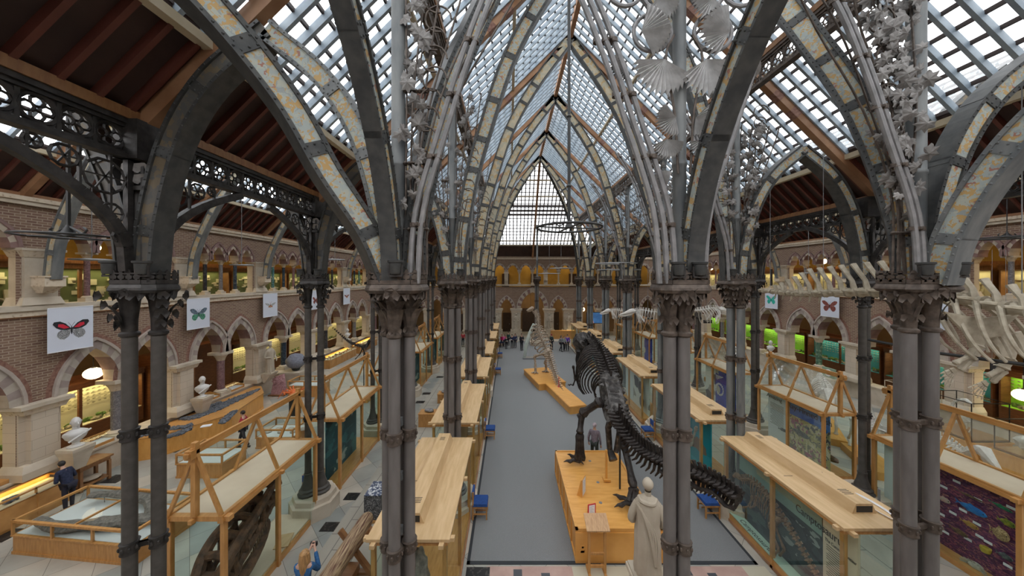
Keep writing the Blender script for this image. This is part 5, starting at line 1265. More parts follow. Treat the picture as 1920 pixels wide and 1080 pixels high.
# ================================================================ second skeleton: upright, brown, on a long stepped plinth
def upright_skeleton():
    dv = V((.27, -.963, 0)); sv = V((.963, .27, 0)); a = V((2.0, 24.9, 0)); b = V((2.85, 21.4, 0)); c = V((3.75, 17.6, 0)); o = V((2.6, 22, 0))
    t = thing('oak_plinth', 'long low stepped oak plinth farther down the nave carpet', 'plinth', o)
    def blk(m, p, q, w_, z0, z1):
        s = sv*(w_/2); m.hexa([p-s+V((0, 0, z0)), q-s+V((0, 0, z0)), q+s+V((0, 0, z0)), p+s+V((0, 0, z0)), p-s+V((0, 0, z1)), q-s+V((0, 0, z1)), q+s+V((0, 0, z1)), p+s+V((0, 0, z1))])
    m = M(o); blk(m, a, b, 1.9, 0, .45); m.build('wide_section', OAKR, t, False); m = M(o); blk(m, b, c, .95, 0, .449); m.build('narrow_section', OAKR, t, False)
    m = M(o); blk(m, a-dv*.03, b+dv*.03, 1.97, .38, .43); blk(m, b, c+dv*.03, 1.02, .38, .43); m.build('edge_moulding', OAKR, t, False)
    o = V((2.3, 23.2, .45)); t = thing('dinosaur_skeleton', 'brown upright dinosaur skeleton with long tail on the stepped plinth in the mid nave', 'skeleton', o)
    sp = [P(1003, 583, 24.6), P(1008, 592, 24.4), P(1009, 605, 24.2), P(1009, 618, 24.0), P(1014, 633, 23.7), P(1022, 650, 23.3), P(1028, 664, 23.0)]
    cc = curve(sp, 5); m = M(o); vert_chain(m, cc[:16], .09, .09, .13, n=6, up=(0, -1, .3)); m.build('neck_vertebrae', BONEB, t)
    m = M(o); vert_chain(m, cc[15:], .12, .18, .16, n=6, up=(0, -1, .3)); m.build('back_vertebrae', BONEB, t)
    m = M(o); rib_cage(m, cc[12:30:2], .62, 1.25, .06, 7, lambda s: .6+.5*sin(PI*s), back=0, up=(0, -1, .25)); m.build('ribs', BONEB, t)
    tl = curve([P(1028, 664, 23.0), P(1036, 690, 22.2), P(1045, 715, 21.2), P(1057, 740, 19.9), P(1070, 757, 18.9), P(1083, 772, 18.0)], 7)
    m = M(o); vert_chain(m, tl, lambda s: .17*(1-.75*s), lambda s: .26*(1-.8*s), lambda s: .2*(1-.8*s), lambda s: .22*(1-.9*s), n=6, up=(0, -.4, 1)); m.build('tail_vertebrae', BONEB, t)
    m = M(o); h = P(998, 580, 24.8); m.tube([h+V((.12, 0, .1)), h+V((0, .02, .08)), h+V((-.22, .05, -.02)), h+V((-.42, .08, -.12))], [.1, .15, .12, .06], 8); m.build('skull', BONEB, t)
    m = M(o); m.tube([h+V((.05, 0, -.06)), h+V((-.2, .04, -.16)), h+V((-.38, .06, -.2))], [.05, .05, .03], 6); m.build('lower_jaw', BONEB, t)
    m = M(o); p = P(1026, 662, 23.1); m.blob(p, (.3, .25, .34), 8, 6, 0, .2); m.build('pelvis', BONEB, t)
    for s, kx, fx, fy in ((-1, P(1002, 668, 23.9), P(1004, 700, 23.6), 0), (1, P(1022, 680, 23.3), P(1024, 694, 23.9), 0)):
        m = M(o); bone(m, p+V((s*.15, 0, 0)), kx, .15, .13, .09); m.build('thigh_bone', BONEB, t); f = V((fx.x, fx.y, .5))
        m = M(o); bone(m, kx, f+V((0, 0, .35)), .12, .1, .065); bone(m, kx+V((.08, 0, 0)), f+V((.06, 0, .35)), .04, .04, .02); m.build('shin_bones', BONEB, t)
        m = M(o); bone(m, f+V((0, 0, .35)), f, .1, .12, .09); toes(m, f, (-.3, -1, 0), .4, .07, 1.4, 3, 0, .02); m.build('foot', BONEB, t)
    for s in (-1, 1):
        m = M(o); q = P(1000 if s < 0 else 1018, 622, 24.2); bone(m, q, q+V((-.1, .1, -.5)), .06, .05, .04); bone(m, q+V((-.1, .1, -.5)), q+V((-.12, .25, -.9)), .05, .045, .03); toes(m, q+V((-.12, .25, -.9)), (0, .3, -1), .2, .025, .6, 3); m.build('forelimb', BONEB, t)
    M(o).tube([(3.15, 20.6, .45), (3.15, 20.6, 1.1)], .02, 6).build('red_prop', RED, t)
    M(o).lathe((3.15, 20.6, .45), [(.08, 0), (.08, .02)], 10).build('prop_base', RED, t)
upright_skeleton()
# whale jaws behind it
GJ = mat('pale_green_grey_bone', (.42, .48, .43), (.56, .60, .54), 3, .7)
o = V((2.2, 29.5, 0)); t = thing('whale_jaw_bones', 'pair of pale whale jaw bones leaning together behind the upright skeleton', 'bones', o)
for s in (-1, 1): M(o).tube(curve([(2.35+s*1.0, 29.5, .1), (2.35+s*.85, 29.5, 1.2), (2.35+s*.5, 29.6, 2.3), (2.35+s*.12, 29.6, 3.2)], 5), [.12+.05*sin(k*.2) for k in range(16)], 8).build('jaw_bone', GJ, t)
M(o).bb(1.2, 3.5, 29.2, 29.9, 0, .12).build('base_slab', GRYM, t, False)

# ================================================================ whale skeleton hung in the right narrow aisle
def whale():
    X = 9.6; o = V((X, 8.3, 7.0)); t = thing('whale_skeleton', 'large cream whale skeleton hanging high on the right with tall back spines', 'skeleton', o)
    ln = curve([P(1428, 545, X*F/(1428-VX)), P(1500, 551, X*F/(1500-VX)), P(1640, 548, X*F/(1640-VX)), P(1780, 556, X*F/(1780-VX)), P(1880, 575, X*F/(1880-VX)), P(1990, 592, X*F/(1990-VX))], 3)
    # resample to even spacing
    pts = []; d = 0; stp = .33; acc = 0; pts.append(ln[0])
    for i in range(len(ln)-1):
        a, b = ln[i], ln[i+1]; L_ = (b-a).length; u = stp-acc
        while u <= L_: pts.append(a.lerp(b, u/L_)); u += stp
        acc = (acc+L_) % stp
    n = len(pts)
    def sp(s): return .02 if s < .1 else (.12+.55*min(1, (s-.1)/.25) if s < .75 else .5-.9*(s-.75))
    m = M(o); vert_chain(m, pts, lambda s: .08+.055*min(1, s*2), lambda s: 0, lambda s: .05+.16*min(1, s*1.6), lambda s: .16 if .05 < s < .4 else 0)
    for i, p in enumerate(pts):
        s = i/(n-1); h = sp(s)
        if h > .1: t_ = (pts[min(n-1, i+1)]-pts[max(0, i-1)]).normalized(); m.tube([p+V((0, 0, .06)), p+V((0, 0, .1+h*.35))-t_*h*.1, p+V((0, 0, .1+h*.8))-t_*h*.4, p+V((0, 0, .12+h))-t_*h*.55], [.06, .045, .05, .06], 7, flat=1.5)
    m.build('vertebrae', BONE, t)
    k0 = int(n*.62); m = M(o); rib_cage(m, pts[k0:n-1], .5, 1.2, .052, 9, lambda s: .7+.3*sin(PI*min(1, s+.2)), back=1.0); m.build('ribs', BONE, t)
    for s in (-1, 1):
        c = P(1838, 612, 6.4) if s < 0 else P(1838, 612, 6.4)+V((1.1, 0, 0))
        if s > 0: c = V((10.35, 6.6, 6.2))
        m = M(o); m.prism([c+V(v)*1.3 for v in ((-.42, .1, .22), (0, 0, .12), (.42, -.12, .2), (.26, -.05, -.05), (.42, -.1, -.1), (.1, 0, -.18), (.05, 0, -.34), (-.1, .02, -.34), (-.16, .03, -.12))], (.0, .05, .0)); m.build('shoulder_blade', BONE, t)
        a = c+V((-.02, 0, -.36)); m = M(o); bone(m, a, a+V((-.1, .05, -.24)), .1, .1, .075); b = a+V((-.1, .05, -.24))
        bone(m, b, b+V((-.26, .05, -.17)), .06, .06, .045); bone(m, b+V((.06, 0, -.03)), b+V((-.14, .05, -.3)), .065, .06, .05); m.build('flipper_arm', BONE, t)
        m = M(o); h = b+V((-.2, .05, -.24))
        for q in range(5):
            v = Matrix.Rotation((q-2)*.22, 3, 'Y') @ V((-.6, .05, -.7)).normalized()
            for r_ in range(4): m.tube([h+v*(.07+.1*r_), h+v*(.15+.1*r_)], [.024-.003*r_, .02-.003*r_], 5)
        m.build('flipper_digits', BONE, t)
    m = M(o); m.tube([(9.35, 5.2, 5.95), (9.3, 7.0, 5.85), (9.2, 8.2, 5.9)], .035, 8); m.build('steel_bar', BLK, t)
    m = M(o)
    for q in (11.8, 9.8, 7.6, 6.0): m.tube([(X, q, 7.15), (X, q, 11.3)], .008, 5)
    m.build('hanging_cable', GRYM, t)
whale()
def small_whale(lb, p, L_, rz, up=0):
    t = thing('dolphin_skeleton', lb, 'skeleton', p, rz, 'small whale skeletons hung in the far aisle'); m = M()
    c = curve([(-L_*.55, 0, .06), (-L_*.2, 0, .0), (L_*.15, 0, .1), (L_*.3, 0, .0)], 6); vert_chain(m, c, .055, .1, .09, .05, n=6); m.build('vertebrae', BONEW, t)
    m = M(); rib_cage(m, c[7:17], .26, .7, .018, 6, back=.1); m.build('ribs', BONEW, t)
    m = M(); m.tube([(L_*.27, 0, .02), (L_*.33, 0, .03), (L_*.38, 0, .0), (L_*.5, 0, -.1), (L_*.62, 0, -.2)], [.08, .15, .14, .07, .03], 8); m.build('skull', BONEW, t)
    m = M(); m.tube([(L_*.33, 0, -.14), (L_*.5, 0, -.24), (L_*.62, 0, -.26)], [.05, .05, .02], 6); m.build('lower_jaw', BONEW, t)
    m = M()
    for s in (-1, 1): m.tube([(L_*.18, s*.2, -.2), (L_*.1, s*.3, -.5)], [.06, .03], 6); 
    m.build('flipper', BONEW, t)
    m = M(); m.tube([(0, 0, .1), (0, 0, 3.5)], .006, 4); m.build('hanging_cable', GRYM, t); return t
small_whale('white small whale skeleton hanging right of the middle pier capital, beak to the right', P(1325, 582, 15), 2.2, .1)
small_whale('white small whale skeleton hanging left of the middle pier capital', P(1215, 585, 17.5), 2.4, 2.9)
small_whale('farthest white small whale skeleton hanging among the right iron piers', P(1160, 583, 24), 2.2, 3.0)
# ================================================================ seats
def chair_proto(lb, loc, rz, grp='blue seated visitor chairs along the carpet'):
    """chair facing local +X, back at -X"""
    t = thing('visitor_chair', lb, 'chair', loc, rz, grp)
    M().hexa([(-.22, -.24, .42), (.24, -.24, .42), (.24, .24, .42), (-.22, .24, .42), (-.2, -.22, .49), (.22, -.22, .49), (.22, .22, .49), (-.2, .22, .49)]).build('seat', BLUEC, t, False)
    for x in (-.21, .21):
        for y in (-.21, .21): M().bb(x-.02, x+.02, y-.02, y+.02, 0, .42 if x > 0 else .85).build('leg', OAK, t, False)
    m = M(); m.bb(-.22, .22, -.23, -.19, .36, .42).bb(-.22, .22, .19, .23, .36, .42).bb(.19, .23, -.22, .22, .36, .42).bb(-.2, .2, -.22, -.2, .16, .2).bb(-.2, .2, .2, .22, .16, .2).bb(-.2, .2, -.05, -.03, .16, .2); m.build('rail', OAK, t, False)
    M().bb(-.25, -.19, -.2, .2, .62, .84).build('backrest', BLUEC, t, False); return t
ch = chair_proto('blue seated oak chair against the nearest left case', (-.93, 10.1, 0), 0); ck_ = [(k, []) for k in kids(ch)]
for y, q in ((15.0, 'second case'), (24.7, 'fourth case'), (29.8, 'fifth case'), (34.7, 'farthest case')): copy_tree(ch, (-.93, y, 0), 0, 'blue seated oak chair beside the %s on the left of the carpet' % q, ks=ck_)
copy_tree(ch, (6.3, 10.15, 0), PI, 'blue seated oak chair under the tip of the black tail', ks=ck_)
copy_tree(ch, (6.42, 14.9, 0), PI, 'blue seated oak chair between the second and third cases right of the carpet', ks=ck_)
copy_tree(ch, (6.45, 20.0, 0), PI, 'blue seated oak chair by the ribs of the black skeleton, right of the carpet', ks=ck_)
copy_tree(ch, (-5.35+-1.35, 10.9, .0), 1.2, 'blue seated chair tipped against the second outer pier, seen through the skull case', ks=ck_)
# ================================================================ lit wall cases of the galleries
def area(name, loc, sx, sy, e, col=(1, .8, .5), rot=(0, 0, 0)):
    l = bpy.data.lights.new(name, 'AREA'); l.shape = 'RECTANGLE'; l.size = sx; l.size_y = sy; l.energy = e; l.color = col
    o = bpy.data.objects.new(name, l); COL.objects.link(o); o.location = loc; o.rotation_euler = rot; o['kind'] = 'helper'; return o
YELP = mat('pale_yellow_case_back', (.62, .56, .34), rough=.8); OLVP = mat('olive_case_back', (.12, .15, .06), (.17, .20, .08), 1, .8)
LIMEP = mat('lime_green_case_back', (.16, .50, .02), (.28, .60, .04), .8, .7); TEALP = mat('teal_case_back', (.03, .22, .26), (.06, .30, .30), .8, .7); SANDP = mat('sand_case_back', (.52, .48, .28), (.6, .55, .35), .8, .8)
PAP = mat('cream_paper', (.70, .66, .42), (.74, .70, .50), 3, .8); SPEC = mat('dark_specimen', (.10, .09, .05), (.34, .29, .18), 9, .7); MOSS = mat('green_plant_model', (.06, .12, .02), (.14, .22, .04), 8, .8)
def wall_case(lb, sd, a, b, z0, z1, back, kind, lit, seed, xf=-17.35, lcol=(1, .85, .45), wood=MIDWD, name='wall_display_case'):
    rn = random.Random(seed); f = (lambda x: x) if sd == 'L' else mx; s = 1 if sd == 'L' else -1
    xb = xf-.5; oo = (f(xf), (a+b)/2, z0); t = thing(name, lb, 'display case', oo)
    def bx(m, x0, x1, y0, y1, q0, q1, mi=0): x0, x1 = sorted((f(x0), f(x1))); m.bb(x0, x1, y0, y1, q0, q1, mi)
    zb = z0+(.65 if kind == 'low' else .35); zt = z1
    m = M(oo); bx(m, xb, xf, a, b, z0, zb-.05); bx(m, xb-.1, xb, a, b, z0, zt+.45); bx(m, xb, xf+.05, a, b, zt, zt+.2); bx(m, xb, xf+.1, a, b, zt+.2, zt+.28)
    bx(m, xb, xf, a, a+.06, zb, zt); bx(m, xb, xf, b-.06, b, zb, zt); bx(m, xb, xf+.02, a, b, zb-.05, zb); m.build('cabinet', wood, t, False)
    m = M(oo); bx(m, xb+.0, xb+.02, a+.06, b-.06, zb, zt); bx(m, xb, xf-.02, a+.06, b-.06, zb, zb+.03); m.build('back_panel', back, t, False)
    n = 2; m = M(oo)
    for k in range(1, n): y = a+(b-a)*k/n; bx(m, xf-.06, xf+.02, y-.05, y+.05, z0, zt)
    m.build('mullion', wood, t, False)
    m = M(oo); m2 = M(oo)
    if kind == 'high':
        for k in range(int((b-a)*9)):
            y = rn.uniform(a+.15, b-.35); z = rn.uniform(zb+.05, zt-.35); w_ = rn.choice([.12, .2, .28]); h_ = rn.choice([.09, .16, .24])
            bx(m, xb+.03, xb+.04+.05*rn.random(), y, y+w_, z, z+h_); m.build('paper_label', PAP, t, False); m = M(oo)
        for k in range(int((b-a)*4)):
            y = rn.uniform(a+.15, b-.2); z = rn.uniform(zb+.1, zt-.4); m2.blob((f(xb+.15), y, z), (.04, .07, .05), 6, 4, 0, .3, rn)
    else:
        for r_ in range(5):
            for k in range(int((b-a)/.19)):
                y = a+.14+k*.19; z = zt-.22-r_*.15
                if y < b-.1: m2.blob((f(xb+.06), y, z), (.02, .055, .022), 6, 4, 0, .3, rn)
        for k in range(int((b-a)*3)): m2.blob((f(xf-.2), rn.uniform(a+.2, b-.2), zb+.08), (.1, .16, .09), 7, 5, 0, .3, rn)
        for k in range(3): y = rn.uniform(a+.2, b-.5); bx(m, xf-.15, xf-.13, y, y+.3, zb+.04, zb+.1)
    if m.v: m.build('paper_labels', PAP, t, False)
    m2.build('specimens', SPEC, t)
    if kind == 'low':
        m = M(oo)
        for k in range(int((b-a)*6)): m.blob((f(xf-.3), rn.uniform(a+.1, b-.1), zb+.1+.08*rn.random()), (.06, .13, .09), 6, 4, 0, .4, rn)
        m.build('plant_models', MOSS, t)
    if lit: area('case_lamp', (f(xf-.2), (a+b)/2, zt-.03), .12, (b-a)*.9, lit, lcol)
    return t
for sd in ('L', 'R'):
    for i in range(len(YW)-1):
        a, b = YW[i]+.1, YW[i+1]-.1
        if sd == 'R' and i == 0: continue
        if sd == 'L':
            if i not in (3,): wall_case('tall lit fossil case in the ground floor arcade of the left wall, %s bay' % ORD[i], 'L', a, b, .8, 3.0, YELP, 'low', 42 if i < 5 else 28, 40+i, wood=DKWD)
            wall_case('lit olive green insect case on the left gallery, %s bay' % ORD[i], 'L', a, b, 5.95, 7.85, OLVP, 'high', 20, 60+i)
        else:
            wall_case('lit %s wall case in the ground floor arcade of the right wall, %s bay' % ('teal' if i in (3, 4) else 'lime green', ORD[i]), 'R', a, b, .8, 2.9, TEALP if i in (3, 4) else LIMEP, 'low', 24 if i in (3, 4) else 36, 80+i, lcol=(1, .95, .6), wood=DKWD)
            wall_case('pale lit bird case on the right gallery, %s bay' % ORD[i], 'R', a, b, 5.95, 7.85, SANDP, 'high', 28, 90+i)
# brown wooden doors in the fourth bay of the left arcade
t = thing('wall_cupboard', 'dark wooden cupboard wall with a glazed door behind the pink granite column', 'cupboard', (-17.2, 17.6, 0)); oo = (-17.2, 17.6, 0)
M(oo).bb(-17.8, -17.2, 15.3, 19.8, 0, 3.6).bb(-17.85, -17.1, 15.3, 19.8, 3.6, 3.75).build('panelling', DKWD, t, False); M(oo).bb(-17.19, -17.15, 16.3, 17.3, 1.3, 2.9).build('window', mat_vor('reflecting_pane', [(0, (.05, .10, .10)), (.6, (.16, .22, .22)), (.85, (.35, .40, .38))], 3, .1), t, False)
M(oo).bb(-17.22, -17.12, 16.2, 16.3, .9, 3.0).bb(-17.22, -17.12, 17.3, 17.4, .9, 3.0).bb(-17.22, -17.12, 16.2, 17.4, 2.9, 3.0).bb(-17.22, -17.12, 16.2, 17.4, 1.2, 1.3).build('door_frame', MIDWD, t, False)
# gallery lamps
for sd in (0, 1):
    f = mx if sd else (lambda x: x)
    for y in (3, 8, 13, 18, 23, 28, 33, 38):
        area('gallery_lamp', (f(-16.9), y, 10.0), .3, 2.5, 40, (1, .72, .35)); area('arcade_lamp', (f(-16.9), y, 5.6), .3, 2.5, 24, (1, .74, .42))
for x in (-8, -2, 3, 8, 14): area('gallery_lamp', (x, YF+2.2, 10.0), 2.5, .3, 40, (1, .72, .35)); area('arcade_lamp', (x, YF+2, 5.6), 2.5, .3, 30, (1, .74, .42))
def globe(lb, p, r, zc):
    p = V(p); t = thing('globe_lamp', lb, 'lamp', p, 0, 'glowing globe lamps in the galleries'); M(p).blob(p, (r, r, r*.82), 14, 10).build('glass_globe', LAMP, t)
    M(p).lathe((p.x, p.y, p.z+r*.75), [(.06, 0), (.07, .05), (.015, .08), (.015, max(.1, zc-p.z-r*.75))], 8).build('stem', BLACKI, t)
globe('glowing warm globe in the left gallery behind the upper left lamp ring', P(174, 464, 13.0), .22, 10.1)
globe('large glowing globe under the second ground floor arch on the left', P(175, 700, 12.7), .27, 5.7)
globe('glowing globe in the right gallery above the brown butterfly banner', P(1543, 490, 23.5), .24, 10.1)
globe('glowing globe at the right edge under the ground floor arcade', P(1919, 741, 13.9), .3, 5.7)
globe('small distant globe glowing right of the far portal', P(1092, 580, 43), .34, 5.7); globe('small distant globe glowing inside the far portal', P(995, 580, 42.5), .2, 5.7)
globe('small globe glowing in the far right gallery', P(1332, 503, 35), .26, 10.1); globe('small globe glowing in the right part of the far gallery', P(1219, 503, 43), .28, 10.1); globe('small globe glowing in the far left gallery beside the second outer pier', P(670, 492, 37), .25, 10.1)

# ================================================================ butterfly banners
BL = mat('black_wing_ink', (.02, .02, .025), rough=.8); BR_ = mat('red_wing_ink', (.60, .02, .05), rough=.8); BGN = mat('green_wing_ink', (.10, .35, .22), (.03, .06, .05), 30, .8, thr=(.5, .56)); BTQ = mat('turquoise_wing_ink', (.02, .36, .28), (.04, .5, .42), 6, .8)
BOR = mat('orange_wing_ink', (.55, .20, .06), (.06, .05, .05), 25, .8, thr=(.5, .6)); BMR = mat('maroon_wing_ink', (.16, .035, .03), (.28, .09, .07), 16, .8); BWG = mat('grey_white_wing_ink', (.62, .64, .66), (.05, .05, .05), 60, .8, thr=(.5, .53)); BBL = mat('blue_grey_wing_ink', (.16, .22, .30), (.05, .07, .08), 20, .8)
FW = [(0.03, .08), (.30, .42), (.62, .62), (.92, .60), (.98, .45), (.80, .18), (.55, .02), (.25, -.04), (.03, .0)]
HW = [(.03, 0), (.25, -.05), (.55, 0), (.74, -.15), (.78, -.42), (.62, -.66), (.40, -.72), (.2, -.55), (.04, -.2)]
FB_ = [(.35, .42), (.62, .62), (.92, .60), (.98, .45), (.83, .25), (.62, .40)]
FNW = [(.03, .08), (.4, .28), (.95, .38), (1.0, .3), (.7, .05), (.3, -.08), (.03, -.02)]
def banner(lb, sd, y0, y1, z0, z1, mats, size, style=0):
    f = (lambda x: x) if sd == 'L' else mx; X = -XW+.3; s = 1 if sd == 'L' else -1; yc = (y0+y1)/2; oo = (f(X), yc, z1); zc = (z0+z1)/2-.02
    t = thing('butterfly_banner', lb, 'banner', oo, 0, None)
    m = M(oo); xa, xb = sorted((f(X), f(X+.012))); m.bb(xa, xb, y0, y1, z0, z1); cl_ = m.build('cloth', BANW, t, False)
    m = M(oo); xa, xb = sorted((f(X-.005), f(X+.02))); m.bb(xa, xb, y0, y1, z1-.01, z1+.02).build('batten', WHITE, t, False); M(oo).bb(xa, xb, y0, y1, z0-.015, z0+.01).build('batten', WHITE, t, False)
    def shape(pts, mi, lift, nm, parts=[0]):
        m = M(oo)
        for q in (-1, 1):
            pp = [(f(X+.014+lift), yc+q*u*size, zc+v*size) for u, v in pts]; m.poly(pp if (q*s > 0) else pp[::-1], 0)
        m.build(nm, mi, cl_, False)
    w1, w2, w3 = mats
    shape(FNW if style == 2 else FW, w1, .001, 'forewing_print'); 
    if style == 2: shape([(.03, 0), (.35, -.08), (.4, -.25), (.15, -.3)], w2, .001, 'hindwing_print')
    else: shape(HW, w2, .002, 'hindwing_print')
    if style == 1:
        shape([(.12, .12), (.45, .42), (.7, .44), (.72, .26), (.4, .08)], w3, .003, 'wing_patch_print')
        m = M(oo)
        for q in (-1, 1):
            for r_ in (.1, .17, .24, .31):
                m.tube([(f(X+.018), yc+q*(.42+cos(a*PI/7)*r_)*size, zc+(-.33+sin(a*PI/7)*r_*.95)*size) for a in range(14)], .004, 3, closed=True)
        m.build('ring_print', BL, cl_, False)
        m = M(oo)
        for q in (-1, 1): m.tube([(f(X+.018), yc+q*u*size, zc+v*size) for u, v in FW[1:7]], .006, 3)
        m.build('edge_print', BL, cl_, False)
    m = M(oo); m.blob((f(X+.02), yc, zc-.08*size), (.008, .05*size, .3*size), 6, 6)
    for q in (-1, 1): m.tube([(f(X+.018), yc, zc+.2*size), (f(X+.018), yc+q*.18*size, zc+.52*size)], .004, 3)
    m.build('body_print', BL if style != 2 else BOR, cl_)
banner('white banner with a red and black ringed butterfly, nearest on the left wall', 'L', 10.58, 11.74, 4.98, 6.46, (BL, BWG, BR_), .47, 1)
banner('white banner with a green and black butterfly on the left wall', 'L', 15.15, 16.3, 5.0, 6.46, (BBL, BGN, BL), .44)
banner('white banner with a small narrow winged orange moth on the left wall', 'L', 19.83, 21.05, 5.0, 6.46, (BWG, BOR, BL), .45, 2)
banner('white banner half hidden behind the second outer pier on the left', 'L', 24.6, 25.8, 5.0, 6.46, (BMR, BMR, BL), .4)
banner('white banner with a small red moth, fifth on the left wall', 'L', 29.4, 30.6, 5.0, 6.46, (BMR, BOR, BL), .45, 2)
banner('white banner with a turquoise butterfly on the right wall', 'R', 25.2, 26.45, 5.0, 6.46, (BTQ, BTQ, BL), .5)
banner('white banner with a brown red butterfly on the right wall', 'R', 20.5, 21.72, 4.9, 6.40, (BMR, BMR, BL), .52)
banner('white banner behind the thick right pier', 'R', 15.4, 16.6, 4.95, 6.42, (BBL, BBL, BL), .45)
banner('white banner far along the right wall behind the ivy pier', 'R', 29.6, 30.8, 5.0, 6.46, (BL, BBL, BL), .45)

# ================================================================ busts and statues
def head(m, c, r, face=(0, -1, 0), hair=False):
    c = V(c); fd = V(face).normalized(); sd = V((-fd.y, fd.x, 0)); rot = Matrix((sd, -fd, V((0, 0, 1)))).transposed()
    m.blob(c, (r*.78, r*.95, r*1.12), 14, 12, rot=rot)
    m.blob(c+fd*r*.2-V((0, 0, r*.55)), (r*.6, r*.62, r*.6), 10, 8, rot=rot)
    m.tube([c+fd*r*.86+V((0, 0, r*.25)), c+fd*r*1.16-V((0, 0, r*.18)), c+fd*r*.9-V((0, 0, r*.25))], [r*.07, r*.17, r*.1], 6)
    for q in (-1, 1):
        m.blob(c+fd*r*.83+sd*q*r*.32+V((0, 0, r*.12)), r*.13, 6, 5); m.beam(c+fd*r*.86+sd*q*r*.12+V((0, 0, r*.32)), c+fd*r*.78+sd*q*r*.5+V((0, 0, r*.3)), r*.14, r*.12)
        m.blob(c+sd*q*r*.8+V((0, 0, 0)), (r*.12, r*.2, r*.26), 6, 5, rot=rot)
    m.beam(c+fd*r*.86-sd*r*.25-V((0, 0, r*.5)), c+fd*r*.86+sd*r*.25-V((0, 0, r*.5)), r*.12, r*.1)
def bust(lb, p, face, ped=True):
    p = V(p); fd = V(face).normalized(); sd = V((-fd.y, fd.x, 0)); t = thing('marble_bust', lb, 'bust', p, 0, None)
    rot = Matrix((sd, -fd, V((0, 0, 1)))).transposed(); m = M(p); m.lathe(tuple(p), [(.19, 0), (.2, .04), (.1, .08), (.08, .16), (.14, .2)], 12)
    b = len(m.v); prof = [(.13, .1, .2), (.22, .16, .3), (.28, .2, .42), (.27, .18, .5), (.15, .12, .57), (.085, .09, .6), (.08, .09, .7)]
    for w_, d, z in prof:
        for j in range(20):
            a = 2*PI*j/20; rp = 1+.05*sin(a*5+z*14); m.v.append(tuple(p+rot @ V((cos(a)*w_*rp, sin(a)*d*rp, z))))
    for i in range(6):
        for j in range(20): j2 = (j+1) % 20; m.f.append((b+i*20+j, b+i*20+j2, b+(i+1)*20+j2, b+(i+1)*20+j)); m.m.append(0)
    m.tube([p+sd*.3+fd*.1+V((0, 0, .5)), p+fd*.19+V((0, 0, .38)), p-sd*.2+fd*.16+V((0, 0, .24))], .03, 6)
    m.build('shoulders', MARB, t); m = M(p); head(m, p+V((0, 0, .83)), .15, face); m.build('head', MARB, t)
    if ped:
        m = M(p)
        for z0, z1, a, b_ in ((-.1, 0, .3, .3), (-.22, -.1, .27, .3), (-.34, -.22, .24, .26), (-.75, -.34, .15, .24)):
            m.hexa([p+V((-a, -a, z0)), p+V((a, -a, z0)), p+V((a, a, z0)), p+V((-a, a, z0)), p+V((-b_, -b_, z1)), p+V((b_, -b_, z1)), p+V((b_, b_, z1)), p+V((-b_, b_, z1))])
        m.build('bracket', STONE, t, False)
bust('white marble bust on the nearest stone pier of the left wall', (-14.85, 10.95, 1.72), (1, -.35, 0)); bust('white marble bust on the second stone pier of the left wall', (-14.9, 15.5, 1.72), (1, -.4, 0))
bust('small white bust on the left wall just right of the second outer pier', (-15.08, 29.7, 1.75), (1, -.3, 0)); bust('farthest small white bust on the left wall', (-15.08, 34.85, 1.75), (1, -.3, 0))
bust('white marble bust on a stone pier of the right wall under the turquoise butterfly', (20.7, 25.4, 1.5), (-1, -.3, 0))
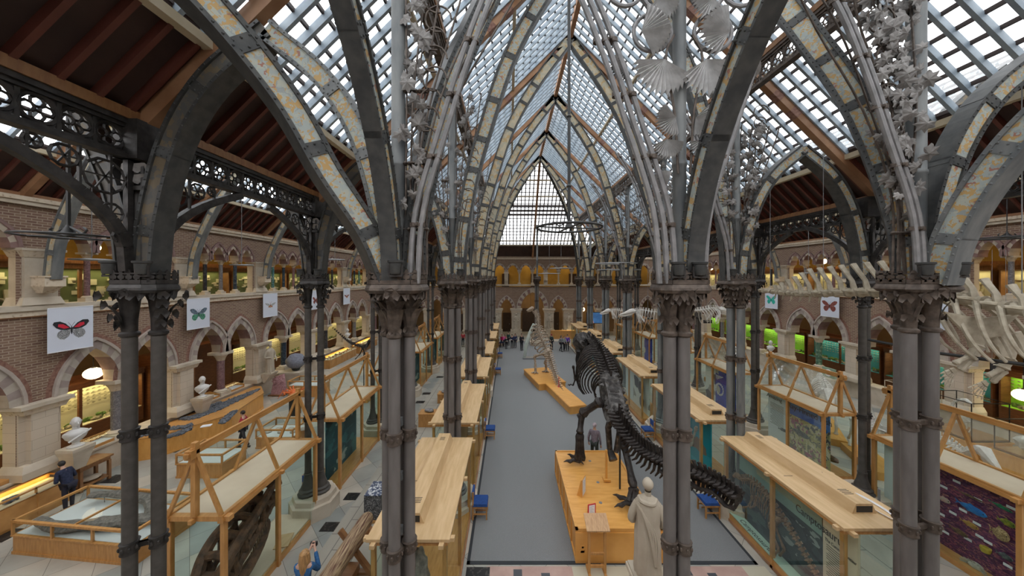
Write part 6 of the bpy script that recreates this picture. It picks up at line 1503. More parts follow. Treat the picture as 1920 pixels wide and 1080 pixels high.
def robed(name, lb, p, h, face, mt, ped=None, arm=0, seed=1, grp=None):
    """standing draped figure: feet, folded robe, shoulders, arms, head"""
    p = V(p); fd = V(face).normalized(); sd = V((-fd.y, fd.x, 0)); rot = Matrix((sd, -fd, V((0, 0, 1)))).transposed(); k = h/1.85
    t = thing(name, lb, 'statue', p, 0, grp); m = M(p); n = 48; b = len(m.v); rn = random.Random(seed); ph = rn.random()*6
    prof = [(.24, .20, .03), (.25, .22, .12), (.235, .2, .4), (.24, .2, .7), (.235, .19, .9), (.22, .17, 1.05), (.235, .17, 1.2), (.25, .17, 1.35), (.24, .15, 1.45), (.17, .13, 1.53), (.10, .10, 1.57), (.062, .07, 1.6), (.06, .065, 1.68)]
    pr = []
    for i in range(len(prof)-1):
        for u in (0, .5): pr.append(tuple(lerp(prof[i][q], prof[i+1][q], u) for q in range(3)))
    pr.append(prof[-1])
    for w_, d, z in pr:
        am = .10*max(0, 1-z/1.5)+.03*(z < 1.5)
        for j in range(n):
            a = 2*PI*j/n; rp = 1+am*(sin(a*9+ph+z*1.1)*.6+sin(a*5+z*2.2)*.4)+.02*sin(a*17+z*5); m.v.append(tuple(p+rot @ V((cos(a)*w_*rp, sin(a)*d*rp, z))*k))
    for i in range(len(pr)-1):
        for j in range(n): j2 = (j+1) % n; m.f.append((b+i*n+j, b+i*n+j2, b+(i+1)*n+j2, b+(i+1)*n+j)); m.m.append(0)
    W = lambda x, y, z: p+rot @ V((x, y, z))*k
    for s in (-1, 1):
        m.tube(curve([W(s*.2, 0, 1.42), W(s*.29, .02, 1.2), W(s*.3, -.02, 1.02), W(s*(.12 if s != arm else .3), -.2, 1.0 if s != arm else .8)], 4), [.075, .08, .08, .085, .085, .08, .08, .075, .07, .07, .06, .05, .045], 10)
        h_ = W(s*(.12 if s != arm else .3), -.2, 1.0 if s != arm else .8)
        for q in range(5): m.tube([h_, h_+rot @ V((-s*.03*(q > 0)+s*.04*(q == 0), -.01-.012*q, -.03-.02*(q-2 if q < 3 else 1)))*k, h_+rot @ V((-s*.07, .0-.012*q, -.06-.01*q))*k], .011*k, 5)
        m.tube([W(s*.1, -.05, .04), W(s*.11, -.27, .03)], [.05, .035], 8)
    for q in range(5):                                    # folds of the cloak thrown over the shoulder
        a = .7*q; m.tube(curve([W(.22-.03*q, .14-.02*q, 1.48), W(.08-.06*q, .185, 1.25-.1*q), W(-.05-.03*q, .20, .8-.08*q), W(-.12-.02*q, .19, .35)], 4), .022*k, 6)
    m.tube(curve([W(-.15, -.02, 1.52), W(-.1, .11, 1.5), W(.0, .14, 1.5), W(.12, .11, 1.51), W(.16, -.02, 1.52)], 4), .045*k, 8)
    m.build('robed_body', mt, t); m = M(p); m.blob(W(0, .01, 1.82), (.105*k, .11*k, .11*k), 14, 10); head(m, W(0, -.02, 1.8), .115*k, face); m.build('head', mt, t)
    if ped:
        M(p).bb(p.x-.3*k, p.x+.3*k, p.y-.3*k, p.y+.3*k, p.z-.02, p.z+.03).build('base', mt, t, False)
        if ped > 1: M(p).bb(p.x-.3, p.x+.3, p.y-.3, p.y+.3, p.z-ped+1, p.z-.06).bb(p.x-.36, p.x+.36, p.y-.36, p.y+.36, p.z-.12, p.z-.02).build('pedestal', STONE, t, False)
robed('stone_statue', 'cream stone statue of a bald robed man seen from behind, beside the lone middle pier', (3.02, 7.0, 1.0), 2.02, (.35, 1, 0), STAT, 2.0, 0, 3)
robed('stone_statue', 'cream statue of a robed man on the third stone pier of the left wall', (-14.95, 19.95, 1.58), 1.75, (1, -.3, 0), STAT, 1, 1, 4)
M((-14.95, 19.95, 1.2)).hexa([(-15.2, 19.7, 1.0), (-15.1, 19.7, 1.0), (-15.1, 20.2, 1.0), (-15.2, 20.2, 1.0), (-15.25, 19.6, 1.56), (-14.65, 19.6, 1.56), (-14.65, 20.3, 1.56), (-15.25, 20.3, 1.56)]).build('statue_bracket', STONE, None, False)
tag(bpy.data.objects['statue_bracket'], 'stone bracket under the robed statue on the left wall', 'bracket')
for i, x in enumerate((-1.65, .8, 5.0, 7.45)): robed('stone_statue', 'pale statue in front of the far wall piers, %s of four from the left' % ORD[i], (x, YF-.7, 1.0), 1.9, (0, -1, 0), STAT, 1.9, 0, 10+i)

# ================================================================ people
def skin_mesh(name, verts, edges, mt, par, lvl=1):
    me = bpy.data.meshes.new(name); me.from_pydata([v[:3] for v in verts], edges, []); me.materials.append(mt)
    o = bpy.data.objects.new(name, me); COL.objects.link(o); o.parent = par
    sk = o.modifiers.new('skin', 'SKIN'); sk.use_smooth_shade = True
    d = me.skin_vertices[0].data if me.skin_vertices else None
    if d is None:
        bpy.context.view_layer.update(); d = me.skin_vertices[0].data
    for i, v in enumerate(verts):
        r = v[3]; d[i].radius = r if isinstance(r, tuple) else (r, r); d[i].use_root = (i == 0)
    ss = o.modifiers.new('smooth', 'SUBSURF'); ss.levels = lvl; ss.render_levels = lvl; return o
def person(lb, loc, rz, h=1.68, top=(.02, .02, .05), legs=(.02, .02, .03), hair=(.06, .035, .02), skin=(.55, .34, .25), pose='stand', hairlen=.12, held=None, lean=0., coat=False):
    """local frame: faces -Y"""
    k = h/1.7; t = thing('person', lb, 'person', loc, rz); u = R.random()
    sk = mat('skin_tone', skin, rough=.6); tm = mat('cloth_%d_%d_%d' % tuple(int(c*200) for c in top), top, tuple(c*1.5+.01 for c in top), 20, .9); lm = mat('cloth_%d_%d_%d' % tuple(int(c*200) for c in legs), legs, rough=.9)
    hm = mat('hair_%d' % int(hair[0]*300), hair, tuple(c*1.7 for c in hair), 30, .6, 0, .3, (1, 1, .2)); sh = mat('shoe', (.02, .02, .02), rough=.5)
    st = .16 if pose == 'walk' else .02
    L = lambda x, y, z, r=0: (x*k, (y-lean*max(0, z-.9))*k, z*k, tuple(q*k for q in r) if isinstance(r, tuple) else r*k)
    hip = [L(-.09, 0, .9), L(.09, 0, .9)]; kn = [L(-.10, -st*.9, .5), L(.10, st*.4, .5)]; an = [L(-.10, -st*1.1, .09), L(.10, st*1.6, .11)]
    if pose == 'photo': el = [(-.24, -.16, 1.14), (.24, -.16, 1.14)]; ha = [(-.06, -.36, 1.47), (.06, -.36, 1.47)]
    elif pose == 'hold': el = [(-.25, -.02, 1.1), (.25, -.02, 1.1)]; ha = [(-.08, -.26, 1.12), (.1, -.26, 1.1)]
    elif pose == 'walk': el = [(-.24, .12, 1.12), (.24, -.1, 1.12)]; ha = [(-.24, .1, .88), (.23, -.26, .95)]
    else: el = [(-.25, .04, 1.1), (.25, .04, 1.1)]; ha = [(-.25, -.04, .84), (.25, -.04, .84)]
    # body: one continuous surface
    v = [L(0, 0, .95, (.13, .1)), L(0, 0, 1.15, (.12, .09)), L(0, 0, 1.36, (.13, .09)), L(0, 0, 1.46, .055), L(0, -.01, 1.54, .05), L(0, -.015, 1.6, .07)]
    e = [(0, 1), (1, 2), (2, 3), (3, 4), (4, 5)]
    for s in (0, 1):
        q = 1 if s else -1; b = len(v)
        v += [L(q*.16, 0, 1.4, .05), L(*el[s], .04), L(*ha[s], .024)]; e += [(2, b), (b, b+1), (b+1, b+2)]
        d = V(ha[s])-V(el[s]); d.normalize(); pm = V(ha[s])+d*.06; v.append(L(*pm, (.03, .016))); e.append((b+2, b+3)); sdv = d.cross(V((0, 1, 0)) if abs(d.y) < .8 else V((0, 0, 1))).normalized()
        for f_ in range(4):
            n0 = len(v); bs = pm+sdv*((f_-1.5)*.018)+d*.03; ln = (.06, .075, .07, .055)[f_]; v += [L(*bs, .009), L(*(bs+d*ln*.55), .008), L(*(bs+d*ln*.9+V((-q*.015, -.01, 0))), .006)]; e += [(b+3, n0), (n0, n0+1), (n0+1, n0+2)]
        n0 = len(v); th = V(ha[s])+sdv*(q*.03)+d*.03; v += [L(*th, .01), L(*(th+d*.035+sdv*q*.012), .008)]; e += [(b+2, n0), (n0, n0+1)]
        b = len(v); v += [(*hip[s][:3], .085*k), (*kn[s][:3], .055*k), (*an[s][:3], .035*k)]; e += [(0, b), (b, b+1), (b+1, b+2)]
    skin_mesh('body', v, e, sk, t)
    v = [L(0, 0, .93, (.165, .13)), L(0, 0, 1.12, (.15, .12)), L(0, 0, 1.36, (.165, .12)), L(0, 0, 1.46, (.075, .07))]; e = [(0, 1), (1, 2), (2, 3)]
    if coat: v[0] = L(0, 0, .8, (.19, .15))
    for s in (0, 1):
        q = 1 if s else -1; b = len(v); w_ = V(el[s]).lerp(V(ha[s]), .9); v += [L(q*.165, 0, 1.4, .068), L(*el[s], .056), L(*w_, .042)]; e += [(2, b), (b, b+1), (b+1, b+2)]
    skin_mesh('coat' if coat else 'jacket', v, e, tm, t)
    v = [L(0, 0, .92, (.15, .12))]; e = []
    for s in (0, 1): b = len(v); v += [(*hip[s][:3], .095*k), (*kn[s][:3], .068*k), (*an[s][:3], .052*k)]; e += [(0, b), (b, b+1), (b+1, b+2)]
    skin_mesh('trousers', v, e, lm, t)
    for s in (0, 1):
        a = V(an[s][:3]); M().tube([a+V((0, .05*k, -.05*k)), a+V((0, -.05*k, -.045*k)), a+V((0, -.16*k, -.06*k))], [.045*k, .045*k, .03*k], 8).build('shoe', sh, t)
    c = V(L(0, -.03, 1.62)[:3]); m = M(); head(m, c, .092*k, (0, -1, 0)); hd_ = m.build('head', sk, t)
    m = M(); m.blob(c+V((0, .018*k, .025*k)), (.088*k, .1*k, .1*k), 12, 8)
    if hairlen > .15:
        for j in range(13):
            a = PI*j/12; x, y = cos(a)*.075*k, sin(a)*.08*k; m.tube([c+V((x, y+.01, .05*k)), c+V((x*1.25, y*1.2+.01, -.1*k)), c+V((x*1.2, y*1.25+.01, -hairlen*k))], [.03*k, .03*k, .015*k], 6)
    m.build('hair', hm, hd_)
    if held == 'camera':
        q = V(L(0, -.43, 1.53)[:3]); m = M(); m.box(tuple(q), (.15*k, .05*k, .09*k)).build('camera', BLK, t, False)
    if held == 'bag': m = M(); m.blob(V(L(0, .17, 1.18)[:3]), (.14*k, .09*k, .2*k), 8, 8); m.build('backpack', mat('backpack_cloth', (.03, .035, .045), rough=.9), t)
    if held == 'sheet': q = V(L(0, -.3, 1.14)[:3]); M().box(tuple(q), (.2*k, .14*k, .01)).build('paper_sheet', WHITE, t, False)
    return t
person('woman with long fair hair in a blue jacket raising a camera towards the skull case', (-4.4, 6.85, 0), .35+PI*.0+2.6+.3, 1.62, (.02, .09, .22), (.03, .04, .09), (.30, .17, .07), pose='photo', hairlen=.5, held='camera')
person('person in a dark blue coat bending over the lit counter at the left edge', (-14.2, 10.3, 0), -1.9+.3, 1.55, (.01, .015, .04), (.02, .02, .035), (.012, .01, .01), pose='hold', lean=.35, coat=True)
person('person in a red checked coat walking past the fossil reptile plinth', (-11.75, 14.1, 0), -1.2, 1.6, (.30, .015, .03), (.02, .02, .03), (.02, .012, .01), pose='walk', coat=True)
person('person in a patterned headscarf standing beyond the left leg of the black skeleton', (3.4, 12.85, 0), 2.6, 1.62, (.16, .14, .17), (.04, .05, .045), (.35, .30, .33), pose='stand', coat=True)
person('person in dark blue behind the shafts of the thick right pier', (10.42, 8.2, 0), -1.2, 1.7, (.01, .02, .06), (.02, .02, .04), (.25, .02, .03), pose='hold')
far = [(941, 651, 1.35, (.45, .02, .10), 'child in a crimson coat in the far group left of the nave', 'walk', None), (946, 650, 1.3, (.60, .12, .38), 'child in a bright pink coat in the far group left of the nave', 'stand', None), (953, 648, 1.5, (.02, .07, .05), 'person in dark green behind the pink coated child', 'stand', None),
       (949, 654, 1.3, (.01, .015, .02), 'child in black holding a pale sheet before the far group', 'hold', 'sheet'), (960, 653, 1.45, (.015, .02, .07), 'child in navy blue holding a sheet, third figure from the left of the far group', 'hold', 'sheet'), (966, 652, 1.5, (.02, .03, .09), 'child in a navy blazer beside the one holding a sheet', 'stand', None),
       (978, 657, 1.72, (.015, .012, .018), 'woman in a long dark coat at the right of the far group', 'hold', None), (1034, 656, 1.62, (.02, .04, .035), 'person with a backpack standing alone right of the upright skeleton', 'stand', 'bag'), (1052, 659, 1.6, (.16, .18, .20), 'person in a grey jacket walking, far right of the nave', 'walk', None),
       (1058, 658, 1.5, (.25, .27, .27), 'child in pale grey beside the grey jacketed walker', 'walk', None), (1064, 658, 1.65, (.09, .03, .30), 'person in a purple and blue anorak at the far right of the nave', 'stand', None), (868, 650, 1.6, (.35, .02, .03), 'person in red far back between the left nave piers', 'stand', None), (876, 647, 1.6, (.02, .05, .16), 'person in blue far back between the left nave piers', 'stand', None)]
for i, (x, y, h_, c, lb, ps, hd) in enumerate(far):
    d = F*H/(y-VY); person(lb, ((x-VX)*d/F, d, 0), R.uniform(-.8, .8)+(PI if i == 7 else 0), h_, c, (.015, .015, .025), R.choice([(.06, .035, .02), (.02, .012, .01), (.25, .14, .06)]), pose=ps, held=hd, hairlen=R.choice([.1, .3]), coat=i in (0, 1, 6))
# ================================================================ left aisle exhibits
def glazed_table(lb, c, L_, W_, rz, h=.9, base=.5, leg=False, top=None, bed=None, mt=OAK, glass=True, name='glazed_table_case'):
    t = thing(name, lb, 'display case', (*c, 0), rz)
    x, y = L_/2, W_/2
    M().bb(-x, x, -y, y, 0, base).build('base', mt, t, False); M().bb(-x-.02, x+.02, -y-.02, y+.02, 0, .07).bb(-x-.03, x+.03, -y-.03, y+.03, base, base+.04).build('base_moulding', mt, t, False)
    M().bb(-x+.04, x-.04, -y+.04, y-.04, base+.04, base+.05).build('display_bed', bed or mat('white_bed', (.62, .66, .66), rough=.7), t, False)
    m = M(); s = .035
    for q in (-y, y): m.bb(-x-.02, x+.02, q-s, q+s, h-.06, h)
    for q in (-x, x): m.bb(q-s, q+s, -y-.02, y+.02, h-.06, h)
    m.build('top_frame', mt, t, False)
    if L_ > 3: M().bb(-.025, .025, -y, y, h-.05, h-.005).build('cross_bar', mt, t, False)
    n = max(1, round(L_/1.1))
    for i in range(n+1):
        for q in (-y, y): M().bb(-x+L_*i/n-.025, -x+L_*i/n+.025, q-.025, q+.025, base+.04, h-.05).build('glazing_post', mt, t, False)
    if glass:
        m = M(); m.quad((-x, -y, h-.02), (x, -y, h-.02), (x, y, h-.02), (-x, y, h-.02)).quad((-x, -y, base), (x, -y, base), (x, -y, h), (-x, -y, h)).quad((-x, y, base), (x, y, base), (x, y, h), (-x, y, h))
        m.quad((-x, -y, base), (-x, y, base), (-x, y, h), (-x, -y, h)).quad((x, -y, base), (x, y, base), (x, y, h), (x, -y, h)); m.build('glass', GLASS, t, False)
    return t
tc = glazed_table('low oak and glass case with two long dark fossil jaws, lower left', (-11.55, 9.22), 3.75, 1.45, -.10, .92, .48)
def rock_jaw(lb, pts, r, seed):
    rn = random.Random(seed); o = V(pts[0]); t = thing('fossil_jaw', lb, 'fossil', o); c = curve(pts, 5); m = M(o)
    m.tube(c, [r*(.35+.9*sin(PI*min(1, .12+.8*i/len(c))))*rn.uniform(.85, 1.15) for i in range(len(c))], 8, flat=.6); m.build('bone', mat('grey_brown_fossil', (.10, .095, .085), (.22, .20, .18), 14, .7, 0, .6), t)
    m = M(o)
    for i in range(2, len(c)-1, 3): m.tube([c[i], (c[i].x, c[i].y, .54)], .01, 5)
    m.build('support_pin', GRYM, t)
rock_jaw('long dark fossil jaw lying along the front of the low case', [(-13.2, 8.95, .74), (-12.4, 8.75, .68), (-11.4, 8.85, .70), (-10.4, 8.95, .74), (-9.9, 9.1, .72)], .16, 1)
rock_jaw('curved dark fossil jaw at the back of the low case', [(-12.9, 9.85, .80), (-12.0, 9.95, .78), (-11.0, 9.75, .74), (-10.35, 9.3, .72), (-10.2, 9.1, .70)], .15, 2)
# big brown skull in the nearest gabled case
def big_skull():
    o = V((-6.6, 7.9, .2)); t = thing('dinosaur_skull', 'big dark brown meat eating dinosaur skull with open toothed jaws in the nearest gabled case', 'skull', o); mt = mat('dark_brown_fossil', (.06, .032, .02), (.17, .085, .045), 8, .6, 0, .7)
    X = -6.55
    def fr(x, y, z=None): d = X*F/(x-VX); return V((X, d, H-(y-VY)*d/F))
    # outline strokes in profile (nose towards the far end), built on both cheeks and joined by cross bars
    W = lambda s, y, z, w_: V((X+s*w_, y, z))
    top = [(6.95, .95, .26), (7.15, 1.25, .30), (7.45, 1.48, .30), (7.85, 1.6, .26), (8.25, 1.72, .2), (8.65, 1.88, .15), (8.85, 1.86, .12), (8.95, 1.72, .10)]
    tooth = [(7.6, .98, .27), (7.95, 1.12, .25), (8.3, 1.28, .2), (8.6, 1.42, .16), (8.85, 1.52, .12), (8.93, 1.62, .1)]
    for s in (-1, 1):
        m = M(o)
        m.tube(curve([W(s, y, z, w_) for y, z, w_ in top], 4), [.13-.002*i for i in range(29)], 8); m.tube(curve([W(s, y, z, w_) for y, z, w_ in tooth], 4), [.095-.0015*i for i in range(21)], 8)
        for a, b, r_ in (((6.98, .98, .27), (7.25, .75, .3), .09), ((7.25, .75, .3), (7.6, .98, .28), .08), ((7.2, 1.25, .3), (7.28, .78, .3), .1), ((7.55, 1.5, .29), (7.6, 1.0, .28), .075), ((7.9, 1.6, .25), (7.95, 1.12, .25), .06), ((7.6, 1.25, .29), (7.9, 1.35, .26), .06), ((8.25, 1.7, .2), (8.2, 1.25, .22), .07), ((8.3, 1.5, .19), (8.6, 1.5, .16), .09), ((8.55, 1.72, .16), (8.6, 1.45, .16), .08)):
            m.tube([W(s, *a), V(W(s, *a)).lerp(W(s, *b), .5), W(s, *b)], [r_*1.35, r_*.85, r_*1.2], 8)
        m.build('cheek', mt, t); m = M(o)
        for i in range(13): u = i/12; y = lerp(7.75, 8.88, u); z = lerp(1.02, 1.52, u**.9)-.04; p = W(s, y, z, lerp(.26, .12, u)); m.tube([p, p+V((0, -.02, -.1)), p+V((0, -.05, -.2 if i % 2 else -.15))], [.035, .028, .004], 6)
        m.build('upper_teeth', mat('tooth_brown', (.12, .07, .04), (.2, .13, .08), 8, .4), t); m = M(o)
        lj = [(7.1, .62, .28), (7.4, .52, .3), (7.8, .60, .27), (8.2, .74, .2), (8.45, .92, .14), (8.52, 1.05, .1)]
        m.tube(curve([W(s, y, z, w_) for y, z, w_ in lj], 4), [.10, .12, .14, .15, .15, .14, .13, .13, .12, .12, .11, .11, .1, .1, .09, .09, .08, .07, .07, .06, .05], 8)
        m.tube(curve([W(s, 7.1, .62, .28), W(s, 6.9, .8, .28), W(s, 6.95, .98, .27)], 3), .08, 6)
        m.build('lower_jaw', mt, t); m = M(o)
        for i in range(9): u = i/8; y = lerp(7.8, 8.48, u); p = W(s, y, lerp(.68, 1.0, u), lerp(.26, .13, u)); m.tube([p, p+V((0, 0, .12)), p+V((0, -.04, .22 if i % 2 else .15))], [.03, .024, .004], 6)
        m.build('lower_teeth', MATS['tooth_brown'], t)
    m = M(o)
    for y, z, w_ in top[1:]: m.tube([W(-1, y, z, w_), W(0, y, z+.05, 0), W(1, y, z, w_)], .09, 7)
    m.tube([W(-1, 7.0, .9, .25), W(1, 7.0, .9, .25)], .14, 7); m.tube([W(-1, 8.5, 1.0, .12), W(1, 8.5, 1.0, .12)], .07, 6); m.build('skull_roof', mt, t)
    m = M(o)
    for q in ((7.2, .6), (8.2, .7)): m.tube([(X, q[0], .2), (X, q[0], q[1])], .02, 6)
    m.build('support_stand', BLK, t)
big_skull()
tag(M((-6.3, 9.0, .2)).box((-6.25, 8.85, .215), (.35, .5, .02), 0, .3).build('label_board', OAKP, None, False), 'small wooden board lying on the floor of the skull case', 'label')
# fossil reptile on an angular oak plinth
poly = [(-15.5, 12.9), (-14.7, 13.25), (-13.45, 15.5), (-14.1, 18.3), (-15.1, 19.4), (-15.5, 19.4)]
o = (-14.6, 16, 0); t = thing('oak_plinth', 'long angular oak plinth carrying the slate fossil reptile by the left wall', 'plinth', o)
M(o).prism([(x, y, 0) for x, y in poly], (0, 0, .88)).build('body', OAKR, t, False); M(o).prism([(x*1.0+(.03 if x > -15.4 else 0), y, .86) for x, y in poly], (0, 0, .05)).build('top_board', OAK, t, False); M(o).prism([(x+(.03 if x > -15.4 else 0), y, 0) for x, y in poly], (0, 0, .08)).build('skirting', OAKR, t, False)
def slab(m, pts, z, th, seed, n=26):
    """knobbly flat fossil piece following an axis: (px, py, halfwidth)"""
    rn = random.Random(seed); c = curve([(x, y, w_) for x, y, w_ in pts], 5)
    for i, p in enumerate(c):
        a = c[min(i+1, len(c)-1)]-c[max(0, i-1)]; s = V((-a.y, a.x, 0)).normalized(); w_ = max(.03, p.z); k = max(2, int(w_/.07))
        for j in range(-k, k+1): q = V((p.x, p.y, z))+s*(w_*j/k)*rn.uniform(.92, 1.06); m.blob(q+V((rn.uniform(-.03, .03), rn.uniform(-.03, .03), 0)), (rn.uniform(.06, .1), rn.uniform(.06, .12), th*rn.uniform(.6, 1.3)), 6, 4, 0, .3, rn)
def fl(x, y, z=.91): d = F*(H-z)/(y-VY); return ((x-VX)*d/F, d)
o = V((-14.2, 16, .91)); t = thing('fossil_reptile', 'dark slate grey fossil sea reptile laid out in pieces on the angular oak plinth', 'fossil', o)
for nm, pts, sd_ in (('skull', [(*fl(483, 731), .05), (*fl(466, 739), .16), (*fl(445, 748), .24), (*fl(425, 757), .24)], 1), ('trunk', [(*fl(425, 757), .22), (*fl(408, 766), .26), (*fl(385, 775), .22), (*fl(362, 784), .2), (*fl(343, 785), .08)], 2), ('paddle_upper', [(*fl(412, 756), .05), (*fl(395, 762), .12), (*fl(366, 772), .08)], 3),
                   ('paddle_lower', [(*fl(440, 772), .05), (*fl(428, 782), .12), (*fl(417, 793), .06)], 4), ('tail_piece', [(*fl(356, 798), .05), (*fl(340, 802), .1), (*fl(322, 804), .08)], 5), ('tail_piece', [(*fl(355, 805), .05), (*fl(335, 813), .12), (*fl(312, 820), .05)], 6), ('tail_piece', [(*fl(305, 806), .1), (*fl(288, 812), .12), (*fl(262, 817), .1)], 7), ('tail_piece', [(*fl(262, 818), .12), (*fl(248, 822), .08)], 8)):
    m = M(o); slab(m, pts, .93, .06, sd_); m.build(nm, FOSS, t)
tag(M((-13.9, 14.6, .91)).box((*fl(387, 799), .93), (.35, .22, .03), 0, .4).build('label_card', WHITE, None, False), 'white label card beside the slate fossil reptile', 'label')
# dark fossil on its own board at the left edge, lit counters
def counter(lb, x0, x1, y0, y1, lit=18, seed=1, h=.95, lx=1, plinth=0):
    rn = random.Random(seed); oo = ((x0+x1)/2, (y0+y1)/2, 0); t = thing('lit_counter', lb, 'display case', oo)
    M(oo).bb(x0, x1-.03, y0, y1, plinth, h-.2).build('cupboard', OAK, t, False); n = max(2, int((y1-y0)/.8))
    for i in range(n): a = y0+(y1-y0)*i/n; M(oo).bb(x1-.03, x1-.01, a+.04, a+(y1-y0)/n-.04, plinth+.08, h-.24).build('door', OAK, t, False)
    m = M(oo); m.bb(x0, x1, y0, y1, h-.2, h-.16); m.build('tray', mat('cream_tray', (.72, .64, .42), rough=.7), t, False)
    m = M(oo)
    for a, b in ((x0, x0+.05), (x1-.05, x1)): m.bb(a, b, y0, y1, h-.04, h)
    m.bb(x0, x1, y0, y0+.05, h-.04, h).bb(x0, x1, y1-.05, y1, h-.04, h).bb(x0, x0+.04, y0, y1, h-.2, h+.02)
    for i in range(n+1): a = y0+(y1-y0)*i/n; m.bb(x1-.04, x1, a-.02, a+.02, h-.2, h)
    m.build('top_frame', OAK, t, False)
    m = M(oo)
    for i in range(int((y1-y0)*5)): m.blob((rn.uniform(x0+.12, x1-.12), rn.uniform(y0+.1, y1-.1), h-.13), (rn.uniform(.04, .09), rn.uniform(.05, .12), .04), 6, 4, 0, .3, rn)
    m.build('specimens', FOSS, t); M(oo).quad((x0, y0, h-.01), (x1, y0, h-.01), (x1, y1, h-.01), (x0, y1, h-.01)).build('glass', GLASS, t, False)
    if lit: area('counter_lamp', ((x0+.12), (y0+y1)/2, h-.045), .04, (y1-y0)*.92, lit, (1, .72, .25), (0, .5, 0))
counter('lit oak counter of small fossils at the left edge', -15.5, -14.75, 7.3, 9.15, 4, 1); counter('lit oak counter of small fossils behind the bending person', -15.5, -14.75, 9.2, 10.75, 4, 2)
counter('distant lit oak counter right of the second outer pier', -15.5, -14.7, 26.2, 30.7, 12, 3, .9); counter('farthest lit oak counter along the left wall', -15.5, -14.7, 31.4, 35.5, 12, 4, .9)
o = V((-16.2, 9.3, 1.0)); t = thing('fossil_on_board', 'tangled blue black fossil on a wooden board at the left edge', 'fossil', (-16.0, 8.9, 1.1)); o = (-16.0, 8.9, 1.1)
M(o).bb(-16.2, -15.65, 8.0, 10.0, 1.08, 1.2).build('board', OAK, t, False); m = M(o)
for k in range(60): a = k*.7; m.blob((-15.95+.2*cos(a)*R.random(), 8.3+1.3*(k/60), 1.62+.22*sin(a*1.3)), (.12, .2, .1), 6, 4, 0, .4)
m.build('fossil_mass', FOSS, t); M(o).tube([(-15.9, 8.6, 1.2), (-15.9, 8.6, 1.5)], .03, 6).tube([(-15.9, 9.4, 1.2), (-15.9, 9.4, 1.5)], .03, 6).build('support', GRYM, t)
tag(M((-15.2, 9.0, 1.0)).box((-15.3, 8.72, 1.12), (.02, .28, .3), 0, -.5).build('label_card', WHITE, None, False), 'white card standing before the dark fossil at the left edge', 'label')
# side table
t = thing('wooden_table', 'dark wooden side table with turned legs below the nearest marble bust', 'table', (-15.15, 11.55, 0)); oo = (-15.15, 11.55, 0)
M(oo).bb(-15.5, -14.85, 11.05, 12.0, .84, .9).build('tabletop', MIDWD, t, False); M(oo).bb(-15.44, -14.91, 11.1, 11.95, .72, .84).build('apron', MIDWD, t, False)
for x in (-15.42, -14.93):
    for y in (11.13, 11.92): M(oo).bb(x-.04, x+.04, y-.04, y+.04, 0, .72).build('leg', MIDWD, t, False)
M(oo).bb(-15.45, -14.9, 11.1, 11.95, .12, .17).build('shelf', MIDWD, t, False)
tag(M((-15.15, 11.6, .17)).blob((-15.15, 11.6, .25), (.2, .28, .09), 8, 6, 0, .2).build('stone_specimen', STAT, None), 'pale flat stone on the shelf under the side table', 'stone')
def flat_box(lb, x0, x1, y0, y1, z, sd_):
    oo = ((x0+x1)/2, (y0+y1)/2, z); t = thing('tabletop_case', lb, 'display case', oo); M(oo).bb(x0, x1, y0, y1, z, z+.1).build('box', OAK, t, False); M(oo).bb(x0+.04, x1-.04, y0+.04, y1-.04, z+.1, z+.11).build('lining', mat('pale_blue_lining', (.5, .56, .62), rough=.7), t, False)
    m = M(oo); m.bb(x0, x0+.03, y0, y1, z+.1, z+.3); m.hexa([(x0, y0, z+.1), (x1, y0, z+.1), (x1, y0+.03, z+.1), (x0, y0+.03, z+.1), (x0, y0, z+.3), (x1, y0, z+.18), (x1, y0+.03, z+.18), (x0, y0+.03, z+.3)]); m.hexa([(x0, y1-.03, z+.1), (x1, y1-.03, z+.1), (x1, y1, z+.1), (x0, y1, z+.1), (x0, y1-.03, z+.3), (x1, y1-.03, z+.18), (x1, y1, z+.18), (x0, y1, z+.3)]); m.build('side', OAK, t, False)
    M(oo).quad((x0, y0, z+.3), (x1, y0, z+.18), (x1, y1, z+.18), (x0, y1, z+.3)).build('glass', GLASS, t, False)
flat_box('small sloping oak case on the stone bench right of the nearest bust', -16.15, -15.6, 11.9, 13.0, 1.07, 1); flat_box('small sloping oak case on the stone bench beyond the second bust', -16.15, -15.6, 16.4, 17.2, 1.07, 2); flat_box('small sloping oak case on the bench beside the pink granite column', -16.15, -15.6, 17.9, 18.8, 1.07, 3)
# ground glazed tables behind the skull case
t = glazed_table('small oak and glass table case left of the nearest gabled case', (-11.6, 12.5), 1.7, 1.1, 0, .9, .5); t = glazed_table('oak and glass table case of round pale fossils behind the nearest gabled case', (-10.3, 14.6), 1.6, 1.2, 0, .85, .45)
for i in range(6): 
    q = (-10.9+.28*i, 14.45+.25*(i % 2), .54); tag(M(q).lathe(q, [(.13, -.04), (.14, 0), (.11, .05), (.05, .05)], 12).build('round_fossil', mat('pale_ammonite', (.42, .38, .33), (.58, .53, .46), 9, .7), None), 'round pale fossil in the table case behind the skull case', 'fossil', 'round fossils in the table case')
glazed_table('low oak and glass case near the orange spider crab', (-12.9, 20.6), 2.0, 1.1, 0, 1.0, .65)
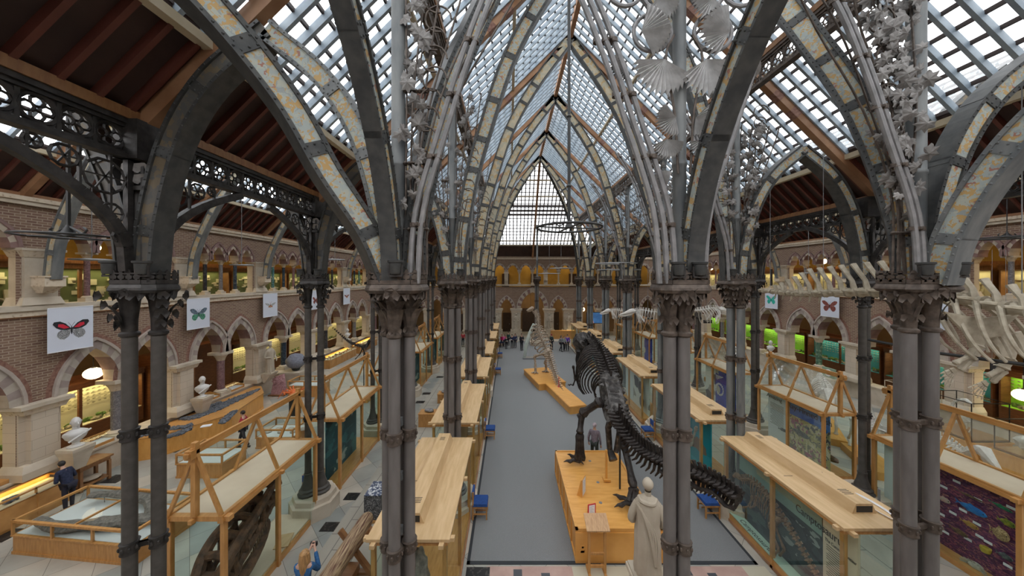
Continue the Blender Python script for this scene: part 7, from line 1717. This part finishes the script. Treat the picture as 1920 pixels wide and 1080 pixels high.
# pink rock, blue grey boulder on a stone block
o = (-14.75, 20.4, 0); t = thing('rock_slab', 'tall rough pink rock slab on a board below the robed statue', 'rock', o); rn = random.Random(4)
m = M(o); m.hexa([(-15.15, 20.25, .08), (-14.35, 20.25, .08), (-14.35, 20.6, .08), (-15.15, 20.6, .08), (-15.0, 20.4, 1.15), (-14.5, 20.4, 1.3), (-14.5, 20.6, 1.3), (-15.0, 20.6, 1.15)])
for k in range(120): m.blob((rn.uniform(-15.05, -14.4), 20.3+.1*rn.random(), rn.uniform(.12, 1.1)), .06, 5, 4, 0, .4, rn)
m.build('rock', mat('speckled_pink_rock', (.30, .12, .13), (.60, .38, .40), 26, .8, 0, .5), t); M(o).bb(-15.25, -14.25, 20.15, 20.75, 0, .08).build('board', MIDWD, t, False)
o = (-14.7, 22.0, 1.2); t = thing('boulder', 'rounded blue grey boulder on a stone block by the left arcade', 'rock', o); m = M(o); m.blob((-14.7, 22.0, 1.75), (.6, .6, .52), 14, 10, 0, .06); m.build('rock', mat('blue_grey_rock', (.16, .17, .21), (.24, .25, .30), 12, .7, 0, .4), t); M(o).lathe((-14.7, 22.0, 1.1), [(.2, 0), (.3, .25)], 10).build('foot', IRON, t)
tag(M((-14.8, 22, 0)).bb(-15.4, -14.1, 21.4, 22.6, 0, 1.0).bb(-15.45, -14.05, 21.35, 22.65, 1.0, 1.12).build('stone_block', STONE, None, False), 'pale stone block carrying the blue grey boulder', 'stone block')
def crab():
    o = V((-11.75, 17.5, 0)); t = thing('spider_crab_model', 'bright orange spider crab model on a black stand beyond the nearest gabled case', 'crab', o); oc = mat('orange_crab_shell', (.60, .10, .02), (.75, .20, .04), 10, .45)
    c = V((-11.75, 17.5, 1.25)); M(o).blob(c, (.22, .26, .14), 10, 8, 0, .08).build('shell', oc, t)
    for s in (-1, 1):
        m = M(o)
        for k in range(4): a = -.6+.45*k; m.tube([c+V((s*.2, a*.2, 0)), c+V((s*.4, a*.6, .18)), c+V((s*.55, a*.9, -.2))], [.035, .03, .01], 6)
        m.build('legs', oc, t); M(o).tube([c+V((s*.15, -.2, 0)), c+V((s*.3, -.45, .1)), c+V((s*.1, -.62, .05))], [.04, .05, .02], 6).build('claw', oc, t)
    M(o).bb(-11.95, -11.55, 17.3, 17.7, 0, 1.12).build('stand', BLK, t, False)
crab()
# log on a trestle
o = (-3.9, 7.3, 0); t = thing('fossil_log', 'long brown split log lying across cross shaped timber trestles', 'log', (-3.92, 7.3, .9)); m = M((-3.92, 7.3, .9)); c = curve([(-3.86, 8.75, .98), (-3.88, 8.2, .96), (-3.95, 7.2, .93), (-4.05, 6.0, .9)], 6)
m.tube(c, [.12, .17, .18, .19, .19, .19, .2, .2, .2, .2, .2, .2, .2, .2, .21, .21, .21, .21, .2], 14); m.build('log', mat('split_log_wood', (.10, .035, .02), (.46, .34, .20), 5, .6, 0, .5, (8, .5, 8)), t)
for i, y in enumerate((8.1, 6.5)):
    t = thing('timber_trestle', 'cross shaped dark timber trestle under the %s end of the log' % ('far' if i == 0 else 'near'), 'trestle', (-3.9, y, 0)); oo = (-3.9, y, 0)
    for s in (-1, 1): M(oo).beam((-3.9-s*.42, y+.03*s, .03), (-3.9+s*.38, y+.03*s, 1.12), .09, .12, (0, 1, 0)).build('leg', MIDWD, t, False)
    M(oo).bb(-4.35, -3.45, y-.06, y+.06, 0, .08).build('foot', MIDWD, t, False)
tag(M((-3.95, 7.2, .2)).bb(-4.1, -3.8, 5.6, 8.1, .1, .3).build('tie_beam', MIDWD, None, False), 'timber beam joining the two trestles of the log', 'beam')
# granite block and small boxes
o = (-4.2, 10.15, 0); t = thing('granite_block', 'black and white speckled granite block with polished top on a wooden base', 'stone block', o); gm = mat_vor('speckled_granite', [(0, (.02, .022, .025)), (.5, (.05, .055, .06)), (.8, (.3, .31, .33)), (.93, (.6, .6, .62))], 38, .5); gt = mat_vor('orbicular_polished_top', [(0, (.025, .04, .09)), (.4, (.06, .08, .14)), (.6, (.55, .57, .60)), (.85, (.03, .04, .07))], 15, .25, warp=.5)
M(o).bb(-4.47, -3.95, 9.8, 10.5, .06, .8).build('block', gm, t, False); M(o).bb(-4.47, -3.95, 9.8, 10.5, .8, .815).build('polished_top', gt, t, False); M(o).bb(-4.52, -3.9, 9.74, 10.55, 0, .06).build('base', OAK, t, False)
for i, (x, y, w_, h_, lb) in enumerate(((-4.15, 16.3, .85, .66, 'low oak box with a flat grey stone, nearer one in the left side walk'), (-3.95, 19.3, .7, .55, 'low oak box with a dark stone, farther one in the left side walk'))):
    t = thing('oak_box', lb, 'plinth', (x, y, 0)); M((x, y, 0)).bb(x-w_/2, x+w_/2, y-.3, y+.3, 0, h_-.03).build('box', OAK, t, False); M((x, y, 0)).bb(x-w_/2-.02, x+w_/2+.02, y-.32, y+.32, h_-.03, h_).build('lid', OAK, t, False)
    q = (x, y, h_); tag(M(q).blob((x+.05, y, h_+.07), (.24, .18, .1), 9, 6, 0, .12).build('stone_specimen', mat('grey_ripple_stone', (.16, .15, .15), (.3, .29, .28), 10, .7, 0, .5), None), 'flat stone on the %s oak box' % ('nearer' if i == 0 else 'farther'), 'stone')
# small black skeleton on stand, left aisle
o = V((-9.0, 19.5, 2.6)); t = thing('dinosaur_skeleton', 'small black dinosaur skeleton with a long raised tail behind the second gabled case', 'skeleton', (-9, 19.5, 0)); o = (-9, 19.5, 0)
m = M(o); c = curve([P(624, 615, 20), P(650, 638, 20), P(665, 646, 19.5), P(685, 650, 19.3), P(692, 642, 19), P(700, 634, 19)], 8); vert_chain(m, c, lambda s: .02+.045*sin(PI*s*.9), lambda s: .05+.05*s, .05, .06, n=6); m.build('backbone', BONED, t)
m = M(o); rib_cage(m, c[22:32], .16, .42, .015, 5, back=.1); m.build('ribs', BONED, t)
for s in (-1, 1):
    m = M(o); p = P(680, 652, 19.4); bone(m, p, p+V((-.2*s, s*.1, -.4)), .05, .04, .03); bone(m, p+V((-.2*s, s*.1, -.4)), p+V((-.55*s, s*.2, -.75)), .04, .03, .02); m.build('leg', BONED, t)
M(o).tube([(-8.9, 19.5, 0), (-8.9, 19.5, 3.1)], .03, 8).build('post', BLK, t); M(o).bb(-9.3, -8.5, 19.1, 19.9, 0, .5).build('stand', OAKR, t, False)
# floor standing rocks in case contents left row nearest
tag(M((-1.95, 6.9, .3)).blob((-1.95, 6.85, 1.0), (.22, .28, .72), 12, 10, 0, .12).build('rock_specimen', mat('rough_grey_rock', (.14, .13, .12), (.3, .28, .25), 9, .8, 0, .7), None), 'tall rough grey rock in the near end of the nearest left case', 'rock')

# ================================================================ right aisle exhibits
def quadruped(lb, c, L_, h, rz, mt=BONEW, neck=(.3, .4), seed=1, tusk=False, base=None, z0=0):
    t = thing('animal_skeleton', lb, 'skeleton', (c[0], c[1], z0), rz); x0, x1 = -L_*.42, L_*.34
    bz = (base or .3); m = M(); c_ = curve([(x0-.25*L_*.6, 0, h*.62), (x0, 0, h*.86), (0, 0, h*.98), (x1, 0, h*.9), (x1+neck[0]*L_*.5, 0, h*.9+neck[1]*.5), (x1+neck[0]*L_, 0, h*.9+neck[1])], 6)
    s = h/1.5; vert_chain(m, c_, .05*s, .1*s, .05*s, 0, n=6); m.build('backbone', mt, t); m = M(); rib_cage(m, c_[9:20], .24*s, .62*s, .02*s, 6, lambda u: .75+.3*sin(PI*u), back=.05); m.build('ribs', mt, t)
    q = V(c_[-1]); m = M(); m.tube([q+V((-.05*s, 0, .05*s)), q+V((.08*s, 0, .06*s)), q+V((.25*s, 0, -.08*s)), q+V((.42*s, 0, -.22*s))], [.09*s, .14*s, .09*s, .05*s], 8); m.build('skull', mt, t)
    m = M(); m.tube([q+V((.05*s, 0, -.12*s)), q+V((.2*s, 0, -.25*s)), q+V((.36*s, 0, -.32*s))], [.04*s, .04*s, .03*s], 6); m.build('lower_jaw', mt, t)
    if tusk:
        for k in (-1, 1): m = M(); m.tube(curve([q+V((.3*s, k*.1, -.2*s)), q+V((.6*s, k*.2, -.3*s)), q+V((.85*s, k*.2, -.05*s))], 4), [.05*s-.004*s*i for i in range(9)], 6); m.build('tusk', mt, t)
    for (x, dx) in ((x0, .12), (x1, -.06)):
        for k in (-1, 1):
            m = M(); a = V((x, k*.16*s, h*.8)); b = V((x+dx*s, k*.2*s, h*.48+.1)); d = V((x-dx*s*.8, k*.2*s, h*.2+bz*.6)); e = V((x, k*.2*s, bz)); bone(m, a, b, .07*s, .06*s, .04*s); bone(m, b, d, .055*s, .045*s, .03*s); bone(m, d, e, .04*s, .05*s, .03*s); m.build('leg', mt, t)
    M().bb(-L_*.55, L_*.6, -.35*s, .35*s, 0, bz).build('stand', OAKR if not base else OAKR, t, False); return t
quadruped('white elephant like skeleton with a raised tusk behind the Ray-Finned Fish case', (15.2, 15.6), 2.6, 2.6, -2.2, BONEW, (.2, -.1), 1, True)
quadruped('white horned animal skeleton seen between the slim shafts and the grey piers on the right', (14.4, 12.8), 2.0, 1.9, -2.0, BONEW, (.3, .1)); quadruped('white long legged animal skeleton just beyond the thick right pier', (15.2, 11.2), 2.0, 1.9, -1.9, BONEW, (.25, .3))
quadruped('pale animal skeleton behind the purple panelled case at the right', (16.2, 9.6), 2.2, 1.8, -2.6, BONE, (.3, .0)); quadruped('pale grey animal skeleton under the arcade beyond the third right gabled case', (15.5, 23.5), 2.4, 1.9, -2.6, BONE, (.25, .2))
def glass_box(lb, c, sx, sy, h, z0, fr=BLK):
    oo = (c[0], c[1], z0); t = thing('glass_box', lb, 'display case', oo); x0, x1, y0, y1 = c[0]-sx/2, c[0]+sx/2, c[1]-sy/2, c[1]+sy/2
    m = M(oo).bb(x0, x1, y0, y1, z0, z0+.06); m.build('base', MIDWD, t, False); m = M(oo); e = .012
    for x in (x0, x1):
        for y in (y0, y1): m.bb(x-e, x+e, y-e, y+e, z0, z0+h)
    for z in (z0+h,): m.bb(x0, x1, y0-e, y0+e, z-e, z+e).bb(x0, x1, y1-e, y1+e, z-e, z+e).bb(x0-e, x0+e, y0, y1, z-e, z+e).bb(x1-e, x1+e, y0, y1, z-e, z+e)
    m.build('edge_frame', fr, t, False); m = M(oo); m.quad((x0, y0, z0), (x1, y0, z0), (x1, y0, z0+h), (x0, y0, z0+h)).quad((x0, y0, z0), (x0, y1, z0), (x0, y1, z0+h), (x0, y0, z0+h)).quad((x0, y0, z0+h), (x1, y0, z0+h), (x1, y1, z0+h), (x0, y1, z0+h)); m.build('glass', GLASS, t, False); return t
def plinth(lb, c, sx, sy, h): return tag(M((c[0], c[1], 0)).bb(c[0]-sx/2, c[0]+sx/2, c[1]-sy/2, c[1]+sy/2, 0, h).bb(c[0]-sx/2-.03, c[0]+sx/2+.03, c[1]-sy/2-.03, c[1]+sy/2+.03, h-.05, h).build('oak_plinth', OAKR, None, False), lb, 'plinth')
plinth('oak plinth under the glass box with the long necked white skeleton', (19.0, 13.4), 1.6, 1.6, .98); glass_box('black edged glass box holding a long necked white skeleton at the right', (19.0, 13.4), 1.5, 1.5, 1.5, 1.0)
o = V((19.0, 13.4, 1.06)); t = thing('bird_skeleton', 'white long necked skeleton standing in the black edged glass box', 'skeleton', o); m = M(o); c = curve([(18.9, 13.1, 1.55), (18.9, 13.3, 1.7), (18.8, 13.5, 1.75), (18.75, 13.55, 2.0), (18.8, 13.45, 2.3), (18.75, 13.2, 2.42)], 5); vert_chain(m, c, .035, .05, .05, n=6); m.build('backbone', BONEW, t)
m = M(o); rib_cage(m, c[1:10], .15, .4, .012, 5, back=.1); m.build('ribs', BONEW, t); M(o).tube([(18.78, 13.3, 2.42), (18.75, 13.15, 2.45), (18.72, 12.95, 2.36)], [.05, .08, .03], 8).build('skull', BONEW, t)
for s in (-1, 1): m = M(o); bone(m, (18.9+s*.1, 13.2, 1.5), (18.95+s*.1, 13.2, 1.3), .03, .03, .02); bone(m, (18.95+s*.1, 13.2, 1.3), (18.9+s*.1, 13.25, 1.08), .025, .025, .015); m.build('leg', BONEW, t)
plinth('oak plinth under the glass box at the right edge', (19.0, 11.6), 1.3, 1.2, 1.0); glass_box('glass box cut by the right edge of the picture', (19.0, 11.6), 1.2, 1.1, 1.1, 1.02)
tag(M((18.8, 11.5, 1.1)).blob((18.8, 11.6, 1.45), (.2, .3, .25), 9, 7, 0, .3).build('bone_specimen', BONEW, None), 'white bony specimen in the glass box at the right edge', 'bones')
glass_box('pale edged glass box on the bench beside the green marble column on the right wall', (20.6, 16.4), .9, 1.6, .9, 1.08, CRMT); tag(M((21.0, 16.4, 1.2)).blob((20.6, 16.3, 1.45), (.2, .4, .3), 9, 7, 0, .3).build('bone_specimen', BONE, None), 'pale bony specimen in the pale edged glass box', 'bones')
# clock like disc sign
t = thing('disc_sign', 'green framed square sign with a white disc on a stone pier of the right wall', 'sign', (20.3, 20.3, 1.4)); M((20.3, 20.3, 1.4)).bb(20.2, 20.3, 19.9, 20.7, 1.15, 1.75).build('board', mat('pale_green_board', (.25, .36, .26), rough=.7), t, False)
M((20.3, 20.3, 1.4)).tube([(20.2, 20.3, 1.45), (20.17, 20.3, 1.45)], .22, 20).build('disc', WHITE, t); M((20.3, 20.3, 1.4)).tube([(20.17, 20.3, 1.45), (20.16, 20.3, 1.45)], .12, 16).build('emblem', mat('faint_green', (.45, .55, .42), rough=.7), t); M((20.3, 20.3, 1.4)).bb(19.9, 20.4, 19.8, 20.8, 1.05, 1.13).build('shelf', STONE, t, False)
def dark_sign(lb, x, y, d, w_, h, lines=3):
    p = P(x, y, d); t = thing('hanging_sign', lb, 'sign', p, 0, 'black hanging signs'); M(p).bb(p.x-w_/2, p.x+w_/2, p.y-.01, p.y+.01, p.z-h/2, p.z+h/2).build('board', BLK, t, False); m = M(p)
    for k in range(lines): q = h*(.28-.28*k); ww = w_*(.38 if k != 1 else .18); m.bb(p.x-ww, p.x+ww, p.y-.014, p.y-.01, p.z+q-h*.05, p.z+q+h*.05)
    m.build('lettering', PALET, t, False); m = M(p)
    for s in (-1, 1): m.tube([p+V((s*w_*.4, 0, h/2)), p+V((s*w_*.4, 0, 3.0))], .004, 4)
    m.build('cord', GRYM, t)
dark_sign('black sign hung under the large whale skeleton at the right', 1873, 688, 8.2, .44, .22); dark_sign('small black sign below the small whale skeleton right of the middle pier', 1327, 603, 15, .4, .15, 2); dark_sign('small black sign left of the middle pier capital', 1219, 597, 17.3, .34, .12, 2); dark_sign('small black sign far off between the right nave piers', 1163, 597, 23.8, .34, .12, 2)
# screen at the far end, leaning objects, cables, small things on case tops
t = thing('television_screen', 'lit wall screen showing a person in pink on blue at the far end', 'screen', P(1115, 596, 39)); p = P(1115, 596, 39); M(p).bb(p.x-1.0, p.x+1.0, p.y, p.y+.08, p.z-.7, p.z+.7).build('casing', BLK, t, False)
M(p).bb(p.x-.93, p.x+.93, p.y-.01, p.y, p.z-.63, p.z+.63).build('display', mat('blue_screen', (.02, .06, .16), (.05, .14, .30), 1, .3, emit=.8), t, False); m = M(p); m.prism([p+V(q) for q in ((-.85, -.015, -.63), (-.1, -.015, -.63), (-.25, -.015, -.1), (-.45, -.015, .2), (-.75, -.015, -.05))], (0, -.004, 0)); m.build('figure_on_screen', mat('pink_screen_figure', (.5, .14, .2), (.6, .3, .3), 3, .4, emit=.5), t, False)
tag(M((15, 39, 0)).bb(5.0, 11.5, 38.9, 39.4, 0, 1.0).build('reception_counter', OAK, None, False), 'long oak reception counter at the far end right of the portal', 'counter')
area('counter_lamp', (8.2, 39.2, 1.6), 4, .1, 30, (1, .8, .4))
t = thing('work_light', 'small black lamp lying on the top of the nearest right case', 'lamp', (7.62, 8.05, 2.5)); o = (7.62, 8.05, 2.5); M(o).box((7.66, 8.0, 2.6), (.14, .2, .12), 0, .5).build('housing', BLK, t, False); M(o).bb(7.6, 7.72, 7.95, 8.05, 2.5, 2.55).build('foot', BLK, t, False)
o = (7.95, 6.9, 2.51); m = M(o)
for k in range(3): m.tube([(7.93+cos(a*.4)*(.1+.012*k), 6.95+sin(a*.4)*(.4+.02*k), 2.515+.008*k) for a in range(16)], .008, 5, closed=True)
tag(m.build('coiled_cable', WHITE, None), 'white coiled cable on the near end of the nearest right case top', 'cable')
t = thing('work_light', 'small blue grey lamp on the second case top right of the carpet', 'lamp', (7.45, 13.6, 2.7)); M((7.45, 13.6, 2.7)).box((7.5, 13.6, 2.8), (.13, .3, .13), 0, .3).build('housing', IRONB, t, False); M((7.45, 13.6, 2.7)).bb(7.42, 7.56, 13.5, 13.6, 2.69, 2.74).build('foot', BLK, t, False)
t = thing('barrier_post', 'short steel barrier post at the foot of the second outer right pier', 'post', (10.9, 9.45, 0)); M((10.9, 9.45, 0)).tube([(10.9, 9.45, .03), (10.9, 9.45, 1.25)], .03, 10).build('pole', GRYM, t); M((10.9, 9.45, 0)).lathe((10.9, 9.45, 0), [(.15, 0), (.14, .03)], 14).build('base', GRYM, t); 
# contents: dark skeleton inside the nearest right case
BONC = mat('ochre_brown_bone', (.16, .10, .06), (.30, .20, .12), 9, .6)
o = V((6.88, 8.3, .3)); t = thing('dinosaur_skeleton', 'brown two legged dinosaur skeleton inside the nearest right case', 'skeleton', o); m = M(o)
c = curve([(6.88, 9.5, 1.5), (6.88, 9.1, 1.72), (6.88, 8.6, 1.68), (6.88, 8.1, 1.45), (6.88, 7.7, 1.2), (6.88, 7.3, .9), (6.88, 6.95, .6)], 5); vert_chain(m, c, .045, .09, .05, .08, n=6); m.build('backbone', BONC, t); m = M(o); rib_cage(m, c[5:14], .1, .55, .016, 6, back=.1); m.build('ribs', BONC, t)
for s in (-1, 1): m = M(o); bone(m, (6.88+s*.06, 8.1, 1.4), (6.88+s*.07, 8.4, 1.0), .06, .05, .035); bone(m, (6.88+s*.07, 8.4, 1.0), (6.88+s*.07, 8.1, .6), .05, .04, .025); bone(m, (6.88+s*.07, 8.1, .6), (6.88+s*.07, 8.25, .33), .035, .04, .025); m.build('leg', BONC, t); m = M(o); bone(m, (6.88+s*.06, 9.0, 1.35), (6.88+s*.07, 9.1, 1.0), .04, .035, .022); bone(m, (6.88+s*.07, 9.1, 1.0), (6.88+s*.1, 9.3, .8), .03, .03, .02); m.build('arm', BONC, t)
M(o).tube([(6.88, 9.55, 1.5), (6.88, 9.7, 1.5), (6.88, 9.85, 1.38)], [.06, .09, .03], 8).build('skull', BONC, t)
# pinned shapes in other right cases
for i, (x, y0_, z, r_, mt, lb) in enumerate(((7.0, 12.0, 1.5, .16, BONB if False else BONE, 'pale limb bones mounted in the turquoise case'), (7.0, 17.2, 1.6, .3, BLK, 'black rounded shape in the third case right of the carpet'), (7.0, 17.0, .9, .28, BLK, 'lower black rounded shape in the third case right of the carpet'))):
    m = M((x, y0_, z)); 
    if i == 0:
        for k in range(5): bone(m, (x, y0_+.5*k, z+.4-.1*k), (x, y0_+.5*k+.35, z-.5+.05*k), .07, .06, .04)
    else: m.blob((x, y0_, z), (.05, r_, r_*1.1), 10, 8, 0, .1)
    tag(m.build('mounted_bones' if i == 0 else 'mounted_silhouette', mt, None), lb, 'specimen')
# pins / brackets for mounted things
t = thing('cable_box', 'grey junction boxes and pipe on the inner side of the near left nave pier', 'pipes', (XNL[0]+.07, 5.42, 3)); o = (XNL[0]+.07, 5.42, 3)
m = M(o); m.tube([(XNL[0]+.03, 5.4, .6), (XNL[0]+.03, 5.4, 7.2)], .018, 6); m.build('conduit', BLK, t)
for z in (3.3, 4.2, 5.1): M(o).box((XNL[0]+.06, 5.33, z), (.07, .06, .14)).build('junction_box', IRONB, t, False)
